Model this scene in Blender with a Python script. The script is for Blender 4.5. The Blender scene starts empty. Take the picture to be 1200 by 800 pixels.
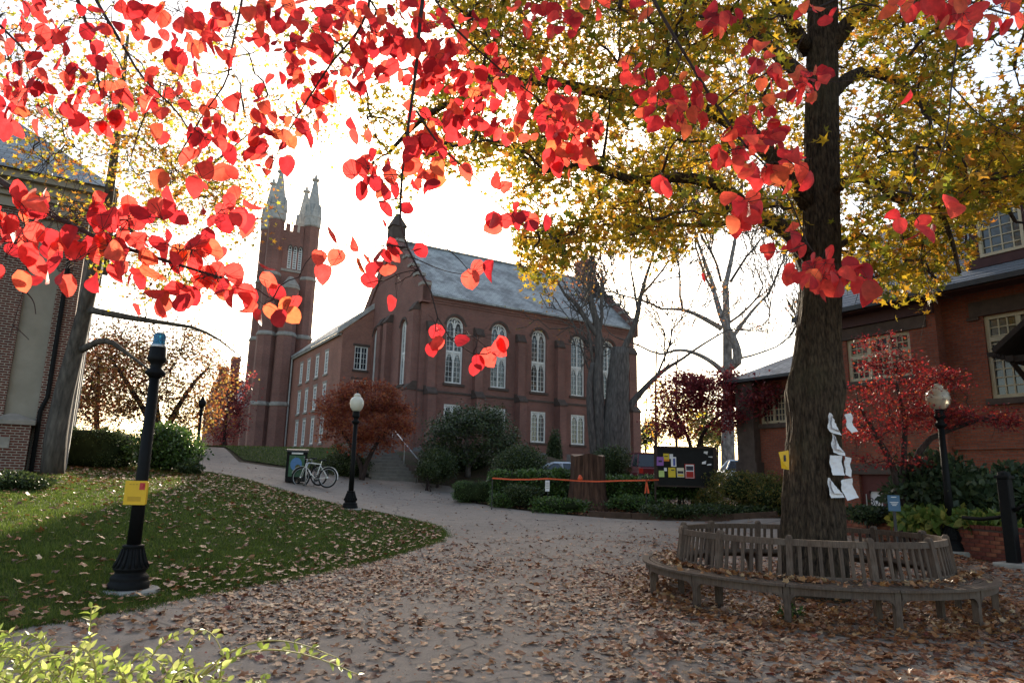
import bpy, bmesh, math, random
import numpy as np
from mathutils import Vector, Matrix
from mathutils.geometry import delaunay_2d_cdt
random.seed(7)
RNG = np.random.default_rng(11)
SC = bpy.context.scene
COL = SC.collection
R = math.radians

# ------------------------------------------------------------------ camera
PITCH, ROLL, EYE = R(11.45), R(1.26), 1.55
_F = np.array([0, math.cos(PITCH), math.sin(PITCH)])
_U0 = np.array([0, -math.sin(PITCH), math.cos(PITCH)])
_R0 = np.array([1.0, 0, 0])
CR = math.cos(ROLL) * _R0 + math.sin(ROLL) * _U0
CU = -math.sin(ROLL) * _R0 + math.cos(ROLL) * _U0
CC = np.array([0, 0, EYE])
cam_d = bpy.data.cameras.new('camera')
cam_d.lens, cam_d.sensor_width = 24.0, 36.0
cam_d.clip_start, cam_d.clip_end = 0.05, 3000
cam = bpy.data.objects.new('camera', cam_d)
COL.objects.link(cam)
cam.matrix_world = Matrix(((CR[0], CU[0], -_F[0], CC[0]), (CR[1], CU[1], -_F[1], CC[1]), (CR[2], CU[2], -_F[2], CC[2]), (0, 0, 0, 1)))
SC.camera = cam

# ------------------------------------------------------------------ light
SUN_EL, SUN_AZ = R(21.5), R(-5.0)          # azimuth from +Y towards +X
sun_dir = Vector((math.sin(SUN_AZ) * math.cos(SUN_EL), math.cos(SUN_AZ) * math.cos(SUN_EL), math.sin(SUN_EL)))
W = bpy.data.worlds.new('World')
SC.world = W
W.use_nodes = True
wn = W.node_tree
sky = wn.nodes.new('ShaderNodeTexSky')
sky.sky_type = 'NISHITA'
sky.sun_disc = False
sky.sun_elevation = SUN_EL
sky.sun_rotation = SUN_AZ
sky.air_density, sky.dust_density, sky.ozone_density = 1.0, 1.6, 1.0
bg = wn.nodes['Background']
bg.inputs[1].default_value = 0.15
wn.links.new(sky.outputs[0], bg.inputs[0])
sun_d = bpy.data.lights.new('sun', 'SUN')
sun_d.energy, sun_d.angle, sun_d.color = 5.0, R(0.53), (1.0, 0.93, 0.82)
sun = bpy.data.objects.new('sun', sun_d)
sun.rotation_euler = sun_dir.to_track_quat('Z', 'Y').to_euler()
COL.objects.link(sun)
vs = SC.view_settings
vs.view_transform, vs.look, vs.gamma, vs.use_curve_mapping = 'Standard', 'None', 1.0, False
vs.exposure = 1.35
vs.use_white_balance = True                  # camera balanced for open shade
vs.white_balance_temperature, vs.white_balance_tint = 7450, 10
SC.render.engine = 'CYCLES'
SC.cycles.use_denoising = True
SC.cycles.max_bounces = 8
SC.cycles.transparent_max_bounces = 8
SC.cycles.sample_clamp_indirect = 6.0
SC.cycles.use_adaptive_sampling = True

# ------------------------------------------------------------------ projection and terrain
def P(x, y, Y):
    d = _F * 800 + (x - 600) * CR + (400 - y) * CU
    return CC + d * (Y / d[1])
def pxl(w):
    v = np.asarray(w, float) - CC
    d = v @ _F
    return 600 + 800 * (v @ CR) / d, 400 - 800 * (v @ CU) / d
def sm(t):
    t = np.clip(t, 0, 1)
    return t * t * (3 - 2 * t)
def H(x, y):
    """ground height, metres"""
    x = np.asarray(x, float); y = np.asarray(y, float)
    yy = np.clip(y, 11, 40)
    b = .045 * (np.sqrt((yy - 11) ** 2 + 4) - 2)
    m = .155 * np.maximum(0, np.sqrt(np.minimum(0, x + 2.2) ** 2 + .3) - .55) * sm((y - 1) / 11)
    m = 1.35 * np.tanh(m / 1.35)
    hill = np.maximum(0, 3.1 - b - m) * sm((y - 32) / 8) * sm((9 - x) / 8)
    rise = .25 * sm((x - 6.4) / 1.8) * sm((y - 9.5) / 2.5)
    return b + m + hill + rise
def G(x, y):
    """where the sight line through a photo point meets the ground"""
    d = _F * 800 + (x - 600) * CR + (400 - y) * CU
    Y = np.concatenate([np.arange(2, 40, .03), np.arange(40, 160, .3)])
    w = CC[None] + d[None] * (Y / d[1])[:, None]
    k = np.nonzero(w[:, 2] <= H(w[:, 0], w[:, 1]))[0]
    return w[k[0]] if len(k) else w[-1]
AZ = R(31.5)                                  # the campus grid
VX = np.array([math.cos(AZ), math.sin(AZ), 0]); VY = np.array([-math.sin(AZ), math.cos(AZ), 0]); ZZ = np.array([0, 0, 1.0])
def along(p0, d, xp):
    t = np.arange(-30, 60, .01)
    w = p0[None] + t[:, None] * d[None]
    v = w - CC; dd = v @ _F
    e = np.where(dd > 2, np.abs(600 + 800 * (v @ CR) / np.maximum(dd, .1) - xp), 1e9)
    return t[e.argmin()]

# ------------------------------------------------------------------ mesh helpers
class MB:
    def __init__(s): s.v, s.f, s.m = [], [], []
    def quad(s, *pts, m=0):
        k = len(s.v); s.v += [tuple(map(float, p)) for p in pts]; s.f.append(tuple(range(k, k + len(pts)))); s.m.append(m)
    def box(s, x0, x1, y0, y1, z0, z1, m=0):
        s.boxf(lambda a, b, c: (a, b, c), x0, x1, y0, y1, z0, z1, m)
    def boxf(s, fn, a0, a1, b0, b1, c0, c1, m=0):
        k = len(s.v)
        for c in (c0, c1):
            for b in (b0, b1):
                for a in (a0, a1): s.v.append(tuple(map(float, fn(a, b, c))))
        for f in ((0, 2, 3, 1), (4, 5, 7, 6), (0, 1, 5, 4), (2, 6, 7, 3), (0, 4, 6, 2), (1, 3, 7, 5)):
            s.f.append(tuple(k + i for i in f)); s.m.append(m)
    def bevbox(s, x0, x1, y0, y1, z0, z1, b=.01, m=0):
        """box with chamfered vertical and top edges"""
        def ring(i, z): return [(x0 + i, y0, z), (x1 - i, y0, z), (x1, y0 + i, z), (x1, y1 - i, z), (x1 - i, y1, z), (x0 + i, y1, z), (x0, y1 - i, z), (x0, y0 + i, z)]
        r0, r1 = ring(b, z0), ring(b, z1 - b)
        r2 = [(min(max(p[0], x0 + b), x1 - b), min(max(p[1], y0 + b), y1 - b), z1) for p in r1]
        s.loft([r0, r1, r2], True, True, m)
    def loft(s, rings, cap0=True, cap1=True, m=0, closed=True):
        k = len(s.v); n = len(rings[0])
        for r in rings: s.v += [tuple(map(float, p)) for p in r]
        for i in range(len(rings) - 1):
            for j in range(n if closed else n - 1):
                a = k + i * n + j; b = k + i * n + (j + 1) % n
                s.f.append((a, b, b + n, a + n)); s.m.append(m)
        if cap0: s.f.append(tuple(k + j for j in reversed(range(n)))); s.m.append(m)
        if cap1: s.f.append(tuple(k + (len(rings) - 1) * n + j for j in range(n))); s.m.append(m)
    def tube(s, pts, rad, n=6, m=0, cap=True, rough=0, ph=0.0):
        pts = [np.asarray(p, float) for p in pts]
        if not hasattr(rad, '__len__'): rad = [rad] * len(pts)
        rings, ref = [], None
        for i, p in enumerate(pts):
            t = pts[min(i + 1, len(pts) - 1)] - pts[max(i - 1, 0)]
            t = t / (np.linalg.norm(t) + 1e-9)
            if ref is None: ref = np.array([1.0, 0, 0]) if abs(t[0]) < .8 else np.array([0, 1.0, 0])
            a = ref - t * (ref @ t); a /= np.linalg.norm(a) + 1e-9; b = np.cross(t, a); ref = a
            rings.append([p + (a * math.cos(2 * math.pi * j / n + ph) + b * math.sin(2 * math.pi * j / n + ph)) * rad[i] * (1 + (random.uniform(-rough, rough) if rough else 0)) for j in range(n)])
        s.loft(rings, cap, cap, m)
    def lathe(s, prof, n=16, c=(0, 0, 0), m=0, cap=True, flute=0, ph=0.0):
        rings = []
        for r, z in prof:
            rings.append([(c[0] + r * (1 + (flute * (j % 2) if flute else 0)) * math.cos(2 * math.pi * j / n + ph), c[1] + r * (1 + (flute * (j % 2) if flute else 0)) * math.sin(2 * math.pi * j / n + ph), c[2] + z) for j in range(n)])
        s.loft(rings, cap, cap, m)
    def ico(s, c, r, sub=2, m=0, noise=0.0, sq=(1, 1, 1)):
        bm = bmesh.new(); bmesh.ops.create_icosphere(bm, subdivisions=sub, radius=1)
        k = len(s.v); ph = [random.uniform(0, 6.3) for _ in range(6)]
        for v in bm.verts:
            q = v.co
            d = 1 + noise * (math.sin(3.1 * q.x + ph[0]) + math.sin(3.7 * q.y + ph[1]) + math.sin(4.3 * q.z + ph[2]) + .6 * math.sin(8 * q.x + ph[3]) + .6 * math.sin(7 * q.y + 5 * q.z + ph[4])) / 3
            s.v.append((c[0] + q.x * r * sq[0] * d, c[1] + q.y * r * sq[1] * d, c[2] + q.z * r * sq[2] * d))
        for f in bm.faces: s.f.append(tuple(k + v.index for v in f.verts)); s.m.append(m)
        bm.free()
    def strip(s, pt, pts, w, o0, o1, m=0, closed=False):
        """bar of width w following 2d points in the plane pt(s, z, off)"""
        n = len(pts); L = []
        for i in range(n):
            a = pts[(i - 1) % n] if closed else pts[max(i - 1, 0)]; b = pts[(i + 1) % n] if closed else pts[min(i + 1, n - 1)]
            dx, dz = b[0] - a[0], b[1] - a[1]; l = math.hypot(dx, dz) + 1e-9
            L.append((-dz / l * w / 2, dx / l * w / 2))
        rings = [[pt(p[0] + q[0], p[1] + q[1], o0), pt(p[0] - q[0], p[1] - q[1], o0), pt(p[0] - q[0], p[1] - q[1], o1), pt(p[0] + q[0], p[1] + q[1], o1)] for p, q in zip(pts, L)]
        if closed: rings.append(rings[0])
        s.loft(rings, not closed, not closed, m)
    def build(s, name, mats, parent=None, smooth=False, uv=True):
        me = bpy.data.meshes.new(name)
        me.from_pydata(s.v, [], s.f)
        for mt in (mats if isinstance(mats, (list, tuple)) else [mats]): me.materials.append(MAT(mt))
        if isinstance(mats, (list, tuple)): me.polygons.foreach_set('material_index', s.m)
        if smooth: me.polygons.foreach_set('use_smooth', [True] * len(s.f))
        if uv: box_uv(me)
        me.update()
        return link(name, me, parent)
def box_uv(me):
    nl = len(me.loops); npoly = len(me.polygons)
    if not nl: return
    me.update()
    co = np.empty(len(me.vertices) * 3); me.vertices.foreach_get('co', co); co = co.reshape(-1, 3)
    vi = np.empty(nl, int); me.loops.foreach_get('vertex_index', vi)
    nr = np.empty(npoly * 3); me.polygons.foreach_get('normal', nr); nr = nr.reshape(-1, 3)
    lt = np.empty(npoly, int); me.polygons.foreach_get('loop_total', lt)
    pn = np.repeat(nr, lt, axis=0); p = co[vi]
    flat = np.abs(pn[:, 2]) > .75
    tx, ty = -pn[:, 1], pn[:, 0]
    l = np.sqrt(tx * tx + ty * ty) + 1e-9
    u = (p[:, 0] * tx + p[:, 1] * ty) / l
    # v follows the slope of the face
    sl = np.sqrt(np.clip(1 - pn[:, 2] ** 2, 1e-4, 1))
    v = p[:, 2] / sl
    u = np.where(flat, p[:, 0], u); v = np.where(flat, p[:, 1], v)
    lay = me.uv_layers.new(name='uv')
    lay.data.foreach_set('uv', np.stack([u, v], 1).ravel())
def link(name, me, parent=None, loc=None, rot=None):
    o = bpy.data.objects.new(name, me); COL.objects.link(o)
    if parent is not None: o.parent = parent
    if loc is not None: o.location = loc
    if rot is not None: o.rotation_euler = rot
    return o
def tag(o, label=None, cat=None, group=None, kind=None):
    if label: o['label'] = label
    if cat: o['category'] = cat
    if group: o['group'] = group
    if kind: o['kind'] = kind
    return o
def thing(name, label, cat, loc=(0, 0, 0), rz=0.0, group=None):
    o = link(name, None, None, tuple(map(float, loc)), (0, 0, rz))
    return tag(o, label, cat, group)
def copy_tree(o, parent=None):
    c = o.copy(); COL.objects.link(c); c.parent = parent
    for ch in list(o.children): copy_tree(ch, c)
    return c

# ------------------------------------------------------------------ materials
_M = {}
def MAT(k): return k if not isinstance(k, str) else _M[k]
class NT:
    def __init__(s, name):
        s.mat = bpy.data.materials.new(name); s.mat.use_nodes = True; s.t = s.mat.node_tree
        s.b = s.t.nodes['Principled BSDF']; s.out = s.t.nodes['Material Output']; _M[name] = s.mat
    def n(s, typ, **kw):
        nd = s.t.nodes.new('ShaderNode' + typ)
        for k, v in kw.items():
            if hasattr(nd, k): setattr(nd, k, v)
            else: nd.inputs[k.replace('_', ' ')].default_value = v
        return nd
    def l(s, a, b): s.t.links.new(a, b)
    def ramp(s, fac, cols, interp='LINEAR'):
        r = s.n('ValToRGB'); r.color_ramp.interpolation = interp
        e = r.color_ramp.elements
        while len(e) < len(cols): e.new(.5)
        for i, (p, c) in enumerate(cols): e[i].position = p; e[i].color = (*c, 1)
        s.l(fac, r.inputs[0]); return r.outputs[0]
    def mix(s, fac, a, b, mode='MIX'):
        m = s.n('Mix', data_type='RGBA', blend_type=mode)
        for sock, val in ((m.inputs[0], fac), (m.inputs[6], a), (m.inputs[7], b)):
            if isinstance(val, (int, float)): sock.default_value = val
            elif isinstance(val, tuple): sock.default_value = (*val, 1)
            else: s.l(val, sock)
        return m.outputs[2]
    def noise(s, scale, detail=4, vec=None, rough=.6):
        n = s.n('TexNoise'); n.inputs['Scale'].default_value = scale; n.inputs['Detail'].default_value = detail; n.inputs['Roughness'].default_value = rough
        if vec is not None: s.l(vec, n.inputs['Vector'])
        return n.outputs[0]
    def bump(s, h, strength=.4, dist=.02):
        b = s.n('Bump'); b.inputs['Strength'].default_value = strength; b.inputs['Distance'].default_value = dist
        s.l(h, b.inputs['Height']); s.l(b.outputs[0], s.b.inputs['Normal']); return b
    def base(s, c, rough=.7, spec=.4, metal=0):
        if isinstance(c, tuple): s.b.inputs['Base Color'].default_value = (*c, 1)
        else: s.l(c, s.b.inputs['Base Color'])
        s.b.inputs['Roughness'].default_value = rough; s.b.inputs['Specular IOR Level'].default_value = spec; s.b.inputs['Metallic'].default_value = metal
def m_plain(name, c, rough=.6, spec=.4, metal=0, var=.25, scale=6, bump=.0):
    t = NT(name)
    co = t.n('TexCoord').outputs['Object']
    nz = t.noise(scale, 5, co)
    dk = tuple(x * (1 - var) for x in c); lt = tuple(min(1, x * (1 + var)) for x in c)
    t.base(t.ramp(nz, [(.3, dk), (.7, lt)]), rough, spec, metal)
    if bump: t.bump(nz, bump)
    return t
def m_brick(name, c1, c2, mortar, w=.215, h=.0725, ms=.011, dirt=.35, rough=.85):
    t = NT(name)
    uv = t.n('TexCoord').outputs['UV']
    br = t.n('TexBrick'); t.l(uv, br.inputs['Vector'])
    br.inputs['Scale'].default_value = 1; br.inputs['Brick Width'].default_value = w; br.inputs['Row Height'].default_value = h
    br.inputs['Mortar Size'].default_value = ms; br.inputs['Mortar Smooth'].default_value = .3; br.inputs['Bias'].default_value = -.1
    for i, c in enumerate((c1, c2, mortar)): br.inputs[i + 1].default_value = (*c, 1)
    big = t.noise(.35, 5, uv); fine = t.noise(14, 3, uv)
    c = t.mix(1.0, br.outputs[0], t.ramp(big, [(.3, (1 - dirt,) * 3), (.75, (1.15, 1.12, 1.1))]), 'MULTIPLY')
    c = t.mix(1.0, c, t.ramp(fine, [(.25, (.75,) * 3), (.75, (1.2,) * 3)]), 'MULTIPLY')
    t.base(c, rough, .25)
    inv = t.n('Math', operation='SUBTRACT'); inv.inputs[0].default_value = 1; t.l(br.outputs[1], inv.inputs[1])
    t.bump(inv.outputs[0], .5, .012)
def m_slate(name, c1, c2, w=.3, h=.2):
    t = NT(name)
    uv = t.n('TexCoord').outputs['UV']
    br = t.n('TexBrick'); t.l(uv, br.inputs['Vector'])
    br.inputs['Scale'].default_value = 1; br.inputs['Brick Width'].default_value = w; br.inputs['Row Height'].default_value = h
    br.inputs['Mortar Size'].default_value = .012; br.inputs['Bias'].default_value = 0
    for i, c in enumerate((c1, c2, tuple(x * .35 for x in c1))): br.inputs[i + 1].default_value = (*c, 1)
    big = t.noise(.6, 6, uv, .7)
    c = t.mix(1.0, br.outputs[0], t.ramp(big, [(.4, (.5, .5, .5)), (.58, (1.25, 1.25, 1.22))]), 'MULTIPLY')
    t.base(c, .55, .5)
    inv = t.n('Math', operation='SUBTRACT'); inv.inputs[0].default_value = 1; t.l(br.outputs[1], inv.inputs[1])
    t.bump(inv.outputs[0], .5, .02)
def m_leaf(name, cols, trans=.5, island=True, rough=.5, spec=.35, boost=1.5, nscale=30, veins=False):
    """leaf: diffuse front, translucent back, colour by leaf"""
    t = NT(name)
    if island: rnd = t.n('NewGeometry').outputs['Random Per Island']
    else: rnd = t.n('ObjectInfo').outputs['Random']
    c = t.ramp(rnd, cols)
    nz = t.noise(nscale, 3, t.n('TexCoord').outputs['Object'])
    c = t.mix(1.0, c, t.ramp(nz, [(.3, (.72, .72, .72)), (.7, (1.2, 1.2, 1.2))]), 'MULTIPLY')
    if veins:
        sx = t.n('SeparateXYZ'); t.l(t.n('TexCoord').outputs['Object'], sx.inputs[0])
        def ma(op, a, b=None):
            q = t.n('Math', operation=op)
            for i, v in enumerate((a, b)):
                if v is None: continue
                if isinstance(v, (int, float)): q.inputs[i].default_value = v
                else: t.l(v, q.inputs[i])
            return q.outputs[0]
        ax = ma('ABSOLUTE', sx.outputs[0])
        w = ma('SINE', ma('MULTIPLY', ma('SUBTRACT', sx.outputs[1], ma('MULTIPLY', ax, .95)), 46.0))
        side = ma('MULTIPLY', ma('GREATER_THAN', w, .9), .28)
        mid = ma('MULTIPLY', ma('LESS_THAN', ax, .012), .45)
        c = t.mix(ma('MAXIMUM', side, mid), c, (.16, .012, .014))
        blot = t.noise(5, 3, t.n('TexCoord').outputs['Object'])
        c = t.mix(t.ramp(blot, [(.55, (0, 0, 0)), (.75, (.35, .35, .35))]), c, (.50, .11, .05))
    t.base(c, rough, spec)
    tr = t.n('BsdfTranslucent')
    t.l(t.mix(1.0, c, (boost, boost, boost), 'MULTIPLY'), tr.inputs[0])
    ms = t.n('MixShader'); ms.inputs[0].default_value = trans
    t.l(t.b.outputs[0], ms.inputs[1]); t.l(tr.outputs[0], ms.inputs[2]); t.l(ms.outputs[0], t.out.inputs[0])
def m_bark(name, c1, c2, sx=14, sz=2.2, bump=.8, dist=.03, moss=None):
    t = NT(name)
    mp = t.n('Mapping'); mp.inputs['Scale'].default_value = (sx, sx, sz)
    t.l(t.n('TexCoord').outputs['Object'], mp.inputs[0])
    nz = t.noise(1, 6, mp.outputs[0], .65)
    vo = t.n('TexVoronoi', feature='DISTANCE_TO_EDGE'); vo.inputs['Scale'].default_value = .8; t.l(mp.outputs[0], vo.inputs['Vector'])
    mul = t.n('Math', operation='MULTIPLY'); t.l(nz, mul.inputs[0]); t.l(vo.outputs[0], mul.inputs[1])
    add = t.n('Math', operation='ADD'); t.l(mul.outputs[0], add.inputs[0]); t.l(nz, add.inputs[1])
    c = t.ramp(add.outputs[0], [(.35, c1), (.85, c2)])
    if moss:
        big = t.noise(1.1, 4, t.n('TexCoord').outputs['Object'])
        c = t.mix(t.ramp(big, [(.5, (0, 0, 0)), (.7, (.6, .6, .6))]), c, moss)
    t.base(c, .92, .15); t.bump(add.outputs[0], bump, dist)

m_brick('chapel_brick', (.27, .098, .076), (.19, .074, .06), (.24, .18, .155))
m_brick('annex_brick', (.37, .14, .095), (.29, .105, .075), (.30, .21, .18))
m_brick('hall_brick', (.35, .095, .052), (.25, .066, .042), (.18, .11, .085), dirt=.45)
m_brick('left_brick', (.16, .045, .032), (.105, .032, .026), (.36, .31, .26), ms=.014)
m_slate('slate', (.22, .23, .24), (.30, .31, .31))
m_slate('old_slate', (.27, .28, .28), (.34, .35, .34), .4, .25)
m_plain('slate_piece', (.13, .145, .165), .6, .4, var=.3, scale=4)
m_plain('stone_trim', (.27, .24, .21), .85, .2, scale=3, bump=.2)
m_plain('brown_stone', (.085, .06, .05), .85, .2, scale=4, bump=.2)
m_plain('pale_stone', (.36, .35, .33), .85, .2, scale=3, bump=.15)
m_plain('foundation_stone', (.16, .15, .145), .9, .2, scale=2.5, bump=.5)
m_plain('stucco_panel', (.30, .265, .22), .9, .15, var=.12, scale=2, bump=.1)
m_plain('white_paint', (.66, .65, .62), .55, .35, var=.06, scale=3)
m_plain('cream_paint', (.47, .40, .28), .6, .3, var=.1, scale=4)
m_plain('maroon_paint', (.06, .022, .022), .6, .3, var=.2, scale=3)
m_plain('door_paint', (.10, .018, .016), .5, .4, var=.15, scale=3)
m_plain('black_iron', (.005, .005, .0055), .62, .16, var=.3, scale=20, bump=.05)
m_plain('dark_metal', (.03, .03, .032), .5, .5, metal=.3, var=.2)
m_plain('galvanised', (.45, .46, .47), .4, .5, metal=.8, var=.15, scale=12)
m_plain('chrome', (.6, .6, .62), .25, .5, metal=1.0, var=.05)
m_plain('yellow_enamel', (.75, .42, .012), .45, .45, var=.06)
m_plain('red_enamel', (.5, .02, .025), .4, .45, var=.06)
m_plain('dull_ochre', (.45, .25, .012), .5, .4, var=.05)
m_plain('concrete', (.30, .285, .26), .9, .2, var=.18, scale=5, bump=.15)
m_plain('step_stone', (.20, .185, .165), .9, .2, var=.2, scale=4, bump=.2)
m_plain('paper', (.74, .72, .74), .85, .15, var=.05, scale=3)
m_plain('board_black', (.012, .012, .012), .75, .25, var=.2)
m_plain('board_frame', (.035, .018, .013), .6, .35, var=.2)
m_plain('paper_yellow', (.72, .52, .06), .8, .2, var=.06)
m_plain('paper_purple', (.30, .13, .40), .8, .2, var=.06)
m_plain('paper_green', (.48, .60, .22), .8, .2, var=.06)
m_plain('paper_cream', (.70, .62, .46), .8, .2, var=.06)
m_plain('paper_red', (.42, .035, .028), .8, .2, var=.06)
m_plain('paper_orange', (.75, .25, .04), .8, .2, var=.06)
m_plain('print_dark', (.05, .045, .06), .8, .2, var=.1)
m_plain('print_blue', (.09, .12, .35), .8, .2, var=.1)
m_plain('sign_blue', (.06, .14, .24), .5, .35, var=.08)
m_plain('panel_blue', (.06, .17, .36), .5, .35, var=.15, scale=8)
m_plain('panel_green', (.03, .10, .05), .5, .35, var=.3, scale=8)
m_plain('tape_orange', (.80, .11, .04), .5, .35, var=.08)
m_plain('rubber', (.015, .015, .016), .8, .3, var=.2)
m_plain('bike_white', (.72, .71, .68), .35, .5, var=.05)
m_plain('car_red', (.24, .012, .014), .25, .6, var=.05)
m_plain('car_maroon', (.12, .012, .018), .25, .6, var=.05)
m_plain('car_silver', (.50, .53, .56), .25, .6, metal=.2, var=.05)
m_plain('car_blue', (.42, .50, .55), .25, .6, metal=.2, var=.05)
m_plain('car_glass', (.03, .035, .04), .08, .7, var=.1)
m_plain('lamp_red', (.45, .02, .015), .3, .5, var=.1)
m_plain('timber_edging', (.075, .045, .033), .9, .2, var=.3, scale=5, bump=.3)
m_plain('canopy_wood', (.022, .014, .011), .7, .25, var=.3)
m_plain('wicker_post', (.16, .13, .10), .85, .2)
def m_glass(name, tint=(.02, .024, .03), rough=.06, wav=.06):
    t = NT(name)
    nz = t.noise(1.6, 2, t.n('TexCoord').outputs['Object'])
    t.base(t.ramp(nz, [(.35, tuple(x * .5 for x in tint)), (.65, tuple(x * 2 for x in tint))]), rough, .9)
    t.bump(nz, wav, .05)
m_glass('window_glass'); m_glass('warm_glass', (.05, .03, .018), .08)
def m_globe():
    t = NT('globe_glass')
    t.base((.72, .69, .6), .3, .5)
    t.b.inputs['Subsurface Weight'].default_value = .3
    t.b.inputs['Subsurface Radius'].default_value = (.1, .1, .1)
    t = NT('pebbled_glass')
    t.base((.62, .55, .44), .25, .6); t.b.inputs['Transmission Weight'].default_value = .45
    t = NT('blue_lens')
    t.base((.02, .30, .55), .15, .6); t.b.inputs['Transmission Weight'].default_value = .75
m_globe()
def m_wood():
    t = NT('teak')
    co = t.n('TexCoord').outputs['Object']
    mp = t.n('Mapping'); mp.inputs['Scale'].default_value = (5, 5, 5); t.l(co, mp.inputs[0])
    big = t.noise(.6, 4, mp.outputs[0])
    mp2 = t.n('Mapping'); mp2.inputs['Scale'].default_value = (60, 60, 9); t.l(co, mp2.inputs[0])
    gr = t.noise(1, 4, mp2.outputs[0])
    rnd = t.n('ObjectInfo').outputs['Random']
    c = t.ramp(gr, [(.3, (.058, .036, .026)), (.7, (.135, .092, .068))])
    c = t.mix(t.ramp(big, [(.4, (0, 0, 0)), (.65, (.4, .4, .4))]), c, (.14, .125, .11))
    c = t.mix(1.0, c, t.ramp(rnd, [(0, (.75, .74, .74)), (1, (1.2, 1.18, 1.15))]), 'MULTIPLY')
    t.base(c, .8, .25); t.bump(gr, .3, .004)
m_wood()
m_bark('tree_bark', (.012, .008, .006), (.12, .082, .056), 26, 6.5, 1.0, .05, moss=(.075, .062, .036))
m_bark('grey_bark', (.05, .043, .04), (.15, .13, .115), 9, 2)
m_bark('pale_bark', (.10, .09, .085), (.36, .33, .31), 4, 2.2, .5)
m_bark('thin_bark', (.028, .02, .02), (.075, .055, .05), 20, 6, .3, .01)
m_bark('stump_wood', (.032, .018, .014), (.165, .088, .062), 9, .8, 1.0, .06)
m_plain('cut_wood', (.30, .2, .14), .9, .15, var=.3, scale=6)
m_plain('stem_green', (.30, .26, .08), .7, .3)
DOG = [(0, (.28, .015, .022)), (.3, (.50, .028, .034)), (.6, (.62, .05, .046)), (.84, (.64, .085, .055)), (.97, (.60, .13, .05)), (1, (.36, .02, .025))]
m_leaf('dogwood_leaf', DOG, .68, False, .45, .4, 1.35, 30, True)
m_leaf('dogwood_leaves', DOG, .68, True, .45, .4, 1.35)
GUM = [(0, (.10, .125, .016)), (.25, (.20, .18, .02)), (.55, (.40, .27, .025)), (.85, (.46, .24, .025)), (1, (.34, .11, .025))]
m_leaf('gum_leaves', GUM, .55, True, .5, .3, 1.35)
m_leaf('maple_yellow', [(0, (.22, .26, .03)), (.35, (.50, .40, .04)), (.65, (.55, .28, .04)), (1, (.36, .10, .03))], .55)
m_leaf('maple_red', [(0, (.08, .012, .016)), (.5, (.22, .016, .022)), (.88, (.36, .03, .024)), (1, (.46, .13, .04))], .5)
m_leaf('maple_dark', [(0, (.09, .016, .022)), (.6, (.24, .028, .036)), (1, (.34, .07, .05))], .5)
m_leaf('maple_orange', [(0, (.13, .03, .02)), (.5, (.27, .06, .03)), (1, (.34, .12, .04))], .5)
m_leaf('oak_brown', [(0, (.20, .055, .025)), (.4, (.32, .11, .035)), (.75, (.36, .20, .05)), (1, (.22, .20, .05))], .5)
m_leaf('evergreen', [(0, (.022, .036, .012)), (.6, (.044, .068, .02)), (1, (.08, .105, .03))], .2, True, .4, .45)
m_leaf('laurel', [(0, (.028, .06, .016)), (.6, (.055, .11, .022)), (1, (.10, .17, .04))], .25, True, .35, .5)
m_leaf('azalea', [(0, (.05, .075, .02)), (.6, (.13, .13, .03)), (1, (.26, .16, .04))], .35)
m_leaf('hosta', [(0, (.05, .10, .02)), (.6, (.13, .19, .04)), (1, (.30, .26, .06))], .35)
m_leaf('hydrangea', [(0, (.018, .035, .018)), (.7, (.04, .065, .028)), (1, (.07, .09, .035))], .25)
m_leaf('shrub_leaf', [(0, (.20, .28, .05)), (.5, (.31, .38, .085)), (1, (.46, .48, .17))], .5, False, .45, .4, 1.3)
m_leaf('shrub_leaves', [(0, (.20, .28, .05)), (.5, (.31, .38, .085)), (1, (.46, .48, .17))], .5, True, .45, .4, 1.3)
LIT = [(0, (.085, .028, .016)), (.25, (.20, .06, .024)), (.55, (.32, .115, .04)), (.8, (.38, .18, .08)), (.93, (.46, .32, .21)), (1, (.26, .045, .03))]
m_leaf('litter', LIT, .15, True, .45, .5, 1.2)
m_leaf('litter_leaf', LIT, .15, False, .45, .5, 1.2)
m_leaf('litter_orange', [(0, (.12, .045, .022)), (.4, (.26, .10, .04)), (.75, (.38, .17, .06)), (1, (.42, .28, .15))], .2, True, .45, .5, 1.2)
m_leaf('grass_blade', [(0, (.045, .075, .012)), (.6, (.08, .125, .02)), (1, (.14, .165, .035))], .35, True, .5, .3, 1.3, 2)
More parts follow.
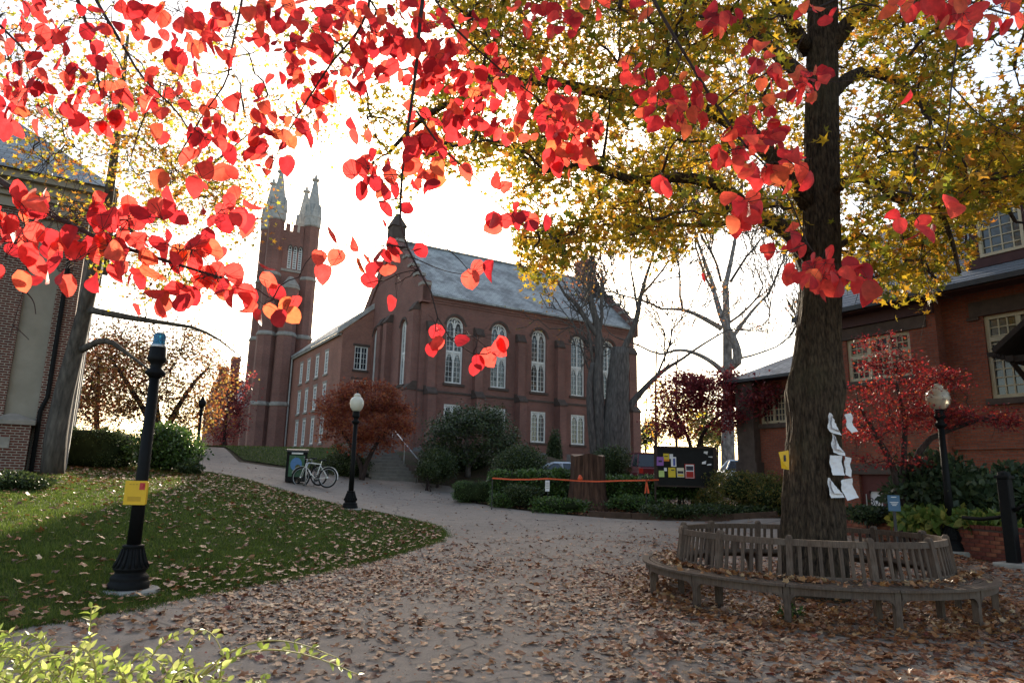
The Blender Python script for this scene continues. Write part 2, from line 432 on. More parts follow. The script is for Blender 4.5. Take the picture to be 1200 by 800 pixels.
def m_ground():
    t = NT('soil')
    co = t.n('TexCoord').outputs['Object']
    a = t.noise(1.2, 6, co); b = t.noise(18, 4, co)
    c = t.ramp(b, [(.3, (.035, .022, .016)), (.55, (.085, .05, .035)), (.75, (.16, .09, .06))])
    c = t.mix(t.ramp(a, [(.4, (0, 0, 0)), (.62, (.7, .7, .7))]), c, (.035, .05, .016))
    t.base(c, .95, .15); t.bump(b, .7, .05)
    t = NT('turf')
    co = t.n('TexCoord').outputs['Object']
    a = t.noise(.5, 5, co); b = t.noise(40, 4, co)
    c = t.ramp(b, [(.3, (.02, .028, .008)), (.7, (.06, .085, .018))])
    c = t.mix(1.0, c, t.ramp(a, [(.3, (.75, .8, .7)), (.7, (1.2, 1.15, 1.1))]), 'MULTIPLY')
    t.base(c, .95, .15); t.bump(b, .8, .03)
    t = NT('paving')
    co = t.n('TexCoord').outputs['Object']
    a = t.noise(.45, 6, co); b = t.noise(55, 5, co, .75); d = t.noise(3.5, 6, co, .7)
    vo = t.n('TexVoronoi'); vo.inputs['Scale'].default_value = 75; t.l(co, vo.inputs['Vector'])
    c = t.ramp(b, [(.3, (.18, .148, .12)), (.7, (.335, .282, .232))])
    c = t.mix(1.0, c, t.ramp(a, [(.3, (.78, .78, .80)), (.7, (1.14, 1.1, 1.08))]), 'MULTIPLY')
    c = t.mix(1.0, c, t.ramp(d, [(.3, (.82, .8, .8)), (.65, (1.1, 1.1, 1.1))]), 'MULTIPLY')
    c = t.mix(t.ramp(vo.outputs[0], [(.12, (.28, .28, .28)), (.22, (0, 0, 0))]), c, (.42, .39, .36))
    ds = t.n('Mixture') if False else t.noise(1.3, 4, co)
    vm = t.n('VectorMath', operation='SCALE'); cn = t.n('TexNoise'); cn.inputs['Scale'].default_value = 1.1; t.l(co, cn.inputs['Vector']); t.l(cn.outputs[1], vm.inputs[0]); vm.inputs['Scale'].default_value = 1.1
    va = t.n('VectorMath', operation='ADD'); t.l(co, va.inputs[0]); t.l(vm.outputs[0], va.inputs[1])
    cr = t.n('TexVoronoi', feature='DISTANCE_TO_EDGE'); cr.inputs['Scale'].default_value = .28; t.l(va.outputs[0], cr.inputs['Vector'])
    c = t.mix(t.ramp(cr.outputs[0], [(.0, (.75, .75, .75)), (.004, (.55, .55, .55)), (.009, (0, 0, 0))]), c, (.06, .05, .045))
    st_ = t.noise(.9, 5, co, .7)
    c = t.mix(t.ramp(st_, [(.55, (0, 0, 0)), (.72, (.38, .38, .38))]), c, (.10, .085, .078))
    t.base(c, .8, .35); t.bump(b, .35, .006)
    t = NT('asphalt')
    co = t.n('TexCoord').outputs['Object']
    b = t.noise(40, 4, co); t.base(t.ramp(b, [(.3, (.035, .035, .036)), (.7, (.07, .07, .072))]), .9, .2)
m_ground()

# ------------------------------------------------------------------ leaf clouds
def T_leaf(n=3, fold=.18, curl=.25, wid=.62, tip=1.0):
    """pointed oval leaf, base at origin, tip along +y, length 1"""
    ys = np.linspace(0, 1, n + 2)
    v = [(0, 0, 0)]; f = []
    L = []
    for y in ys[1:-1]:
        w = wid / 2 * math.sin(math.pi * y ** .82) ** .6
        z = -curl * y * y
        L.append((len(v), len(v) + 1, len(v) + 2)); v += [(-w, y, z + fold * w), (0, y, z), (w, y, z + fold * w)]
    e = len(v); v.append((0, tip, -curl))
    a = L[0]; f += [(0, a[1], a[0]), (0, a[2], a[1])]
    for p, q in zip(L[:-1], L[1:]): f += [(p[0], p[1], q[1]), (p[0], q[1], q[0]), (p[1], p[2], q[2]), (p[1], q[2], q[1])]
    p = L[-1]; f += [(p[0], p[1], e), (p[1], p[2], e)]
    return np.array(v, float), np.array(f, int)
def T_star(k=5, inner=.42, cup=.12, base=True, bend=0.0):
    """lobed leaf: k pointed lobes, size 1 across"""
    v = [(0, 0, 0)]; n = 2 * k - (0 if not base else 0)
    for j in range(2 * k):
        a = math.pi / 2 + math.pi * j / k
        r = .5 * (1.0 if j % 2 == 0 else inner) * (1.12 if j == 0 else 1)
        v.append((r * math.cos(a), r * math.sin(a), cup * (r * 2) ** 2 * (1 if j % 2 == 0 else .3) + bend * (r * math.cos(a)) ** 2))
    f = [(0, 1 + j, 1 + (j + 1) % (2 * k)) for j in range(2 * k)]
    return np.array(v, float), np.array(f, int)
def T_dog(seed):
    rg = np.random.default_rng(seed); v, f = T_leaf(5, rg.uniform(-.1, .5), rg.uniform(-.2, .45), rg.uniform(.74, .95))
    tw = rg.uniform(-.5, .5); v = v.copy(); v[:, 2] += tw * v[:, 0] * v[:, 1] + rg.uniform(-.018, .018, len(v)); v[:, 0] += rg.uniform(-.12, .12) * v[:, 1] ** 2
    return v, f
T_DOG = [T_dog(k) for k in range(9)]
T_GUM = T_star(5, .4, .15)
def T_oak(seed):
    rg = np.random.default_rng(seed); v, f = T_star(5, .62, .1)
    v = v.copy(); v[1:, :2] *= rg.uniform(.72, 1.2, (10, 1)); v[:, 2] = rg.uniform(-.5, .6) * v[:, 0] ** 2 + rg.uniform(-.4, .5) * v[:, 1] ** 2 + rg.uniform(-.05, .05, 11) + rg.uniform(-.4, .4) * v[:, 0] * v[:, 1]
    return v, f
T_LIT = [T_oak(k) for k in range(10)]
T_OVAL = T_leaf(1, .2, .15, .6)
T_SMALL = (np.array([(0, 0, 0), (-.3, .5, .06), (0, 1, -.08), (.3, .5, .06)], float), np.array([(0, 1, 2), (0, 2, 3)]))
T_BLADE = (np.array([(-.5, 0, 0), (.5, 0, 0), (0, 0, 1.0)], float), np.array([(0, 1, 2)]))
def frames(n, tip=None, nrm=None, rnd=1.0):
    """n rotation matrices whose y axis leans to tip and z axis to nrm"""
    y = RNG.normal(size=(n, 3)) * rnd + (np.asarray(tip) if tip is not None else 0)
    y /= np.linalg.norm(y, axis=1, keepdims=True) + 1e-9
    z = RNG.normal(size=(n, 3)) * rnd + (np.asarray(nrm) if nrm is not None else 0)
    z -= y * np.sum(y * z, 1, keepdims=True); z /= np.linalg.norm(z, axis=1, keepdims=True) + 1e-9
    x = np.cross(y, z)
    return np.stack([x, y, z], axis=2)
def frames_up(n, jit=.35, nrm=(0, 0, 1.0)):
    z = np.asarray(nrm)[None] + RNG.normal(size=(n, 3)) * jit; z /= np.linalg.norm(z, axis=1, keepdims=True)
    x = RNG.normal(size=(n, 3)); x -= z * np.sum(x * z, 1, keepdims=True); x /= np.linalg.norm(x, axis=1, keepdims=True) + 1e-9
    return np.stack([x, np.cross(z, x), z], axis=2)
def cloud(name, tpl, pos, rot, size, mat, parent=None, smooth=False):
    """one mesh holding a leaf (template) at every position"""
    if isinstance(tpl, list): tpl = (np.stack([q[0] for q in tpl])[RNG.integers(len(tpl), size=len(pos))], tpl[0][1])
    tv, tf = tpl; n, k = len(pos), tv.shape[-2]
    sz = np.asarray(size, float)
    if sz.ndim == 1: sz = np.repeat(sz[:, None], 3, 1)
    loc = (tv[None] if tv.ndim == 2 else tv) * sz[:, None, :]
    v = np.einsum('nij,nkj->nki', rot, loc) + np.asarray(pos)[:, None, :]
    f = (tf[None] + (np.arange(n) * k)[:, None, None]).reshape(-1, 3)
    me = bpy.data.meshes.new(name)
    me.vertices.add(n * k); me.vertices.foreach_set('co', v.ravel())
    me.loops.add(f.size); me.loops.foreach_set('vertex_index', f.ravel())
    me.polygons.add(len(f)); me.polygons.foreach_set('loop_start', np.arange(0, f.size, 3)); me.polygons.foreach_set('loop_total', np.full(len(f), 3))
    if smooth: me.polygons.foreach_set('use_smooth', np.ones(len(f), bool))
    me.materials.append(MAT(mat)); me.update(); me.validate()
    return link(name, me, parent)
_tm = {}
def tpl_mesh(key, tpl, mat):
    if key not in _tm:
        me = bpy.data.meshes.new(key); me.from_pydata(tpl[0].tolist(), [], tpl[1].tolist()); me.materials.append(MAT(mat))
        me.polygons.foreach_set('use_smooth', [True] * len(tpl[1])); me.update(); _tm[key] = me
    return _tm[key]
def leaf_objects(name, tpls, pos, rot, size, mat_one, mat_all, parent, limit, rest_name):
    """the leaves that show largest become parts of their own, the rest one mesh"""
    d = np.linalg.norm(pos - CC[None], axis=1)
    pj = np.array([pxl(p) for p in pos])
    vis = (pj[:, 0] > -10) & (pj[:, 0] < 1210) & (pj[:, 1] > -10) & (pj[:, 1] < 810) & ((pos - CC[None]) @ _F > .3)
    score = np.where(vis, size / d, 0); order = np.argsort(-score)
    big = order[:limit]; rest = order[limit:]
    ani = np.stack([RNG.uniform(.72, 1.08, len(pos)), np.ones(len(pos)), RNG.uniform(.5, 1.6, len(pos))], 1)
    for i in big:
        k = int(RNG.integers(len(tpls)))
        o = link(name, tpl_mesh(name + '_shape_%d_%s' % (k, mat_one), tpls[k], mat_one), parent)
        m = Matrix(rot[i].tolist()).to_4x4() @ Matrix.Diagonal((*[float(size[i] * q) for q in ani[i]], 1)); m.translation = Vector(pos[i])
        o.matrix_local = m
    if len(rest):
        tag(cloud(rest_name, list(tpls), pos[rest], rot[rest], size[rest][:, None] * ani[rest], mat_all, parent, True), kind='stuff')

def curve_pts(p, q, n=5, sag=0.0, wob=.06):
    p = np.asarray(p, float); q = np.asarray(q, float); L = np.linalg.norm(q - p); out = []
    for i in range(n + 1):
        t = i / n; w = p + (q - p) * t
        w = w + RNG.normal(size=3) * wob * L * math.sin(math.pi * t) + np.array([0, 0, -sag * L * math.sin(math.pi * t)])
        out.append(w)
    return out
def grow(mb, p, d, L, r, depth, tips, spread=.6, up=.15, n=5, segs=4, kids=(2, 4), shrink=.68, minr=.004):
    """recursive bare branching"""
    p = np.asarray(p, float); d = np.asarray(d, float); d = d / np.linalg.norm(d)
    pts = [p]; dd = d.copy()
    for i in range(segs):
        dd = dd + RNG.normal(size=3) * .13 + np.array([0, 0, up * .25]); dd /= np.linalg.norm(dd)
        pts.append(pts[-1] + dd * L / segs)
    r1 = max(minr, r * .55)
    mb.tube(pts, np.linspace(r, r1, len(pts)), max(3, n), cap=False)
    if depth == 0: tips.append(pts[-1]); tips.append(pts[-2]); return
    for k in range(int(RNG.integers(kids[0], kids[1] + 1))):
        i = int(RNG.integers(1, len(pts))) if k else len(pts) - 1
        a = RNG.normal(size=3); a -= dd * (a @ dd); a /= np.linalg.norm(a) + 1e-9
        nd = dd * (1 - spread * .4) + a * spread + np.array([0, 0, up])
        grow(mb, pts[i], nd, L * shrink * RNG.uniform(.75, 1.15), max(minr, r1 * RNG.uniform(.55, .9)), depth - 1, tips, spread, up, n - 1, segs, kids, shrink, minr)


# ================================================================== THE SETTING
def axis(*segs):
    a = []
    for lo, hi, st in segs: a += list(np.arange(lo, hi, st))
    return np.array(a + [segs[-1][1]])
gx = axis((-600, -60, 60), (-60, -24, 4), (-24, 20, .8), (20, 60, 4), (60, 600, 60))
gy = axis((-200, -8, 16), (-8, 48, .8), (48, 80, 4), (80, 200, 20), (200, 1200, 100))
X, Y = np.meshgrid(gx, gy)
mb = MB()
mb.v = np.stack([X.ravel(), Y.ravel(), (H(X, Y) - .05).ravel()], 1).tolist()
nx = len(gx)
mb.f = [(j * nx + i, j * nx + i + 1, (j + 1) * nx + i + 1, (j + 1) * nx + i) for j in range(len(gy) - 1) for i in range(nx - 1)]
mb.m = [0] * len(mb.f)
tag(mb.build('ground', 'soil', smooth=True), 'brown earth and mulch under the planting beds', kind='structure')

def gpoly(pts): return [tuple(G(x, y)[:2]) for x, y in pts]
def dense(poly, st=.5):
    out = []
    for a, b in zip(poly, poly[1:] + poly[:1]):
        n = max(1, int(math.hypot(b[0] - a[0], b[1] - a[1]) / st))
        out += [(a[0] + (b[0] - a[0]) * i / n, a[1] + (b[1] - a[1]) * i / n) for i in range(n)]
    return out
def inside(poly, x, y):
    p = np.array(poly); q = np.roll(p, -1, 0); c = np.zeros(np.shape(x), bool)
    for (x0, y0), (x1, y1) in zip(p, q):
        cond = ((y0 > y) != (y1 > y))
        xi = x0 + (y - y0) * (x1 - x0) / (y1 - y0 + 1e-12)
        c ^= cond & (x < xi)
    return c
def sheet(name, poly, off, mat, st=.6, label=None, smooth_edge=True):
    pl = dense(poly, st)
    p = np.array(pl)
    a, b = np.meshgrid(np.arange(p[:, 0].min(), p[:, 0].max(), st), np.arange(p[:, 1].min(), p[:, 1].max(), st))
    a, b = a.ravel(), b.ravel()
    dmin = np.array([np.min((p[:, 0] - x) ** 2 + (p[:, 1] - y) ** 2) for x, y in zip(a, b)])
    k = inside(poly, a, b) & (dmin > (st * .35) ** 2)
    vs_ = [Vector(q) for q in pl] + [Vector((x, y)) for x, y in zip(a[k], b[k])]
    n = len(pl)
    vo, eo, fo, *_ = delaunay_2d_cdt(vs_, [(i, (i + 1) % n) for i in range(n)], [], 1, 1e-5)
    m = MB(); m.v = [(v.x, v.y, float(H(v.x, v.y)) + off) for v in vo]; m.f = [tuple(f) for f in fo]; m.m = [0] * len(fo)
    o = m.build(name, mat, smooth=True)
    return tag(o, label, kind='structure')
def smooth_line(pts, it=2):
    for _ in range(it):
        o = [pts[0]]
        for a, b in zip(pts[:-1], pts[1:]): o += [(a[0] * .75 + b[0] * .25, a[1] * .75 + b[1] * .25), (a[0] * .25 + b[0] * .75, a[1] * .25 + b[1] * .75)]
        pts = o + [pts[-1]]
    return pts
# edge of the lawn from the near left up to the hedge
lawn_edge = smooth_line(gpoly([(-60, 752), (0, 738), (130, 717), (240, 694), (330, 680), (420, 660), (480, 645), (515, 633), (521, 624), (505, 614), (470, 606), (420, 597), (370, 586), (320, 572), (280, 560), (240, 553), (205, 551)]))
lawn_edge = [(x + random.uniform(-.05, .05), y + random.uniform(-.05, .05)) for x, y in dense(lawn_edge, .25)[:-1] if not (x < -20)] if False else lawn_edge
lawn_poly = lawn_edge + [tuple(G(205, 551)[:2]), (-15, 27), (-30, 30), (-30, 2), (-9, 3)]
path_poly = [(-9, 2.9), (-9, -8), (14, -8), (14, 13)] + gpoly([(1196, 667)]) + gpoly([(1112, 648), (1060, 622), (1012, 610), (985, 606), (915, 607)]) + smooth_line(gpoly([(860, 609), (800, 610), (750, 609), (700, 606), (640, 601), (590, 595), (548, 588), (530, 579), (535, 570), (500, 566), (450, 561), (400, 556), (330, 548.5), (280, 541)]), 1) + [(-15.5, 37.5), (-26, 41), (-27, 37.2), (-15.5, 33)] + [tuple(G(205, 551)[:2])] + lawn_edge[::-1]
path = sheet('path', path_poly, 0.0, 'paving', .6, 'grey exposed-aggregate paving strewn with fallen leaves')
lawn = sheet('lawn', lawn_poly, .006, 'turf', .6, 'shaded green lawn with fallen leaves')
slope_poly = gpoly([(285, 538.5), (330, 545), (400, 553), (428, 556)]) + [(-7.2, 37), (-9, 42), (-14, 53), (-24, 63), (-40, 70), (-40, 44), (-26, 43), (-16, 38.6)]
bank = sheet('grass_bank', slope_poly, .0, 'turf', .8, 'grass bank rising to the brick annex')
lot_poly = [(4, 33), (40, 20), (60, 60), (14, 60), (11, 47), (9.5, 40)]
lot = sheet('parking_lot', lot_poly, .0, 'asphalt', 1.5, 'asphalt parking lot behind the hedge')

def scatter_in(poly, n, dens=None):
    p = np.array(poly); lo, hi = p.min(0), p.max(0); xs, ys = [], []; tot = 0
    while tot < n:
        a = RNG.uniform(lo[0], hi[0], n * 2); b = RNG.uniform(lo[1], hi[1], n * 2)
        k = inside(poly, a, b)
        if dens is not None: k &= RNG.uniform(size=len(a)) < dens(a, b)
        xs.append(a[k]); ys.append(b[k]); tot += k.sum()
    return np.concatenate(xs)[:n], np.concatenate(ys)[:n]
def clump(x, y, s=1.0, ph=0):
    return .5 + .5 * np.sin(1.7 * s * x + 1.1 * np.sin(1.3 * s * y + ph) + ph) * np.sin(1.9 * s * y + 1.4 * np.sin(1.1 * s * x + 2 * ph))
BC = np.array([4.30, 10.25])                  # centre of the round bench
def in_view(x, y, m=60):
    v = np.stack([x, y, H(x, y)], 1) - CC; d = v @ _F; d = np.maximum(d, .05)
    u = 600 + 800 * (v @ CR) / d; w = 400 - 800 * (v @ CU) / d
    core = (u > -m) & (u < 1200 + m) & (w < 800 + 3 * m)
    near = (u > -900) & (u < 2100) & (v @ _F > -1) & (np.hypot(x, y) < 60)
    return np.where(core, 1.0, np.where(near, .4, 0.0))
# grass blades
def lawn_d(x, y): return in_view(x, y) * np.clip((9.0 / np.maximum(y, 6)) ** 2, .06, 1)
x, y = scatter_in(lawn_poly, 280000, lawn_d)
d = np.hypot(x, y)
hgt = RNG.uniform(.025, .06, len(x)) * (.8 + .5 * clump(x, y, 1.3))
rot = frames_up(len(x), .3)
tag(cloud('grass', T_BLADE, np.stack([x, y, H(x, y) + .004], 1), rot, np.stack([np.maximum(.006, d * .0011), hgt, hgt], 1), 'grass_blade', lawn), kind='stuff')
x, y = scatter_in(slope_poly, 26000, lambda x, y: in_view(x, y) * (y < 58))
rot = frames_up(len(x), .3); hgt = RNG.uniform(.05, .10, len(x))
tag(cloud('grass', T_BLADE, np.stack([x, y, H(x, y)], 1), rot, np.stack([hgt * .5, hgt, hgt], 1), 'grass_blade', bank), kind='stuff')

# ragged tufts where the turf meets the paving
le = np.array(lawn_edge); k = RNG.integers(len(le) - 1, size=26000); tt_ = RNG.uniform(size=26000)[:, None]
ep = le[k] * (1 - tt_) + le[k + 1] * tt_; wv = .05 * np.sin(7 * ep[:, 0] + 3 * ep[:, 1]) + .04 * np.sin(17 * ep[:, 0] - 5 * ep[:, 1])
ep = ep + RNG.normal(size=ep.shape) * (.035 + np.abs(wv))[:, None]
hgt = RNG.uniform(.025, .075, len(ep))
tag(cloud('grass_fringe', T_BLADE, np.stack([ep[:, 0], ep[:, 1], H(ep[:, 0], ep[:, 1]) + .002], 1), frames_up(len(ep), .45), np.stack([np.full(len(ep), .009), hgt, hgt], 1), 'grass_blade', lawn), kind='stuff')
# fallen leaves
def litter(parent, poly, n, dens, lim, smin, smax, mat_all='litter', zoff=.012, mat_one='litter_leaf'):
    x, y = scatter_in(poly, n, dens)
    pos = np.stack([x, y, H(x, y) + zoff + RNG.uniform(0, .012, n)], 1)
    rot = frames_up(n, .22)
    size = RNG.uniform(smin, smax, n) * RNG.choice([.55, .8, 1, 1.15], n)
    leaf_objects('fallen_leaf', T_LIT, pos, rot, size, mat_one, mat_all, parent, lim, 'leaf_litter')
def patio_d(x, y):
    rb = np.hypot(x - BC[0], y - BC[1])
    near = .10 + .40 * clump(x, y, .8, 1) ** 1.5 * (y < 17) + .34 * clump(x, y, 2.3, 2) ** 2
    near = near * np.clip((20.5 - y) / 6, .10, 1) * np.clip(1.15 - .10 * np.maximum(0, -x - 1.5), .35, 1)
    near = near * np.where((y > 13) & (x < 3), .65, 1)
    edge = 1.0 * np.exp(-((x + 2.6 - .05 * (y - 7)) / 1.1) ** 2) * (y > 7) * (y < 14) * .5
    near = near + .85 * np.exp(-((rb - 2.4) / 1.1) ** 2) + .5 * (x > 6.5) * (y < 14) + .75 * np.exp(-((y - 6.6) / 1.5) ** 2) * sm((x + .6) / 3) + edge
    return in_view(x, y) * np.clip(near, 0, 1) * (rb > .6)
litter(path, path_poly, 27000, patio_d, 300, .055, .12)
x, y = scatter_in(path_poly, 19000, lambda x, y: in_view(x, y) * np.clip(.35 + .4 * clump(x, y, 1.9, 4), 0, 1) * np.clip((24 - y) / 12, .1, 1))
tag(cloud('leaf_crumbs', T_SMALL, np.stack([x, y, H(x, y) + .008], 1), frames_up(len(x), .3), RNG.uniform(.012, .035, len(x)), 'litter', path), kind='stuff')
def lawn_l(x, y):
    ed = np.array(lawn_edge); dm = np.full(x.shape, 9.0)
    for q in ed[::3]: dm = np.minimum(dm, np.hypot(x - q[0], y - q[1]))
    return in_view(x, y) * np.clip(.22 * clump(x, y, 1.0, 3) + .12 + .8 * np.exp(-(dm / 1.0) ** 2) * (y < 18) + .5 * sm((y - 13) / 7), 0, 1)
litter(lawn, lawn_poly, 10500, lawn_l, 240, .07, .14, zoff=.04)
bed_poly = gpoly([(915, 606), (860, 608), (800, 609), (700, 605), (590, 594), (548, 586)]) + [(-2, 31), (5, 33), (9, 27), (9.5, 24)]
x, y = scatter_in(bed_poly, 5000)
bed_lit = cloud('bed_leaf_litter', T_LIT, np.stack([x, y, H(x, y) + .02], 1), frames_up(len(x), .3), RNG.uniform(.07, .13, len(x)), 'litter')
tag(bed_lit, 'brown fallen leaves lying over the planting bed soil', 'leaf litter', kind='stuff')

# ================================================================== BUILDINGS
def plane(o, d, n):
    o, d, n = (np.asarray(q, float) for q in (o, d, n))
    return lambda s, z, off=0.0: o + d * s + ZZ * z + n * off
def arch_pts(s0, s1, zs, zt, n=10):
    """from (s0, zs) over (mid, zt) to (s1, zs)"""
    c = (s0 + s1) / 2; r = (s1 - s0) / 2
    return [(c - r * math.cos(math.pi * i / n), zs + (zt - zs) * math.sin(math.pi * i / n)) for i in range(n + 1)]
def pointed(s0, s1, zs, zt, n=5):
    """pointed (gothic) arch"""
    c = (s0 + s1) / 2; out = []
    for i in range(n + 1):
        t = i / n; out.append((s0 + (c - s0) * (1 - math.cos(t * math.pi / 2)) ** 1.0 * 1.0 if False else s0 + (c - s0) * (t ** 1.8), zs + (zt - zs) * math.sin(t * math.pi / 2) ** .9))
    return out + [(2 * c - a, b) for a, b in reversed(out[:-1])]
def wall(mb, pt, s0, s1, z0, z1, holes=(), depth=.25, m=0):
    """wall face in the plane pt with real openings: holes are (a, b, zb, zt, spring or None)"""
    xs = sorted({s0, s1, *[h[0] for h in holes], *[h[1] for h in holes]})
    for a, b in zip(xs[:-1], xs[1:]):
        if b - a < 1e-6: continue
        cut = sorted((h[2], h[3]) for h in holes if h[0] <= a + 1e-6 and h[1] >= b - 1e-6)
        z = z0
        for lo, hi in cut:
            if lo > z: mb.quad(pt(a, z), pt(b, z), pt(b, lo), pt(a, lo), m=m)
            z = hi
        if z < z1: mb.quad(pt(a, z), pt(b, z), pt(b, z1), pt(a, z1), m=m)
    for h in holes:
        a, b, lo, hi = h[:4]; sp = h[4] if len(h) > 4 else None
        if sp is None: out = [(a, lo), (a, hi), (b, hi), (b, lo)]
        else:
            ar = arch_pts(a, b, sp, hi); out = [(a, lo)] + ar + [(b, lo)]
            k = len(ar) // 2
            mb.quad(*[pt(*q) for q in [(a, hi)] + ar[:k + 1][::-1]], m=m)
            mb.quad(*[pt(*q) for q in ar[k:] + [(b, hi)]][::-1], m=m)
        for p, q in zip(out, out[1:] + out[:1]): mb.quad(pt(*p), pt(*q), pt(*q, -depth), pt(*p, -depth), m=m)
def win_rect(parent, pt, a, b, lo, hi, cols, rows, mat='white_paint', glass='window_glass', rec=.14, fw=.09, mw=.03, mull=0, trans=None, sill='stone_trim', lintel=None, pointed_lights=False, label=None):
    """sash window: frame, mullions and glazing bars, with its pane and sill"""
    f = MB()
    o0, o1 = -rec, -rec + .09
    f.boxf(pt, a, a + fw, lo, hi, o0, o1); f.boxf(pt, b - fw, b, lo, hi, o0, o1)
    f.boxf(pt, a + fw, b - fw, hi - fw, hi, o0, o1); f.boxf(pt, a + fw, b - fw, lo, lo + fw * 1.1, o0, o1)
    ia, ib, il, ih = a + fw, b - fw, lo + fw * 1.1, hi - fw
    lights = [(ia, ib)]
    if mull:
        w = fw * 1.1; lw = (ib - ia - mull * w) / (mull + 1); lights = []
        for k in range(mull + 1):
            l0 = ia + k * (lw + w); lights.append((l0, l0 + lw))
            if k: f.boxf(pt, l0 - w, l0, il, ih, o0, o1 - .01)
    for (l0, l1) in lights:
        top = ih
        if pointed_lights:
            ar = pointed(l0 + .03, l1 - .03, ih - (l1 - l0) * .75, ih - .05); f.strip(pt, ar, .055, o0, o1 - .02)
            f.quad(*[pt(*q, o0 + .04) for q in [(l0, ih)] + ar[:6][::-1]]); f.quad(*[pt(*q, o0 + .04) for q in ar[5:] + [(l1, ih)]])
        for k in range(1, cols): f.boxf(pt, l0 + (l1 - l0) * k / cols - mw / 2, l0 + (l1 - l0) * k / cols + mw / 2, il, top, o0 + .02, o1 - .035)
        for k in range(1, rows): f.boxf(pt, l0, l1, il + (ih - il) * k / rows - mw / 2, il + (ih - il) * k / rows + mw / 2, o0 + .022, o1 - .037)
    for z in (trans or []): f.boxf(pt, ia, ib, z - fw * .6, z + fw * .6, o0 + .001, o1 + .012)
    w = f.build('window', mat, parent)
    if label: w['label'] = label
    g = MB(); g.boxf(pt, a + .02, b - .02, lo + .02, hi - .02, o0 + .005, o0 + .02); g.build('pane', glass, w)
    if sill: s = MB(); s.boxf(pt, a - .12, b + .12, lo - .16, lo, -.1, .09); s.build('sill', sill, w)
    if lintel: s = MB(); s.boxf(pt, a - .15, b + .15, hi, hi + .2, -.08, .03); s.build('lintel', lintel, w)
    return w
def win_arch(parent, pt, a, b, lo, hi, spring, mat='white_paint', glass='window_glass', rec=.26, sill='brown_stone', transom=None, rows=7):
    f = MB(); o0, o1 = -rec, -rec + .1; fw = .11
    out = [(a + fw / 2, lo), *[(p[0] + (fw / 2 if p[0] < (a + b) / 2 else -fw / 2) * abs(p[0] - (a + b) / 2) / ((b - a) / 2), p[1] - fw / 2 * (p[1] - spring) / (hi - spring)) for p in arch_pts(a, b, spring, hi)], (b - fw / 2, lo)]
    f.strip(pt, out, fw, o0, o1)
    f.boxf(pt, a + fw, b - fw, lo, lo + .13, o0, o1)
    c = (a + b) / 2; f.boxf(pt, c - .055, c + .055, lo + .13, hi - .2, o0, o1 - .005)
    tz = transom or (lo + (spring - lo) * .55); f.boxf(pt, a + fw, b - fw, tz - .09, tz + .09, o0, o1 - .002)
    ia, ib = a + fw, b - fw
    for l0, l1 in ((ia, c - .055), (c + .055, ib)):
        for zt in (tz - .12, spring + (hi - spring) * .45):
            ar = pointed(l0 + .025, l1 - .025, zt - .42, zt - .02); f.strip(pt, ar, .06, o0, o1 - .02)
            if zt < spring: f.quad(*[pt(*q, o0 + .05) for q in [(l0, zt + .05)] + ar[:6][::-1]]); f.quad(*[pt(*q, o0 + .05) for q in ar[5:] + [(l1, zt + .05)]])
        f.boxf(pt, (l0 + l1) / 2 - .012, (l0 + l1) / 2 + .012, lo + .13, spring, o0 + .02, o1 - .05)
        for k in range(1, rows + 4): z = lo + .13 + (spring - lo - .13) * k / (rows + 4); f.boxf(pt, l0, l1, z - .012, z + .012, o0 + .021, o1 - .052)
    for r in ((b - a) * .16,):
        f.strip(pt, [(c + r * math.cos(t), spring + (hi - spring) * .55 + r * math.sin(t)) for t in np.linspace(0, 2 * math.pi, 9)[:-1]], .05, o0, o1 - .021, closed=True)
    w = f.build('window', mat, parent)
    g = MB(); g.quad(*[pt(*q, o0 + .015) for q in [(a + .03, lo + .03)] + [(p[0], p[1] - .03) for p in arch_pts(a + .03, b - .03, spring, hi)] + [(b - .03, lo + .03)]]); g.build('pane', glass, w)
    s = MB(); s.boxf(pt, a - .15, b + .15, lo - .18, lo, -.1, .12); s.build('sill', sill, w)
    h = MB(); h.strip(pt, [(p[0] + (-.1 if i == 0 else .1 if i == 10 else 0), p[1] + .06) for i, p in enumerate(arch_pts(a - .07, b + .07, spring, hi + .07))], .16, -.05, .045); h.build('hood_mould', 'brown_stone', w)
    return w

# ---- chapel: long wall along local x, gables at both ends, local y away from the camera
c0 = P(490, 450, 46); c0[2] = 0
CHL, CHW, ZB, ZE, ZR = 19.4, 12.2, 1.6, 14.1, 19.8
chapel = thing('brick_chapel', 'dark red brick chapel with tall white arched windows and grey slate roof', 'chapel', c0, AZ)
X_, Y_ = np.array([1.0, 0, 0]), np.array([0, 1.0, 0])
pF = plane((0, 0, 0), X_, -Y_); pL = plane((0, 0, 0), Y_, -X_); pR = plane((CHL, 0, 0), Y_, X_); pBk = plane((0, CHW, 0), X_, Y_)
bays = [2.66, 6.32, 9.84, 13.54, 16.64]
up = [(b - .68, b + .68, 8.05, 12.85, 12.17) for b in bays]
lowh = [(b - .66, b + .66, 4.3, 6.6) for b in bays]
mb = MB()
wall(mb, pF, 0, CHL, ZB, ZE, up + lowh, .35)
wall(mb, pL, 0, CHW, ZB, ZE, [(2.6, 3.7, 8.05, 12.85, 12.3), (8.3, 9.4, 7.4, 13.2, 12.6)], .35)
wall(mb, pR, 0, CHW, ZB, ZE); wall(mb, pBk, 0, CHL, ZB, ZE)
for p in (pL, pR): mb.quad(p(0, ZE), p(CHW, ZE), p(CHW / 2, ZR))
mb.build('wall', 'chapel_brick', chapel)
for a, b, lo, hi, sp in up: win_arch(chapel, pF, a, b, lo, hi, sp)
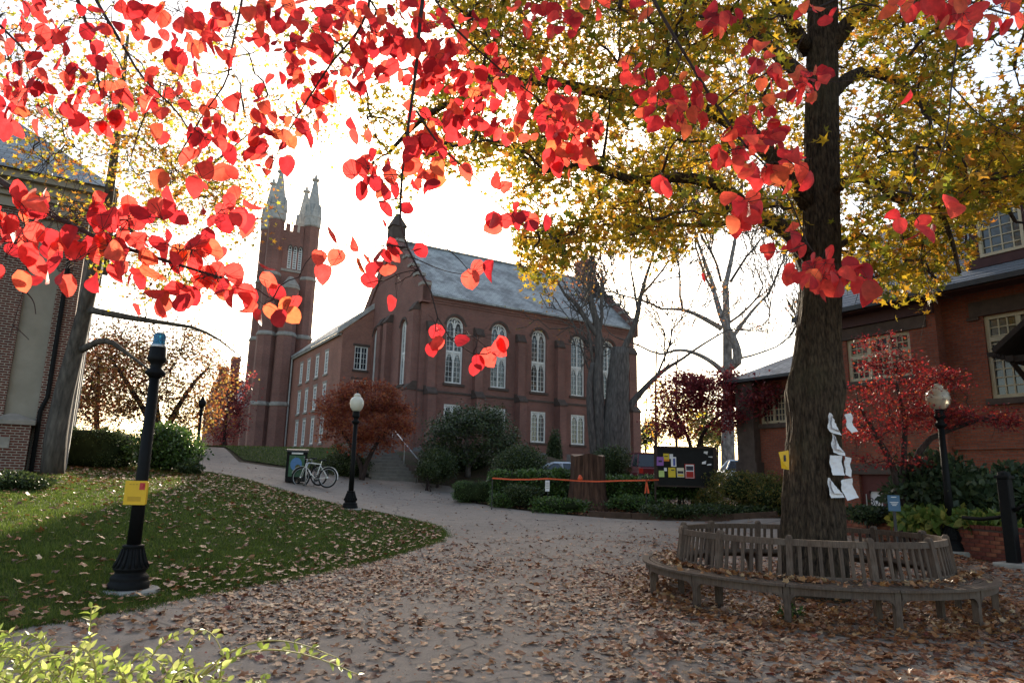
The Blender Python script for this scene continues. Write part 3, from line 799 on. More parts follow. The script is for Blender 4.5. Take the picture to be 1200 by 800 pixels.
win_arch(chapel, pL, 2.6, 3.7, 8.05, 12.85, 12.3); win_arch(chapel, pL, 8.3, 9.4, 7.4, 13.2, 12.6)
for a, b, lo, hi in lowh: win_rect(chapel, pF, a, b, lo, hi, 2, 6, mull=1, pointed_lights=True, sill='brown_stone', fw=.11, mw=.025)
mb = MB()                                                        # brick corbel and cornice
for k in range(3): mb.boxf(pF, -.05, CHL + .05, ZE - .5 + k * .16, ZE - .34 + k * .16, -.05, .06 + .07 * k)
mb.build('cornice', 'chapel_brick', chapel)
mb = MB()
for sgn in (0, 1):
    y0, y1 = (-.32, CHW / 2) if sgn == 0 else (CHW + .32, CHW / 2)
    z0 = ZE - .02; rings = []
    mb.loft([[(.35, y0, z0 - .06), (CHL - .35, y0, z0 - .06), (CHL - .35, y0, z0 + .08), (.35, y0, z0 + .08)], [(.35, y1, ZR - .06), (CHL - .35, y1, ZR - .06), (CHL - .35, y1, ZR + .08), (.35, y1, ZR + .08)]])
rf = mb.build('roof', 'old_slate', chapel)
mb = MB(); mb.box(.35, CHL - .35, CHW / 2 - .16, CHW / 2 + .16, ZR + .03, ZR + .16); mb.build('ridge_cap', 'pale_stone', rf)
for xx in (0, CHL):                                              # gable parapets with stepped shoulders
    mb = MB(); x0, x1 = (-.12, .42) if xx == 0 else (CHL - .42, CHL + .12)
    for ya, yb in ((-.35, CHW / 2), (CHW + .35, CHW / 2)):
        mb.loft([[(x0, ya, ZE - .5), (x1, ya, ZE - .5), (x1, ya, ZE + .55), (x0, ya, ZE + .55)], [(x0, yb, ZR - .5), (x1, yb, ZR - .5), (x1, yb, ZR + .55), (x0, yb, ZR + .55)]])
        mb.box(x0 - .05, x1 + .05, min(ya, ya + (.9 if yb > ya else -.9)), max(ya, ya + (.9 if yb > ya else -.9)), ZE - .6, ZE + .95)
    mb.build('parapet', 'chapel_brick', chapel)
    n = 6
    for k in range(n):
        ya = -.4 + (CHW / 2 + .4) * k / n; za = ZE + .62 + (ZR - ZE) * k / n
        mb = MB(); mb.box(x0 - .08, x1 + .08, ya, ya + .75, za, za + .22); mb.build('coping_stone', 'stone_trim', chapel)
mb = MB(); yc = CHW / 2                                            # gable pinnacle at the near end, chimney at the far end
mb.box(-.35, .75, yc - .55, yc + .55, ZR - 1.2, ZR + 1.1); mb.loft([[(-.45, yc - .65, ZR + 1.1), (.85, yc - .65, ZR + 1.1), (.85, yc + .65, ZR + 1.1), (-.45, yc + .65, ZR + 1.1)], [(.1, yc - .1, ZR + 2.3), (.3, yc - .1, ZR + 2.3), (.3, yc + .1, ZR + 2.3), (.1, yc + .1, ZR + 2.3)]])
mb.build('pinnacle', 'brown_stone', chapel)
mb = MB(); mb.box(CHL - 1.1, CHL + .25, yc - .7, yc + .7, ZR - 1.5, ZR + 1.9); mb.box(CHL - 1.2, CHL + .35, yc - .8, yc + .8, ZR + 1.5, ZR + 1.75)
mb.build('chimney', 'chapel_brick', chapel)
def buttress(parent, pt, s, w, z0, steps, mat='chapel_brick', cap='brown_stone'):
    """brick buttress in stages with sloped stone weatherings"""
    mb, cps = MB(), []; z = z0
    for (zt, d) in steps:
        cp = MB(); cps.append(cp)
        mb.boxf(pt, s - w / 2, s + w / 2, z, zt, -.05, d)
        cp.loft([[pt(s - w / 2 - .05, zt, -.02), pt(s + w / 2 + .05, zt, -.02), pt(s + w / 2 + .05, zt, d + .07), pt(s - w / 2 - .05, zt, d + .07)],
                 [pt(s - w / 2 - .05, zt + .1, -.02), pt(s + w / 2 + .05, zt + .1, -.02), pt(s + w / 2 + .05, zt + .1, d + .07), pt(s - w / 2 - .05, zt + .1, d + .07)],
                 [pt(s - w / 2 - .05, zt + .62, -.02), pt(s + w / 2 + .05, zt + .62, -.02), pt(s + w / 2 + .05, zt + .62, .05 + d * .35), pt(s - w / 2 - .05, zt + .62, .05 + d * .35)]])
        z = zt + .1
    b = mb.build('buttress', mat, parent)
    for cp in cps: cp.build('weathering', cap, b)
for s in (.75, 4.46, 8.04, 11.62, 15.2): buttress(chapel, pF, s, .62, ZB, [(7.1, .75), (11.6, .42)])
buttress(chapel, pF, CHL - .5, .8, ZB, [(7.1, .8), (11.9, .45)])
for s in (.6, 5.6, 6.9): buttress(chapel, pL, s, .7, ZB, [(7.4, .8), (13.0, .5)])
mb = MB(); mb.boxf(pF, -.03, CHL + .03, ZB - .2, 3.55, -.1, .1); mb.boxf(pL, -.03, CHW, ZB - .2, 3.55, -.1, .1); mb.build('foundation', 'foundation_stone', chapel)
mb = MB(); mb.boxf(pF, -.02, CHL + .02, 7.3, 7.45, -.05, .06); mb.build('string_course', 'brown_stone', chapel)

# ---- annex beside the chapel
s_at = along(c0 + ZZ * 8, VY, 432); a_r = c0 + VY * s_at
t_at = along(a_r + ZZ * 8, VX, 397); a0 = a_r + VX * t_at                # its corner
AEL = a_r - a0; aw = float(np.linalg.norm(AEL)); AW = 7.5
far = along(a0 + ZZ * 6, VY, 336.5)
AB, AE, AR = 2.4, 12.75, 16.2
annex = thing('brick_annex', 'orange red brick hall with three rows of white sash windows beside the tower', 'building', a0, AZ)
pS = plane((0, 0, 0), Y_, -X_); pE = plane((0, 0, 0), X_, -Y_)
mb = MB()
rows = [(4.15, 6.35), (7.05, 9.05), (9.85, 11.75)]
cols = [along(a0 + ZZ * 8, VY, q) for q in (379.5, 368.5, 358.5, 350)]
cols = [float(np.clip(q, .8, far - .8)) for q in cols]
hs = [(q - .45, q + .45, lo, hi) for q in cols for lo, hi in rows]
wall(mb, pS, 0, far, AB, AE, hs, .3)
he = [(1.05, 2.15, lo, hi) for lo, hi in rows[1:]]
wall(mb, pE, 0, AW, AB, AE, he, .3)
mb.quad(pE(0, AE), pE(AW, AE), pE(AW / 2, AR))
mb.build('wall', 'annex_brick', annex)
for a, b, lo, hi in hs: win_rect(annex, pS, a, b, lo, hi, 2, 6, sill='stone_trim', lintel='stone_trim', fw=.13, mw=.04, rec=.08)
for a, b, lo, hi in he: win_rect(annex, pE, a, b, lo, hi, 2, 4, mull=1, sill='brown_stone', lintel='brown_stone')
mb = MB()
for x0, x1 in ((-.3, AW / 2), (AW + .3, AW / 2)):
    mb.loft([[(x0, .25, AE - .05), (x0, far, AE - .05), (x0, far, AE + .12), (x0, .25, AE + .12)], [(x1, .25, AR - .05), (x1, far, AR - .05), (x1, far, AR + .12), (x1, .25, AR + .12)]])
mb.build('roof', 'old_slate', annex)
mb = MB()
for x0, x1 in ((-.35, AW / 2), (AW + .35, AW / 2)): mb.loft([[(x0, -.1, AE - .1), (x0, .3, AE - .1), (x0, .3, AE + .35), (x0, -.1, AE + .35)], [(x1, -.1, AR - .1), (x1, .3, AR - .1), (x1, .3, AR + .35), (x1, -.1, AR + .35)]])
mb.build('coping', 'pale_stone', annex)
mb = MB(); mb.boxf(pS, .32, far, AE - .2, AE, -.05, .22); mb.build('gutter', 'pale_stone', annex)
mb = MB(); mb.tube([(-.16, far - .35, AE - .1), (-.16, far - .35, AB)], .08, 8); mb.build('downpipe', 'pale_stone', annex)
mb = MB(); mb.boxf(pS, -.04, far, AB - .5, 3.55, -.1, .06); mb.boxf(pE, -.04, aw, AB - .5, 3.55, -.1, .06); mb.build('foundation', 'stone_trim', annex)

# ---- tower
tc = a0 + VY * (far + 1.2)
tt = along(tc + ZZ * 3, VX, 298); t0 = tc + VX * tt
tower = thing('brick_tower', 'tall slender brick tower with octagonal corner turrets and stone pinnacles', 'tower', t0, AZ)
def tz(x, y): return float(P(x, y, t0[1])[2])
TB = 2.2
z_band = [tz(300, 474), tz(305, 392), tz(312, 322)]
z_par, z_top = tz(330, 268), tz(316, 196)
TW = 3.55
pT = plane((0, 0, 0), X_, -Y_); pTl = plane((0, 0, 0), Y_, -X_)
mb = MB()
lv = [(1.35 + k * .52, 1.35 + k * .52 + .36, tz(332, 312), tz(332, 285), tz(332, 291)) for k in (0, 1, 2)]
wall(mb, plane((0, -.15, 0), X_, -Y_), 0, TW, TB, z_par, lv, .3)
wall(mb, plane((-.15, 0, 0), Y_, -X_), 0, TW, TB, z_par); wall(mb, plane((TW + .15, 0, 0), Y_, X_), 0, TW, TB, z_par); wall(mb, plane((0, TW + .15, 0), X_, Y_), 0, TW, TB, z_par)
mb.quad((-.15, -.15, z_par - .8), (TW + .15, -.15, z_par - .8), (TW + .15, TW + .15, z_par - .8), (-.15, TW + .15, z_par - .8))
mb.build('wall', 'chapel_brick', tower)
for a, b, lo, hi, sp in lv:
    w = MB(); pt = plane((0, -.15, 0), X_, -Y_); w.strip(pt, [(a + .03, lo)] + arch_pts(a + .03, b - .03, sp, hi - .03, 8) + [(b - .03, lo)], .06, -.12, -.02)
    wo = w.build('window', 'white_paint', tower)
    for k in range(9):
        z = lo + .05 + (hi - lo - .3) * k / 9; l = MB(); l.loft([[pt(a + .05, z, -.04), pt(b - .05, z, -.04), pt(b - .05, z + .05, -.04), pt(a + .05, z + .05, -.04)], [pt(a + .05, z + .14, -.2), pt(b - .05, z + .14, -.2), pt(b - .05, z + .19, -.2), pt(a + .05, z + .19, -.2)]]); l.build('slat', 'white_paint', wo)
    h = MB(); h.strip(pt, arch_pts(a - .05, b + .05, sp, hi + .06, 8), .1, -.02, .08); h.build('hood_mould', 'brown_stone', wo)
for s in (.3, 1.0, 1.7, 2.4, 3.1):
    for pl in (plane((0, -.15, 0), X_, -Y_), plane((-.15, 0, 0), Y_, -X_), plane((0, TW + .15, 0), X_, Y_), plane((TW + .15, 0, 0), Y_, X_)): mb = MB(); mb.boxf(pl, s - .02, s + .36, z_par - .02, z_par + .75, -.3, .03); mb.build('battlement', 'chapel_brick', tower)
mb = MB(); mb.boxf(plane((0, -.15, 0), X_, -Y_), .6, TW - .6, tz(335, 315) - .1, tz(335, 315) + .15, -.1, .12); mb.build('string_course', 'stone_trim', tower)
def turret(x, y, r, top, pin=True, zt=None):
    body, caps = MB(), []; z = TB; rr = r * 1.22
    for zb, rn in zip(z_band + [zt or z_par + .9], (r * 1.22, r * 1.12, r * 1.04, r)):
        if top is not None and zb > top: zb = top
        body.lathe([(rn, z), (rn, zb)], 8, (x, y, 0), ph=R(22.5)); cap = MB(); caps.append(cap); cap.lathe([(rn * 1.06, zb - .12), (rn * 1.1, zb), (rn * .93, zb + .3)], 8, (x, y, 0), ph=R(22.5))
        z = zb
        if top is not None and zb >= top: break
    b = body.build('turret', 'chapel_brick', tower)
    for c_ in caps: c_.build('stone_band', 'stone_trim', b)
    if top is not None: 
        k = MB(); k.lathe([(r * 1.1, top + .2), (r * .3, top + 1.2)], 8, (x, y, 0), ph=R(22.5)); k.build('stone_cap', 'stone_trim', b); return
    zz = zt or z_par + .9; L = z_top - zz
    k = MB(); k.lathe([(r * 1.12, zz), (r * 1.14, zz + L * .2), (r * .95, zz + L * .3), (r * .9, zz + L * .34), (r * .30, zz + L * .86), (r * .26, zz + L * .88), (r * .5, zz + L * .9), (r * .5, zz + L * .93), (r * .2, zz + L * .95), (r * .16, zz + L), (.02, zz + L * 1.03)], 8, (x, y, 0), ph=R(22.5))
    for j in range(8):                                            # small gablets round the foot of the spire
        a = 2 * math.pi * j / 8; ca, sa = math.cos(a), math.sin(a); q = lambda u_, z_, o: (x + ca * (r * 1.02 + o) - sa * u_, y + sa * (r * 1.02 + o) + ca * u_, z_)
        k.loft([[q(-r * .42, zz + L * .16, .06), q(r * .42, zz + L * .16, .06), q(0, zz + L * .42, .03)], [q(-r * .42, zz + L * .16, -.3), q(r * .42, zz + L * .16, -.3), q(0, zz + L * .42, -.3)]])
    k.build('pinnacle', 'pale_stone', b)
turret(0, 0, .80, None); turret(TW, 0, .80, None); turret(0, TW, .80, None); turret(TW, TW, .80, None)
turret(1.72, -.75, .86, tz(325, 337)); 
mb = MB()
for x, y in ((0, 0), (TW, 0), (0, TW), (1.72, -.75)): mb.lathe([(1.15, TB - .6), (1.15, TB + .9), (1.0, TB + 1.2)], 8, (x, y, 0), ph=R(22.5))
mb.build('plinth', 'brown_stone', tower)

# ---- far brick building with a chimney stack, left of the tower
f0 = P(252, 500, 78); f0[2] = 0
fb = thing('far_building', 'distant brick building with chimney stacks and slate roof left of the tower', 'building', f0, AZ)
def fz(x, y): return float(P(x, y, 78)[2])
mb = MB(); mb.box(0, 14, 0, 10, 1, fz(270, 470)); mb.quad((0, 0, fz(270, 470)), (0, 10, fz(270, 470)), (0, 5, fz(270, 440))); mb.build('wall', 'chapel_brick', fb)
mb = MB()
for y0, y1 in ((-.3, 5), (10.3, 5)): mb.loft([[(.2, y0, fz(270, 471)), (14, y0, fz(270, 471)), (14, y0, fz(270, 469)), (.2, y0, fz(270, 469))], [(.2, y1, fz(270, 440)), (14, y1, fz(270, 440)), (14, y1, fz(270, 438)), (.2, y1, fz(270, 438))]])
mb.build('roof', 'old_slate', fb)
for q, yt in ((.2, 430), (1.35, 417)): mb = MB(); mb.box(q - .35, q + .55, -.7, .2, 1, fz(262, yt)); mb.box(q - .42, q + .62, -.77, .27, fz(262, yt) - .5, fz(262, yt) - .2); mb.build('chimney', 'chapel_brick', fb)

# ---- brick hall on the right
h0 = P(1180, 450, 17.5); h0[2] = 0
hall = thing('brick_hall', 'red brick building with slate roof, dormer and cream multi-pane windows', 'building', h0, AZ)
pH = plane((0, 0, 0), Y_, -X_)              # s runs away to the left along the front
def hs_(px_): return float(along(h0 + ZZ * 4, VY, px_))
def hz(px_, py): q = h0 + VY * hs_(px_); return float(P(px_, py, q[1])[2])
S_R, S_STEP, S_L = -5.0, hs_(1114), hs_(962)
S_END = hs_(864)
E_Z = hz(1190, 334)
wR = [(hs_(1245), hs_(1162), hz(1180, 466), hz(1168, 370))]
wL = [(hs_(1073), hs_(997), hz(1020, 448), hz(1020, 399))]
dR = [(hs_(1056), hs_(1003), 0.15, hz(1020, 556))]
PJ = .38                                     # the left part stands forward
pH2 = plane((-PJ, 0, 0), Y_, -X_)
def hs2(px_): return float(along(h0 - VX * PJ + ZZ * 4, VY, px_))
wL = [(hs2(1073), hs2(997), wL[0][2], wL[0][3])]; dR = [(hs2(1062), hs2(1000), .12, dR[0][3])]
mb = MB()
wall(mb, pH, S_R, S_STEP, -.3, E_Z, [(*wR[0],)], .28)
mb.quad((0, S_STEP, -.3), (-PJ, S_STEP, -.3), (-PJ, S_STEP, E_Z), (0, S_STEP, E_Z))
wall(mb, pH2, S_STEP, S_L, -.3, E_Z, wL + dR, .28)
HD = 11.0
mb.quad((-PJ, S_L, -.3), (HD, S_L, -.3), (HD, S_L, E_Z), (-PJ, S_L, E_Z)); mb.quad((0, S_R, -.3), (HD, S_R, -.3), (HD, S_R, E_Z), (0, S_R, E_Z)); mb.quad((HD, S_R, -.3), (HD, S_L, -.3), (HD, S_L, E_Z), (HD, S_R, E_Z))
mb.build('wall', 'hall_brick', hall)
win_rect(hall, pH, *wR[0], 3, 9, 'cream_paint', rec=.16, fw=.1, mw=.032, mull=1, trans=[hz(1165, 398)], sill='brown_stone', lintel=None)
win_rect(hall, pH2, *wL[0], 3, 6, 'cream_paint', rec=.16, fw=.1, mw=.03, mull=2, trans=[hz(1020, 420)], sill='brown_stone', lintel=None)
mb = MB(); mb.boxf(pH, wR[0][0] - .3, wR[0][1] + .3, wR[0][3] + .01, wR[0][3] + .42, -.1, .06); mb.build('lintel_band', 'brown_stone', hall); mb = MB(); mb.boxf(pH, wR[0][1] + .08, wR[0][1] + .38, wR[0][3] - .08, wR[0][3], -.05, .06); mb.build('lintel_end', 'brown_stone', hall); mb = MB()
mb.boxf(pH2, S_STEP + .25, S_L - .2, wL[0][3] + .01, wL[0][3] + .36, -.1, .05); mb.build('lintel_band', 'brown_stone', hall)
mb = MB(); mb.boxf(pH2, S_STEP + .02, S_L, hz(1020, 556) + .01, hz(1020, 556) + .30, -.1, .06); mb.build('stone_band', 'brown_stone', hall)
mb = MB(); mb.boxf(pH, S_R, S_STEP - .02, -.3, hz(1130, 527), -.1, .14); mb.boxf(pH, S_R, S_STEP - .02, hz(1130, 527), hz(1130, 527) + .1, -.1, .2); mb.build('plinth', 'hall_brick', hall)
ap = MB(); ap.strip(pH, arch_pts(hs_(1240), hs_(1172), hz(1185, 556), hz(1190, 540), 12), .34, -.05, .17); ap.build('brick_arch', 'hall_brick', hall)
# door of the lower floor with two posters
a, b, lo, hi = dR[0]
dm = MB(); o0, o1 = -.24, -.12
dm.boxf(pH2, a, b, hi - .28, hi, o0, o1)
n = 2; lw = (b - a) / n
for k in range(n):
    l0, l1 = a + k * lw, a + (k + 1) * lw
    dm.boxf(pH2, l0, l0 + .2, lo, hi - .28, o0, o1); dm.boxf(pH2, l1 - .2, l1, lo, hi - .28, o0, o1); dm.boxf(pH2, l0 + .2, l1 - .2, lo, lo + .75, o0, o1); dm.boxf(pH2, l0 + .2, l1 - .2, hi - .48, hi - .28, o0, o1)
dr = dm.build('door', 'door_paint', hall)
g = MB(); g.boxf(pH2, a + .1, b - .1, lo + .6, hi - .4, o0 + .02, o0 + .04); g.build('pane', 'window_glass', dr)
for k in range(n):
    hm = MB(); cxs = a + (k + .5) * lw + (.25 if k else -.25); hm.tube([pH2(cxs, lo + .9, -.06), pH2(cxs, lo + 1.25, -.06)], .015, 6); hm.build('handle', 'galvanised', dr)
posters = []
for k in range(n):
    cs, cz = a + (k + .5) * lw, (lo + hi) / 2 + .12
    pm = MB(); rr, rz_ = lw * .27, .36
    sup = [(cs + rr * math.copysign(abs(math.cos(t)) ** .7, math.cos(t)), cz + rz_ * math.copysign(abs(math.sin(t)) ** .7, math.sin(t))) for t in np.linspace(0, 2 * math.pi, 25)[:-1]]
    pm.loft([[pH2(p_, q_, o0 + .045) for p_, q_ in sup], [pH2(p_, q_, o0 + .05) for p_, q_ in sup]])
    po = pm.build('door_poster', 'paper')
    po.matrix_world = Matrix.Translation(Vector(h0)) @ Matrix.Rotation(AZ, 4, 'Z')
    tag(po, ['white rounded poster with R on the basement door half nearer the maple', 'white rounded poster reading 80% on the basement door half nearer the big trunk'][k], 'poster')
    cu = bpy.data.curves.new('lettering', 'FONT'); cu.body = ['R.', '80%'][k]; cu.size = .3; cu.align_x = 'CENTER'; cu.align_y = 'CENTER'; cu.extrude = .001
    tmp = bpy.data.objects.new('lettering_text', cu); COL.objects.link(tmp); bpy.context.view_layer.update()
    tme = bpy.data.meshes.new_from_object(tmp.evaluated_get(bpy.context.evaluated_depsgraph_get())); bpy.data.objects.remove(tmp); tme.materials.clear(); tme.materials.append(MAT('print_dark'))
    to = link('lettering', tme, po)
    # text lies in the wall plane, read from outside (-x): its right is -y
    m = Matrix(((0, 0, -1, 0), (-1, 0, 0, 0), (0, 1, 0, 0), (0, 0, 0, 1))); q_ = pH2(cs, cz, o0 + .053); m.translation = Vector(q_)
    to.matrix_local = m
# roof: plane from the eaves up, slates laid one by one where they can be told apart
PIT = R(38); EAVE_O = .55
def roofp(s, r, off=0.0): return np.array([-PJ - EAVE_O + r * math.cos(PIT) - off * math.sin(PIT), s, E_Z + .0 + r * math.sin(PIT) + off * math.cos(PIT)])
RL = 7.2
mb = MB(); rs0, rs1 = S_R - .4, S_L + .12
mb.loft([[roofp(rs0, 0, -.1), roofp(rs1, 0, -.1), roofp(rs1, 0, 0), roofp(rs0, 0, 0)], [roofp(rs0, RL, -.1), roofp(rs1, RL, -.1), roofp(rs1, RL, 0), roofp(rs0, RL, 0)]])
top = roofp(0, RL); 
mb.quad((top[0], rs0, top[2]), (top[0], rs1, top[2]), (HD + .5, rs1, E_Z + .2), (HD + .5, rs0, E_Z + .2))
mb.quad((-PJ - .1, S_L, E_Z), (HD, S_L, E_Z), (top[0], S_L, top[2] - .1))
roof = mb.build('roof', 'slate', hall)
SW, SE = .27, .20
sl = MB(); sl.loft([[(0, 0, 0), (.02, -.03, 0), (SW - .02, -.03, 0), (SW - .006, 0, 0), (SW - .006, SE * 1.6, 0), (0, SE * 1.6, 0)], [(0, 0, .016), (.02, -.03, .016), (SW - .02, -.03, .016), (SW - .006, 0, .016), (SW - .006, SE * 1.6, .004), (0, SE * 1.6, .004)]])
smesh = bpy.data.meshes.new('slate'); smesh.from_pydata(sl.v, [], sl.f); smesh.materials.append(MAT('slate_piece')); smesh.update()
cand = []
for i in range(int(5.0 / SE)):
    for j in range(int((rs1 - rs0) / SW)):
        s = rs0 + j * SW + (SW / 2 if i % 2 else 0); w = roofp(s, i * SE, .012)
        wl = h0 + VX * w[0] + VY * w[1] + ZZ * w[2]; u_, v_ = pxl(wl)
        if 930 < u_ < 1230 and v_ > 250: cand.append((np.linalg.norm(wl - CC), s, i))
cand.sort()
restm = MB()
for n_, (dd, s, i) in enumerate(cand):
    o = roofp(s, i * SE, .014 + random.uniform(0, .005)); til = random.uniform(-.012, .012)
    ax = np.array([0, 1.0, 0]); ay = np.array([math.cos(PIT), 0, math.sin(PIT)]); az = np.cross(ax, ay) * -1
    az = np.array([-math.sin(PIT), 0, math.cos(PIT)]); ay2 = ay + az * (-.03); 
    if n_ < 300:
        ob = link('slate', smesh, roof); m = Matrix(((ax[0], ay2[0], az[0], o[0]), (ax[1], ay2[1], az[1], o[1]), (ax[2] + til, ay2[2], az[2], o[2]), (0, 0, 0, 1))); ob.matrix_local = m
    else:
        k = len(restm.v); restm.v += [tuple(o + ax * q[0] + ay2 * q[1] + az * q[2]) for q in sl.v]; restm.f += [tuple(k + f for f in ff) for ff in sl.f]; restm.m += [0] * len(sl.f)
if restm.v: tag(restm.build('slate_courses', 'slate_piece', roof), kind='stuff')
mb = MB(); e = roofp(0, 0)
mb.box(e[0] - .12, e[0] + .02, rs0, rs1, E_Z - .12, E_Z + .02); mb.build('gutter', 'dark_metal', hall)
mb = MB(); mb.box(-PJ - EAVE_O + .03, -PJ - .001, rs0, rs1, E_Z - .16, E_Z - .08); mb.box(-PJ - .12, -PJ - .002, S_STEP, S_L, E_Z - .5, E_Z - .17); mb.build('soffit', 'maroon_paint', hall)
# gabled dormer
ds1 = float(along(h0 - VX * .3 + ZZ * 8, VY, 1137)); ds0 = ds1 - 2.7
dz0, dzt = float(P(1165, 318, (h0 + VY * hs_(1160))[1] + 1.2)[2]), 0
dx = -.30                                                          # set back on the roof
pD = plane((dx, 0, 0), Y_, -X_)
dzb = E_Z + (dx + PJ + EAVE_O) * math.tan(PIT) - .05
dwh = 1.62; dgh = dzb + dwh + .28; dpk = dgh + 1.35; dc = (ds0 + ds1) / 2
dorm = MB(); wd = [(dc + .02 + .06, ds1 - .22, dzb + .32, dzb + dwh), (ds0 + .22, dc - .08, dzb + .32, dzb + dwh)]
wall(dorm, pD, ds0, ds1, dzb, dgh, wd, .12)
dorm.quad((dx, ds0, dzb), (dx + 3.5, ds0, dgh), (dx, ds0, dgh)); dorm.quad((dx, ds1, dzb), (dx + 3.5, ds1, dgh), (dx, ds1, dgh))
dob = dorm.build('dormer', 'maroon_paint', hall)
gb = MB(); gb.loft([[pD(ds0 - .1, dgh, .0), pD(ds1 + .1, dgh, .0), pD(dc, dpk, .0)], [pD(ds0 - .1, dgh, .05), pD(ds1 + .1, dgh, .05), pD(dc, dpk, .05)]]); gb.build('gable', 'stucco_panel', dob)
bb = MB(); bb.boxf(pD, ds0 - .1, ds1 + .1, dgh - .22, dgh, -.05, .1); bb.build('beam', 'maroon_paint', dob); bb = MB(); bb.boxf(pD, ds0 - .05, ds1 + .05, dzb + .02, dzb + .24, -.05, .12); bb.build('beam', 'maroon_paint', dob)
rr = MB()
for sg in (1, -1):
    e0, e1 = dc, dc + sg * ((ds1 - ds0) / 2 + .45); ze = dgh - .3
    rr.loft([[(dx - .4, e1, ze), (dx + 4.5, e1, ze), (dx + 4.5, e1, ze + .12), (dx - .4, e1, ze + .12)], [(dx - .4, e0, dpk + .1), (dx + 4.5, e0, dpk + .1), (dx + 4.5, e0, dpk + .24), (dx - .4, e0, dpk + .24)]])
rr.build('dormer_roof', 'slate', dob)
for k, (a, b, lo, hi) in enumerate(wd):
    w = MB(); w.boxf(pD, a, a + .07, lo, hi, -.1, .03); w.boxf(pD, b - .07, b, lo, hi, -.1, .03); w.boxf(pD, a + .07, b - .07, lo, lo + .08, -.1, .03); w.boxf(pD, a + .07, b - .07, hi - .07, hi, -.1, .03)
    for j in range(1, 4): w.boxf(pD, a + (b - a) * j / 4 - .014, a + (b - a) * j / 4 + .014, lo + .08, hi - .07, -.09, -.04)
    for j in range(1, 5): w.boxf(pD, a + .07, b - .07, lo + (hi - lo) * j / 5 - .014, lo + (hi - lo) * j / 5 + .014, -.088, -.042)
    wo = w.build('window_frame', 'cream_paint', dob); g = MB(); g.boxf(pD, a + .02, b - .02, lo + .02, hi - .02, -.085, -.075); g.build('pane', ['window_glass', 'warm_glass'][k], dob)
# low wing with hipped roof at the far end
wg = MB(); WZ = hz(900, 438); x0w, x1w = .7, 9; pW = plane((x0w, 0, 0), Y_, -X_)
sA, sB = S_L + .01, float(along(h0 + VX * x0w + ZZ * 3, VY, 872))
ww = [(float(along(h0 + VX * x0w + ZZ * 3, VY, 923)), float(along(h0 + VX * x0w + ZZ * 3, VY, 893)), float(P(905, 495, (h0 + VX * x0w + VY * (sA + 2))[1])[2]), float(P(905, 462, (h0 + VX * x0w + VY * (sA + 2))[1])[2]))]
wall(wg, pW, sA, sB, -.3, WZ, ww, .25)
wg.quad((x0w, sB, -.3), (x1w, sB, -.3), (x1w, sB, WZ), (x0w, sB, WZ))
wgo = wg.build('wing', 'hall_brick', hall)
win_rect(hall, pW, *ww[0], 3, 4, 'cream_paint', mull=1, sill='brown_stone', lintel='brown_stone', mw=.03)
bt = MB(); bt.box(x0w - .35, x0w - .01, sB - .75, sB + .02, -.3, WZ - .1); bt.box(x0w - .42, x0w - .005, sB - .85, sB + .06, -.3, float(P(868, 540, 24)[2])); bt.build('corner_pier', 'brown_stone', hall)
hp = MB(); o = .5; zr = WZ + 2.1
hp.quad((x0w - o, sA, WZ - .03), (x0w - o, sB + o, WZ - .03), (4.5, sB - 3.0, zr), (4.5, sA, zr)); hp.quad((x0w - o, sB + o, WZ - .03), (x1w + o, sB + o, WZ - .03), (4.5, sB - 3.0, zr)); hp.quad((x1w + o, sA, WZ - .03), (x1w + o, sB + o, WZ - .03), (4.5, sB - 3.0, zr), (4.5, sA, zr))
hp.build('wing_roof', 'slate', hall)
hp = MB(); hp.box(x0w - o - .08, x0w - .002, sA, sB + o, WZ - .14, WZ - .035); hp.build('wing_gutter', 'dark_metal', hall)
# bracketed timber canopy over an entrance, at the right edge
cy1 = along(h0 - VX * 1.9 + ZZ * 4, VY, 1172); cz = float(P(1178, 412, (h0 - VX * 1.9 + VY * cy1)[1])[2])
cnp = MB()
cnp.loft([[(-2.0, cy1, cz - .05), (-2.0, cy1 + .05, cz + .06), (-2.0, cy1 - 1.3, cz + 1.15), (-2.0, cy1 - 1.3, cz + 1.0)], [(0, cy1, cz - .05), (0, cy1 + .05, cz + .06), (0, cy1 - 1.3, cz + 1.15), (0, cy1 - 1.3, cz + 1.0)]])
cnp.loft([[(-2.0, cy1 - 2.6, cz - .05), (-2.0, cy1 - 2.65, cz + .06), (-2.0, cy1 - 1.3, cz + 1.15), (-2.0, cy1 - 1.3, cz + 1.0)], [(0, cy1 - 2.6, cz - .05), (0, cy1 - 2.65, cz + .06), (0, cy1 - 1.3, cz + 1.15), (0, cy1 - 1.3, cz + 1.0)]])
cob = cnp.build('canopy', 'canopy_wood', hall)
for k in range(9):
    s = -2.0 + .22 * k; r_ = MB(); r_.box(s, s + .09, cy1 - .02, cy1 + .16, cz - .12, cz - .02); r_.build('rafter', 'canopy_wood', cob)
br = MB(); br.box(-1.95, 0, cy1 - .35, cy1 - .2, cz - .28, cz - .14); br.tube([(-1.8, cy1 - .28, cz - .3), (-.05, cy1 - .28, cz - 1.3)], .07, 4); br.box(-1.9, -.05, cy1 - 2.4, cy1 - .35, cz - .3, cz - .15); br.build('bracket', 'canopy_wood', cob)

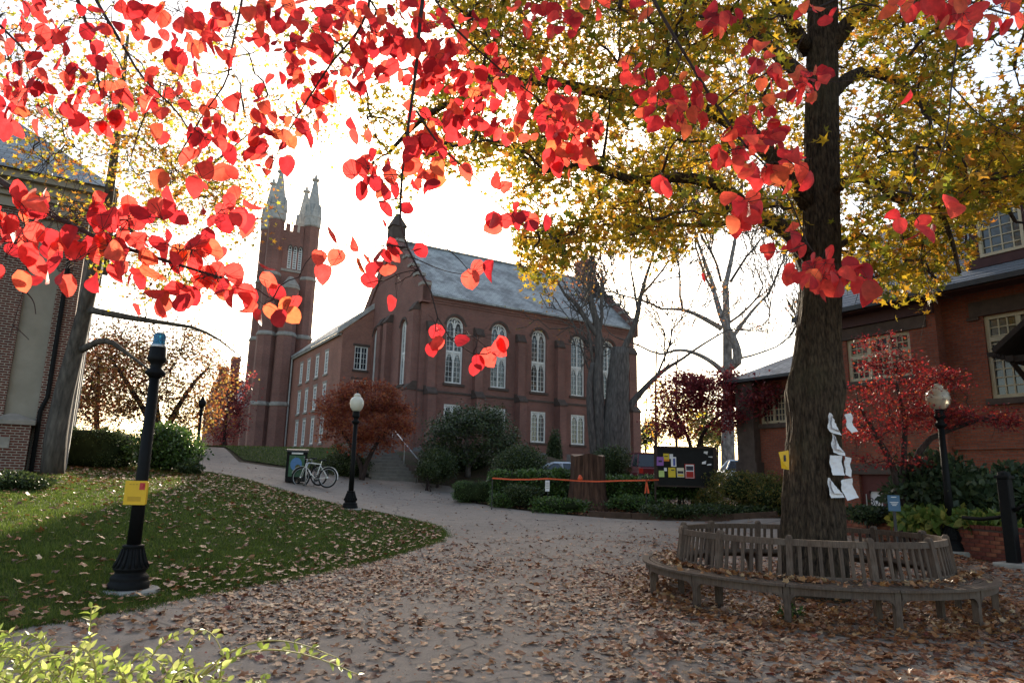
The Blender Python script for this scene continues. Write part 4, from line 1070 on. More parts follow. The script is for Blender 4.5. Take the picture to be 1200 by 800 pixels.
# ---- brick building on the left
LY = 20.0
l0 = P(76, 450, LY); l0[2] = 0
left = thing('brick_house', 'dark brick building with pale recessed panel, pilasters and slate roof', 'building', l0, AZ)
LB = .9; LE = float(P(70, 232, LY)[2]); pA = plane((0, 0, 0), -X_, -Y_)   # s runs to the left
def ls(px_): return float(along(l0 + ZZ * 5, -VX, px_))
sp0, sp1 = ls(59), ls(17)
pz0, pz1 = float(P(40, 562, LY - .6)[2]), LE - .9
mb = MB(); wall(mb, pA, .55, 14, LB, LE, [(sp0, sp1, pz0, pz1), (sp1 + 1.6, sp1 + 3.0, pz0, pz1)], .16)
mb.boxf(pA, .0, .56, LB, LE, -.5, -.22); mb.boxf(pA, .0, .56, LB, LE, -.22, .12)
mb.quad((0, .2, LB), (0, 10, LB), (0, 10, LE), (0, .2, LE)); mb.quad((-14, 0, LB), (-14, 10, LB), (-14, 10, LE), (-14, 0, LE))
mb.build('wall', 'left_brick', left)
for a, b in ((sp0, sp1), (sp1 + 1.6, sp1 + 3.0)):
    mb = MB(); mb.boxf(pA, a, b, pz0, pz1, -.2, -.14); mb.build('stucco_panel', 'stucco_panel', left)
    mb = MB(); mb.boxf(pA, a - .08, b + .08, pz0 - .16, pz0 - .002, -.1, .07); mb.build('sill', 'stone_trim', left)
mb = MB()
for k, (z0, z1, d) in enumerate(((LE - .75, LE - .45, .10), (LE - .45, LE - .3, .22), (LE - .3, LE, .34), (LE, LE + .22, .55))): mb.boxf(pA, -.3 - .1 * k, 14, z0 + .001, z1, -.2, d)
mb.boxf(plane((0, 0, 0), Y_, X_), .21, 10, LE - .45, LE + .22, -.1, .45)
mb.build('cornice', 'stucco_panel', left)
mb = MB(); zl = LE + .22
mb.quad((.65, -.7, zl), (-14, -.7, zl), (-14, 5, zl + 4.2), (-3.5, 5, zl + 4.2)); mb.quad((.65, -.7, zl), (-3.5, 5, zl + 4.2), (.65, 10.5, zl)); mb.quad((-3.5, 5, zl + 4.2), (-14, 5, zl + 4.2), (-14, 10.5, zl), (.65, 10.5, zl))
mb.build('roof', 'slate', left)
for k in range(3):                                                # white corner pilasters on the side wall
    mb = MB(); yy = 1.0 + k * 3.2; mb.box(.002, .32, yy, yy + .9, LB, LE - .46); mb.build('pilaster', 'pale_stone', left)
mb = MB(); q = .36; mb.tube([pA(q, LE - .8, .2), pA(q, 3.6, .2), pA(q + .12, 3.2, .2), pA(q + .12, LB, .2)], .06, 8); mb.build('downpipe', 'black_iron', left)
# gate pier
pp = G(6, 553); 
pier = thing('brick_pier', 'low brick gate pier with pale stone cap beside the brick building', 'pier', pp, AZ)
mb = MB(); mb.box(-.45, .45, -.45, .45, -.2, 1.3); mb.build('shaft', 'left_brick', pier)
mb = MB(); mb.loft([[(-.54, -.54, 1.3), (.54, -.54, 1.3), (.54, .54, 1.3), (-.54, .54, 1.3)], [(-.54, -.54, 1.42), (.54, -.54, 1.42), (.54, .54, 1.42), (-.54, .54, 1.42)], [(-.1, -.1, 1.62), (.1, -.1, 1.62), (.1, .1, 1.62), (-.1, .1, 1.62)]]); mb.build('cap', 'stone_trim', pier)
mb = MB(); mb.box(-.25, .02, -.475, -.451, .65, .95); mb.build('plaque', 'stone_trim', pier)

# ================================================================== ROUND BENCH
BR, BRI, BTOP, ZS, ZTOP = 2.30, 1.84, 1.75, .445, .93
bench = thing('circular_bench', 'weathered round teak bench encircling the big tree trunk', 'bench', (BC[0], BC[1], 0))
NB = 12; PH0 = R(-90 + 1.5)
def pol(r, a, z): return (r * math.cos(a), r * math.sin(a), z)
def arc_box(r0, r1, a0, a1, z0, z1, n=7, lean=0.0):
    m = MB(); rings = []
    for i in range(n + 1):
        a = a0 + (a1 - a0) * i / n
        rings.append([pol(r0, a, z0), pol(r1, a, z0), pol(r1 - lean, a, z1), pol(r0 - lean, a, z1)])
    m.loft(rings); return m
NS = 5; sw = (BR - BRI - .0) / NS
sec = 2 * math.pi / NB
seat_mesh, slat_mesh, lists = [], None, {}
for k in range(NB):
    rz = PH0 + k * sec
    def add(name, key, fn, parent=bench, rot=rz, jitter=0.0):
        if key not in lists:
            o = fn().build(name, 'teak', parent); lists[key] = o.data
        else: o = link(name, lists[key], parent)
        o.rotation_euler = (0, 0, rot); 
        if jitter: o.location = (random.uniform(-jitter, jitter), random.uniform(-jitter, jitter), random.uniform(-jitter, jitter))
        return o
    for j in range(NS):
        wide = sw if j < NS - 1 else sw + .02
        add('seat_slat', 'seat%d' % j, lambda: arc_box(BRI + j * sw + .006, BRI + j * sw + wide - .008, .003, sec - .003, ZS - .028, ZS), jitter=.002)
    add('apron', 'apron', lambda: arc_box(BR - .07, BR - .035, .02, sec - .02, ZS - .115, ZS - .03))
    add('top_rail', 'rail', lambda: arc_box(BTOP - .026, BTOP + .026, .017, sec - .017, ZTOP - .095, ZTOP - .02, lean=.008), jitter=.003)
    add('lower_rail', 'lrail', lambda: arc_box(BRI - .07, BRI - .03, .02, sec - .02, ZS + .0, ZS + .05))
    def post():
        m = MB(); w = .036
        m.loft([[(BRI - .06, -w, ZS - .06), (BRI + .02, -w, ZS - .06), (BRI + .02, w, ZS - .06), (BRI - .06, w, ZS - .06)], [(BTOP - .045, -w, ZTOP + .005), (BTOP + .038, -w, ZTOP + .005), (BTOP + .038, w, ZTOP + .005), (BTOP - .045, w, ZTOP + .005)], [(BTOP - .025, -w * .6, ZTOP + .03), (BTOP + .02, -w * .6, ZTOP + .03), (BTOP + .02, w * .6, ZTOP + .03), (BTOP - .025, w * .6, ZTOP + .03)]]); return m
    add('post', 'post', post)
    def leg(r):
        def f():
            m = MB(); w = .036; m.loft([[(r - .04, -w, -.03), (r + .032, -w, -.03), (r + .032, w, -.03), (r - .04, w, -.03)], [(r - .04, -w, ZS - .03), (r + .032, -w, ZS - .03), (r + .032, w, ZS - .03), (r - .04, w, ZS - .03)]]); return m
        return f
    add('leg', 'leg_out', leg(BR - .075)); add('leg', 'leg_in', leg(BRI - .02))
    def brace():
        m = MB(); m.box(BRI + .02, BR - .11, -.02, .02, ZS - .11, ZS - .032); return m
    add('bearer', 'bearer', brace)
    for sg in (-1, 1):
        def kn():
            m = MB(); pr = []
            for i in range(5):
                t = i / 4; pr.append((sg * (.037 + .11 * (1 - math.cos(t * math.pi / 2))), ZS - .22 + .105 * math.sin(t * math.pi / 2)))
            p2 = [(sg * .037, ZS - .115)] + pr
            m.loft([[(BR - .068, q[0], q[1]) for q in p2], [(BR - .037, q[0], q[1]) for q in p2]]); return m
        add('knee_brace', 'kn%d' % sg, kn)
    for j in range(7):
        a = rz + sec * (j + 1) / 8
        def sl_():
            m = MB(); w = .021
            m.loft([[(BRI - .045, -w, ZS + .02), (BRI - .025, -w, ZS + .02), (BRI - .025, w, ZS + .02), (BRI - .045, w, ZS + .02)], [(BTOP - .012, -w, ZTOP - .09), (BTOP + .010, -w, ZTOP - .09), (BTOP + .010, w, ZTOP - .09), (BTOP - .012, w, ZTOP - .09)]]); return m
        add('back_slat', 'bslat', sl_, rot=a)
# leaves lying on the seat and piled inside the ring
n = 1500; a = RNG.uniform(0, 2 * math.pi, n); r = BRI + .02 + RNG.exponential(.11, n)
k = (r < BR - .02) & (RNG.uniform(size=n) < .35 + .65 * (np.sin(3.1 * a + .6) * np.sin(5 * a) > -.15)); a, r = a[k], r[k]
pos = np.stack([BC[0] + r * np.cos(a), BC[1] + r * np.sin(a), ZS + .012 + RNG.uniform(0, .035, len(a))], 1)
tag(cloud('seat_leaf_litter', T_LIT, pos, frames_up(len(a), .4), RNG.uniform(.05, .105, len(a)), 'litter_orange'), 'drift of orange fallen leaves lying on the round bench seat', 'leaf litter', kind='stuff')
n = 3600; a = RNG.uniform(0, 2 * math.pi, n); r = np.sqrt(RNG.uniform(.5 ** 2, 2.7 ** 2, n)); x, y = BC[0] + r * np.cos(a), BC[1] + r * np.sin(a)
pos = np.stack([x, y, H(x, y) + .015 + RNG.uniform(0, .06, n)], 1)
tag(cloud('tree_foot_litter', T_LIT, pos, frames_up(n, .4), RNG.uniform(.05, .10, n), 'litter_orange'), 'orange brown leaves heaped under and inside the round bench', 'leaf litter', kind='stuff')

# ================================================================== LAMPS
def base_profile(s=1.0): return [(.215, 0), (.22, .03), (.22, .085), (.205, .10), (.20, .12), (.205, .14), (.195, .165), (.165, .185), (.16, .21), (.185, .235), (.19, .25), (.17, .275), (.135, .36), (.115, .44), (.108, .475), (.118, .485), (.118, .505), (.085, .515)]
def make_post(label, loc, group=None, hgt=2.62):
    t = thing('street_lamp', label, 'lamp', loc, 0, group)
    m = MB(); m.lathe(base_profile(), 32, flute=0); m.build('base', 'black_iron', t, True)
    m = MB()
    for j in range(16):
        a = 2 * math.pi * j / 16; m.tube([pol(.186, a, .255), pol(.15, a, .33), pol(.125, a, .41), pol(.112, a, .47)], [.016, .017, .014, .008], 5)
    m.build('flutes', 'black_iron', t, True)
    m = MB(); m.lathe([(.078, .5), (.070, 1.2), (.060, hgt - .16)], 24); m.build('pole', 'black_iron', t, True)
    m = MB(); m.lathe([(.064, hgt - .18), (.085, hgt - .16), (.115, hgt - .13), (.118, hgt - .10), (.07, hgt - .06), (.068, hgt), (.10, hgt + .03), (.112, hgt + .06), (.10, hgt + .09), (.098, hgt + .2), (.085, hgt + .21)], 24); m.build('collar', 'black_iron', t, True)
    m = MB(); m.lathe([(.34, -.16), (.34, .0), (.32, .02)], 24); m.build('footing', 'concrete', t)
    return t
def globe(t, z, mat, s=1.0):
    m = MB(); m.lathe([(.085 * s, z), (.13 * s, z + .03), (.185 * s, z + .12), (.205 * s, z + .22), (.195 * s, z + .32), (.15 * s, z + .40), (.10 * s, z + .43), (.095 * s, z + .45), (.11 * s, z + .47), (.07 * s, z + .52), (.02, z + .545)], 28); m.build('globe', mat, t, True)
    m = MB(); m.lathe([(.02, z + .53), (.03, z + .56), (.012, z + .60), (.003, z + .64)], 12); m.build('finial', 'black_iron', t, True)
g1 = G(150, 691)
lamp1 = make_post('black iron emergency post with blue light on top, on the lawn', g1, hgt=2.67)
lamp1.name = 'emergency_post'; lamp1['category'] = 'post'
m = MB(); m.lathe([(.082, 2.885), (.082, 2.92), (.074, 2.93), (.074, 3.02), (.066, 3.05), (.03, 3.065)], 24); m.build('blue_light', 'blue_lens', lamp1, True)
m = MB(); m.lathe([(.09, 2.86), (.09, 2.895), (.083, 2.91)], 24); m.build('light_ring', 'galvanised', lamp1, True)
# yellow call box on the post
zc = .98
cb = thing('call_box', 'yellow emergency call box with red button strapped to the black post', 'call box', (g1[0] + .01, g1[1] - .085, g1[2] + zc), R(8))
m = MB(); m.bevbox(-.11, .12, -.07, .0, 0, .26, .008); m.build('case', 'yellow_enamel', cb)
m = MB(); m.bevbox(-.118, .128, -.078, -.0702, -.008, .268, .004); m.build('front_plate', 'yellow_enamel', cb)
m = MB(); m.box(.045, .105, -.082, -.0785, .165, .245); m.build('button_plate', 'red_enamel', cb)
m = MB(); m.tube([(.075, -.0822, .213), (.075, -.098, .213)], [.022, .02], 14); m.build('button', 'red_enamel', cb)
m = MB()
for k in range(5): m.box(-.075, .075, -.081, -.0785, .035 + k * .011, .041 + k * .011)
m.build('speaker_slots', 'dull_ochre', cb)
m = MB()
for k in range(3): m.box(-.07 + k * .035, -.045 + k * .035, -.0805, -.0785, .222, .230)
m.build('lettering', 'dull_ochre', cb)
lamp2 = make_post('black lamp post with white globe beside the path and bicycle', G(410, 596), 'globe lamps')
globe(lamp2, 2.82, 'globe_glass')
g3 = P(1117, 640, 14.1); g3[2] = float(H(g3[0], g3[1])) + .02
lamp3 = make_post('black lamp post with clear pebbled globe in front of the red maple', g3, 'globe lamps')
globe(lamp3, 2.82, 'pebbled_glass', 1.12)
# distant lamp among the trees on the left
lamp4 = make_post('small distant dark lamp post behind the shrubs left of the path', P(229, 545, 34) * np.array([1, 1, 0]) + np.array([0, 0, 1.9]), 'globe lamps')
globe(lamp4, 2.82, 'black_iron', .9)

# ================================================================== PLANTER AND POST ON THE RIGHT
w0, w1 = G(1198, 660), G(1112, 646)
wd_ = (w1 - w0)[:2]; wl_ = float(np.linalg.norm(wd_)); wa = math.atan2(wd_[1], wd_[0])
wlen = wl_ + 3.2
pl = thing('planter_wall', 'low red brick planter wall behind the round bench', 'wall', w0, wa)
m = MB(); m.box(-2.0, wlen, -.20, -.012, -.3, .545); m.build('core', 'brown_stone', pl)
bm_ = None; BWD, BHT = .205, .065
def brick_mesh():
    m = MB(); m.bevbox(0, BWD, 0, .1, 0, BHT, .004); me = bpy.data.meshes.new('brick'); me.from_pydata(m.v, [], m.f); return me
m_plain('brick_a', (.20, .055, .035), .85, .2, var=.3, scale=9, bump=.2); m_plain('brick_b', (.14, .04, .03), .85, .2, var=.3, scale=9, bump=.2); m_plain('brick_c', (.24, .085, .05), .85, .2, var=.3, scale=9, bump=.2)
bms = []
for q in 'abc': me = brick_mesh(); me.materials.append(MAT('brick_' + q)); bms.append(me)
for row in range(7):
    x = -2.0 + (.107 if row % 2 else 0)
    while x < wlen - .2:
        o = link('brick', random.choice(bms), pl, (x, -.0985 + random.uniform(-.004, .004), -.02 + row * .0765)); x += .2165
m = MB()
for k in range(int((wlen + 2) / .111)): m.bevbox(-2.0 + k * .111, -2.0 + k * .111 + .1, -.23, .012, .5475, .612, .005)
cp = m.build('brick_coping', 'brick_b', pl); tag(cp, kind='stuff')
pz = G(1189, 664)
bol = thing('gate_post', 'thick black iron post with cap and chain at the path edge', 'post', pz, AZ)
m = MB(); m.bevbox(-.09, .09, -.09, .09, .06, 1.5, .012); m.build('shaft', 'black_iron', bol)
m = MB(); m.bevbox(-.12, .12, -.12, .12, 1.5, 1.55, .012); m.lathe([(.11, 1.55), (.095, 1.6), (.02, 1.63)], 12); m.build('cap', 'black_iron', bol)
m = MB(); m.bevbox(-.26, .26, -.24, .24, -.1, .07, .02); m.build('footing', 'concrete', bol)
ch = thing('chain_rail', 'drooping black rail chain running from the iron post over the planter', 'chain', pz)
cpts = [np.array(P(x_, y_, d_)) - pz for x_, y_, d_ in ((1128, 606, 13.2), (1150, 608, 12.9), (1170, 606, 12.6), (1186, 599, 12.3), (1200, 592, 12.0), (1240, 575, 11.5))]
m = MB(); m.tube(cpts, .035, 8); m.build('chain', 'black_iron', ch, True)
sg = P(1048, 600, 14.5); sg[2] = float(H(sg[0], sg[1]))
bs = thing('blue_sign', 'small blue sign on a post beside the basement door', 'sign', sg, R(-14))
m = MB(); m.box(-.025, .025, -.02, .02, -.1, .95); m.build('post', 'dark_metal', bs)
m = MB(); m.bevbox(-.115, .115, -.045, -.021, .76, 1.08, .006); pn = m.build('panel', 'sign_blue', bs)
m = MB()
for k, (w_, z_) in enumerate(((.05, 1.035), (.08, .93), (.06, .90), (.04, .87))): m.box(-w_, w_, -.0475, -.0452, z_, z_ + .014)
m.build('lettering', 'paper', bs)
pt_ = P(998, 600, 17.6); pt_[2] = float(H(pt_[0], pt_[1]))
tb = thing('round_planter', 'weathered barrel standing beside the basement door', 'barrel', pt_)
m = MB(); m.lathe([(.22, 0), (.27, .22), (.27, .4), (.23, .58), (.2, .58), (.2, .5)], 20); m.build('barrel', 'wicker_post', tb)
m = MB(); m.lathe([(.262, .1), (.275, .12), (.275, .16), (.268, .18)], 20); m.build('hoop', 'dark_metal', tb)

# ================================================================== NOTICE BOARD
nb = (P(769, 560, 24.2) + P(838, 560, 24.2)) / 2; ngz = float(H(nb[0], nb[1])); zt_, zb_ = float(P(803, 523, 24.2)[2]) - ngz, float(P(803, 570.5, 24.2)[2]) - ngz
hwid = float(P(838, 560, 24.2)[0] - P(769, 560, 24.2)[0]) / 2
nbo = thing('notice_board', 'black free-standing notice board pinned with flyers', 'notice board', (nb[0], nb[1], ngz), R(-3))
m = MB(); m.box(-hwid + .04, hwid - .04, -.02, .02, zb_ + .04, zt_ - .04); m.build('board', 'board_black', nbo)
for (x0, x1, z0, z1) in ((-hwid, hwid, zt_ - .06, zt_), (-hwid, hwid, zb_, zb_ + .05), (-hwid, -hwid + .06, zb_ + .051, zt_ - .061), (hwid - .06, hwid, zb_ + .051, zt_ - .061)):
    m = MB(); m.box(x0, x1, -.05, .05, z0, z1); m.build('frame', 'board_frame', nbo)
for sx in (-1, 1): m = MB(); m.box(sx * hwid - .04, sx * hwid + .04, -.035, .035, -.15, zt_ + .02) if False else m.box(sx * (hwid + .03) - .028, sx * (hwid + .03) + .028, -.03, .03, -.15, zt_ + .04); m.build('post', 'board_frame', nbo)
SB = 2 * hwid / 562.0                                             # metres per zoomed photo pixel on the board
fly = [(260, 252, 66, 84, 'paper_purple', 'purple flyer at the board edge', [('print_dark', -.25, .25, -.1, .1)]),
       (318, 215, 56, 72, 'paper_yellow', 'yellow flyer with orange foot beside the purple one', [('paper_orange', -.5, .5, -.5, -.25), ('print_dark', -.3, .3, .1, .2)]),
       (366, 205, 34, 46, 'paper', 'small white note next to the upper yellow flyer', []),
       (388, 255, 50, 92, 'paper', 'folded white and blue leaflet below the small note', [('print_blue', -.1, .3, -.4, .35)]),
       (270, 370, 52, 60, 'paper_green', 'pale green cut-out note low on the board', []),
       (308, 328, 26, 32, 'paper', 'tiny pinkish note above the green cut-out', []),
       (369, 355, 68, 90, 'paper_yellow', 'deep yellow flyer with dark heading, lower row', [('print_dark', -.1, .35, .2, .3)]),
       (451, 354, 68, 88, 'paper_cream', 'cream flyer with grey picture, lower row', [('print_dark', -.4, .4, -.1, .15), ('paper_yellow', -.4, .4, -.4, -.2)]),
       (540, 340, 92, 136, 'paper_red', 'large red poster with dark picture, lower row', [('paper', -.42, .42, -.47, .45), ('paper_red', -.38, .38, -.44, -.02), ('print_dark', -.36, .36, .05, .35)]),
       (608, 243, 54, 68, 'paper_yellow', 'yellow flyer with orange foot near the white leaflets', [('paper_orange', -.5, .5, -.5, -.28), ('paper_green', -.4, .4, .0, .3)]),
       (648, 225, 32, 44, 'paper', 'small white slip right of the second yellow flyer', []),
       (686, 210, 36, 120, 'paper', 'long curling white leaflet', []),
       (732, 238, 40, 84, 'paper', 'short curling white leaflet near the board post', []),
       (656, 326, 88, 68, 'paper_cream', 'wide cream notice below the leaflets', [('print_dark', -.35, .35, .1, .18)]),
       (618, 446, 44, 30, 'paper_green', 'small green slip at the bottom of the board', [])]
for i, (cx, cy, w_, h_, mt, lab, bands) in enumerate(fly):
    fx, fz_ = (cx - 501) * SB, zt_ - (cy - 108) * SB
    o = thing('flyer', lab, 'flyer', (nb[0] + fx, nb[1] - .026, ngz + fz_), R(-3), 'flyers pinned to the notice board')
    m = MB(); W2, H2 = w_ * SB / 2, h_ * SB / 2; cur = .05 if 'curling' in lab else .006; tl = .25 if 'curling' in lab else random.uniform(-.05, .05)
    rings = [[(-W2 + tl * z_ * .8 , -.001 - cur * abs(z_ / H2) ** 2, z_), (W2 + tl * z_ * .8, -.003 - cur * .6 * (z_ / H2) ** 2 - cur * .4, z_), (W2 + tl * z_ * .8, -.001 - cur * .6 * (z_ / H2) ** 2 - cur * .4, z_), (-W2 + tl * z_ * .8, .001 - cur * abs(z_ / H2) ** 2, z_)] for z_ in (-H2, -H2 / 2, 0, H2 / 2, H2)]
    m.loft(rings); m.build('sheet', mt, o)
    for k_, (bm__, a0_, a1_, b0_, b1_) in enumerate(bands):
        m = MB(); m.box(a0_ * 2 * W2, a1_ * 2 * W2, -.013 - .0012 * k_, -.0105 - .0012 * k_, b0_ * 2 * H2, b1_ * 2 * H2); m.build('print', bm__, o)

# ================================================================== STUMP, TAPE, PLAQUE, EDGING
sp = P(689, 588, 25.5); sp[2] = float(H(sp[0], sp[1]))
st = thing('tree_stump', 'tall reddish brown sawn tree stump behind the orange tape', 'stump', sp)
m = MB(); rings = []; nseg = 40
for i in range(13):
    z = -.1 + 2.02 * i / 12; r0 = .60 + .28 * math.exp(-max(z, 0) / .25) + .02 * math.sin(z * 3)
    rings.append([( (r0 + .045 * math.sin(7 * a + .5 * math.sin(z)) + .03 * math.sin(17 * a + z) + random.uniform(-.012, .012)) * math.cos(a), (r0 + .045 * math.sin(7 * a + .5 * math.sin(z)) + .03 * math.sin(17 * a + z)) * math.sin(a), z + (.05 * math.sin(3 * a) if i == 12 else 0)) for a in np.linspace(0, 2 * math.pi, nseg + 1)[:-1]])
m.loft(rings, True, False); m.build('trunk', 'stump_wood', st, True)
m = MB(); m.quad(*rings[-1]); m.build('sawn_top', 'cut_wood', st)
stakes = [(577, 563, 24.5), (642, 565, 24.2), (757, 566, 23.6)]
tp = []
for i, (x_, y_, d_) in enumerate(stakes):
    w = P(x_, y_, d_); z_ = float(H(w[0], w[1])); tp.append((w, z_))
    so = thing('stake', ['thin dark stake behind the boxwood at the tape end', 'thin stake in the bed carrying a paper tag', 'thin stake carrying the tape beside the notice board'][i], 'stake', (w[0], w[1], z_), 0, 'stakes holding the orange tape')
    m = MB(); m.tube([(0, 0, -.1), (0, 0, w[2] - z_ + .25 - .15 * (i == 0))], .018, 6); m.build('rod', 'dark_metal', so)
tpt = [P(577, 560, 24.42)] + [P(x_, y_, d_) for x_, y_, d_ in ((600, 561.5, 24.3), (620, 561.5, 24.25), (642, 560.5, 24.15), (662, 562, 24.3), (678, 563.2, 24.45), (700, 563.8, 24.4), (725, 563, 24), (757, 562.5, 23.55), (772, 562, 23.9))]
m = MB(); hh = .024
m.loft([[p + np.array([0, 0, -hh]), p + np.array([0, .004, -hh]), p + np.array([0, .004, hh]), p + np.array([0, 0, hh])] for p in tpt])
kt = P(757, 563, 23.5)
for dx_ in (-.06, .05): m.loft([[kt + np.array([0, 0, .02]), kt + np.array([.03, 0, .02]), kt + np.array([.03, .004, .02])], [kt + np.array([dx_, 0, -.42]), kt + np.array([dx_ + .06, 0, -.40]), kt + np.array([dx_ + .05, .004, -.4])]])
tag(m.build('barrier_tape', 'tape_orange'), 'orange plastic barrier tape strung across the planting bed', 'tape')
pgt = P(641.5, 568.5, 24.1); pgo = thing('paper_tag', 'narrow white paper tag hanging under the orange tape', 'tag', pgt)
m = MB(); m.box(-.075, .075, -.004, .004, -.2, .17); m.build('sheet', 'paper', pgo)
m = MB(); [m.box(-.05, .05, -.0065, -.0042, -.1 + k * .06, -.085 + k * .06) for k in range(4)]; m.build('print', 'wicker_post', pgo)
ob = P(680, 560, 24.6); obo = thing('cloth_tie', 'small orange cloth tied on the tape in front of the stump', 'cloth', ob)
m = MB(); m.ico((0, 0, 0), .09, 2, noise=.35, sq=(.9, .6, 1.3)); m.build('knot', 'tape_orange', obo, True)
pq = G(731, 595); pqo = thing('plaque_stand', 'small white tilted plaque on a stake beside the stump', 'plaque', pq)
m = MB(); m.tube([(0, 0, -.1), (0, 0, .62)], .03, 6); m.build('stake', 'black_iron', pqo)
m = MB(); m.boxf(lambda a, b, c: (a, b + c * .9 * 0 + (c - .62) * .0 + b * 0, c) if False else (a, -.02 + (c - .6) * .9 + b, c), -.19, .19, 0, .02, .58, .76); m.build('plate', 'paper', pqo)
eg = gpoly([(690, 604.5), (740, 607), (800, 608.5), (860, 608), (912, 605.5)])
for i, (a_, b_) in enumerate(zip(eg[:-1], eg[1:])):
    lab = ['beside the stump', 'before the plaque', 'before the notice board', 'behind the round bench'][i]
    an = math.atan2(b_[1] - a_[1], b_[0] - a_[0]); ll = math.hypot(b_[0] - a_[0], b_[1] - a_[1])
    eo = thing('edging_board', 'dark timber bed edging ' + lab, 'edging', (a_[0], a_[1], float(H(*a_))), an, 'timber edging of the bed')
    m = MB(); m.bevbox(.01, ll - .01, -.06, .06, -.15, .17, .01); m.build('timber', 'timber_edging', eo); eo.rotation_euler = (0, -math.atan2(float(H(*b_)) - float(H(*a_)), ll), an)

# ================================================================== BIN AND BICYCLE
bn = P(345, 576, 25.5); bn[2] = float(H(bn[0], bn[1]))
bino = thing('litter_bin', 'tall black and green litter bin with picture panel beside the bicycle', 'bin', bn, R(17))
m = MB(); m.bevbox(-.36, .36, -.36, .36, .04, 1.12, .03); m.build('body', 'black_iron', bino)
m = MB()
rg = []
for i in range(7):
    y_ = -.38 + .76 * i / 6; z_ = 1.12 + .10 * math.sin(math.pi * (.15 + .7 * i / 6)); rg.append([(-.38, y_, 1.10), (.38, y_, 1.10), (.38, y_, z_), (-.38, y_, z_)])
m.loft(rg); m.build('lid', 'dark_metal', bino, False)
m = MB(); m.bevbox(-.27, .27, -.372, -.361, .22, .98, .004); pnl = m.build('picture_panel', 'panel_green', bino)
m = MB(); m.quad(*[(-.02 + .2 * math.cos(t), -.374, .66 + .24 * math.sin(t)) for t in np.linspace(0, 2 * math.pi, 20)[:-1]]); m.build('globe_picture', 'panel_blue', pnl)
m = MB(); m.quad(*[(.05 + .10 * math.cos(t), -.3755, .56 + .09 * math.sin(t)) for t in np.linspace(0, 2 * math.pi, 12)[:-1]]); m.build('leaf_picture', 'azalea', pnl)
m = MB(); m.bevbox(-.37, -.361, -.25, .25, .2, 1.0, .003); m.build('side_panel', 'panel_green', bino)
m = MB(); m.bevbox(-.2, .2, -.40, -.36, 1.02, 1.08, .01); m.build('handle', 'galvanised', bino)
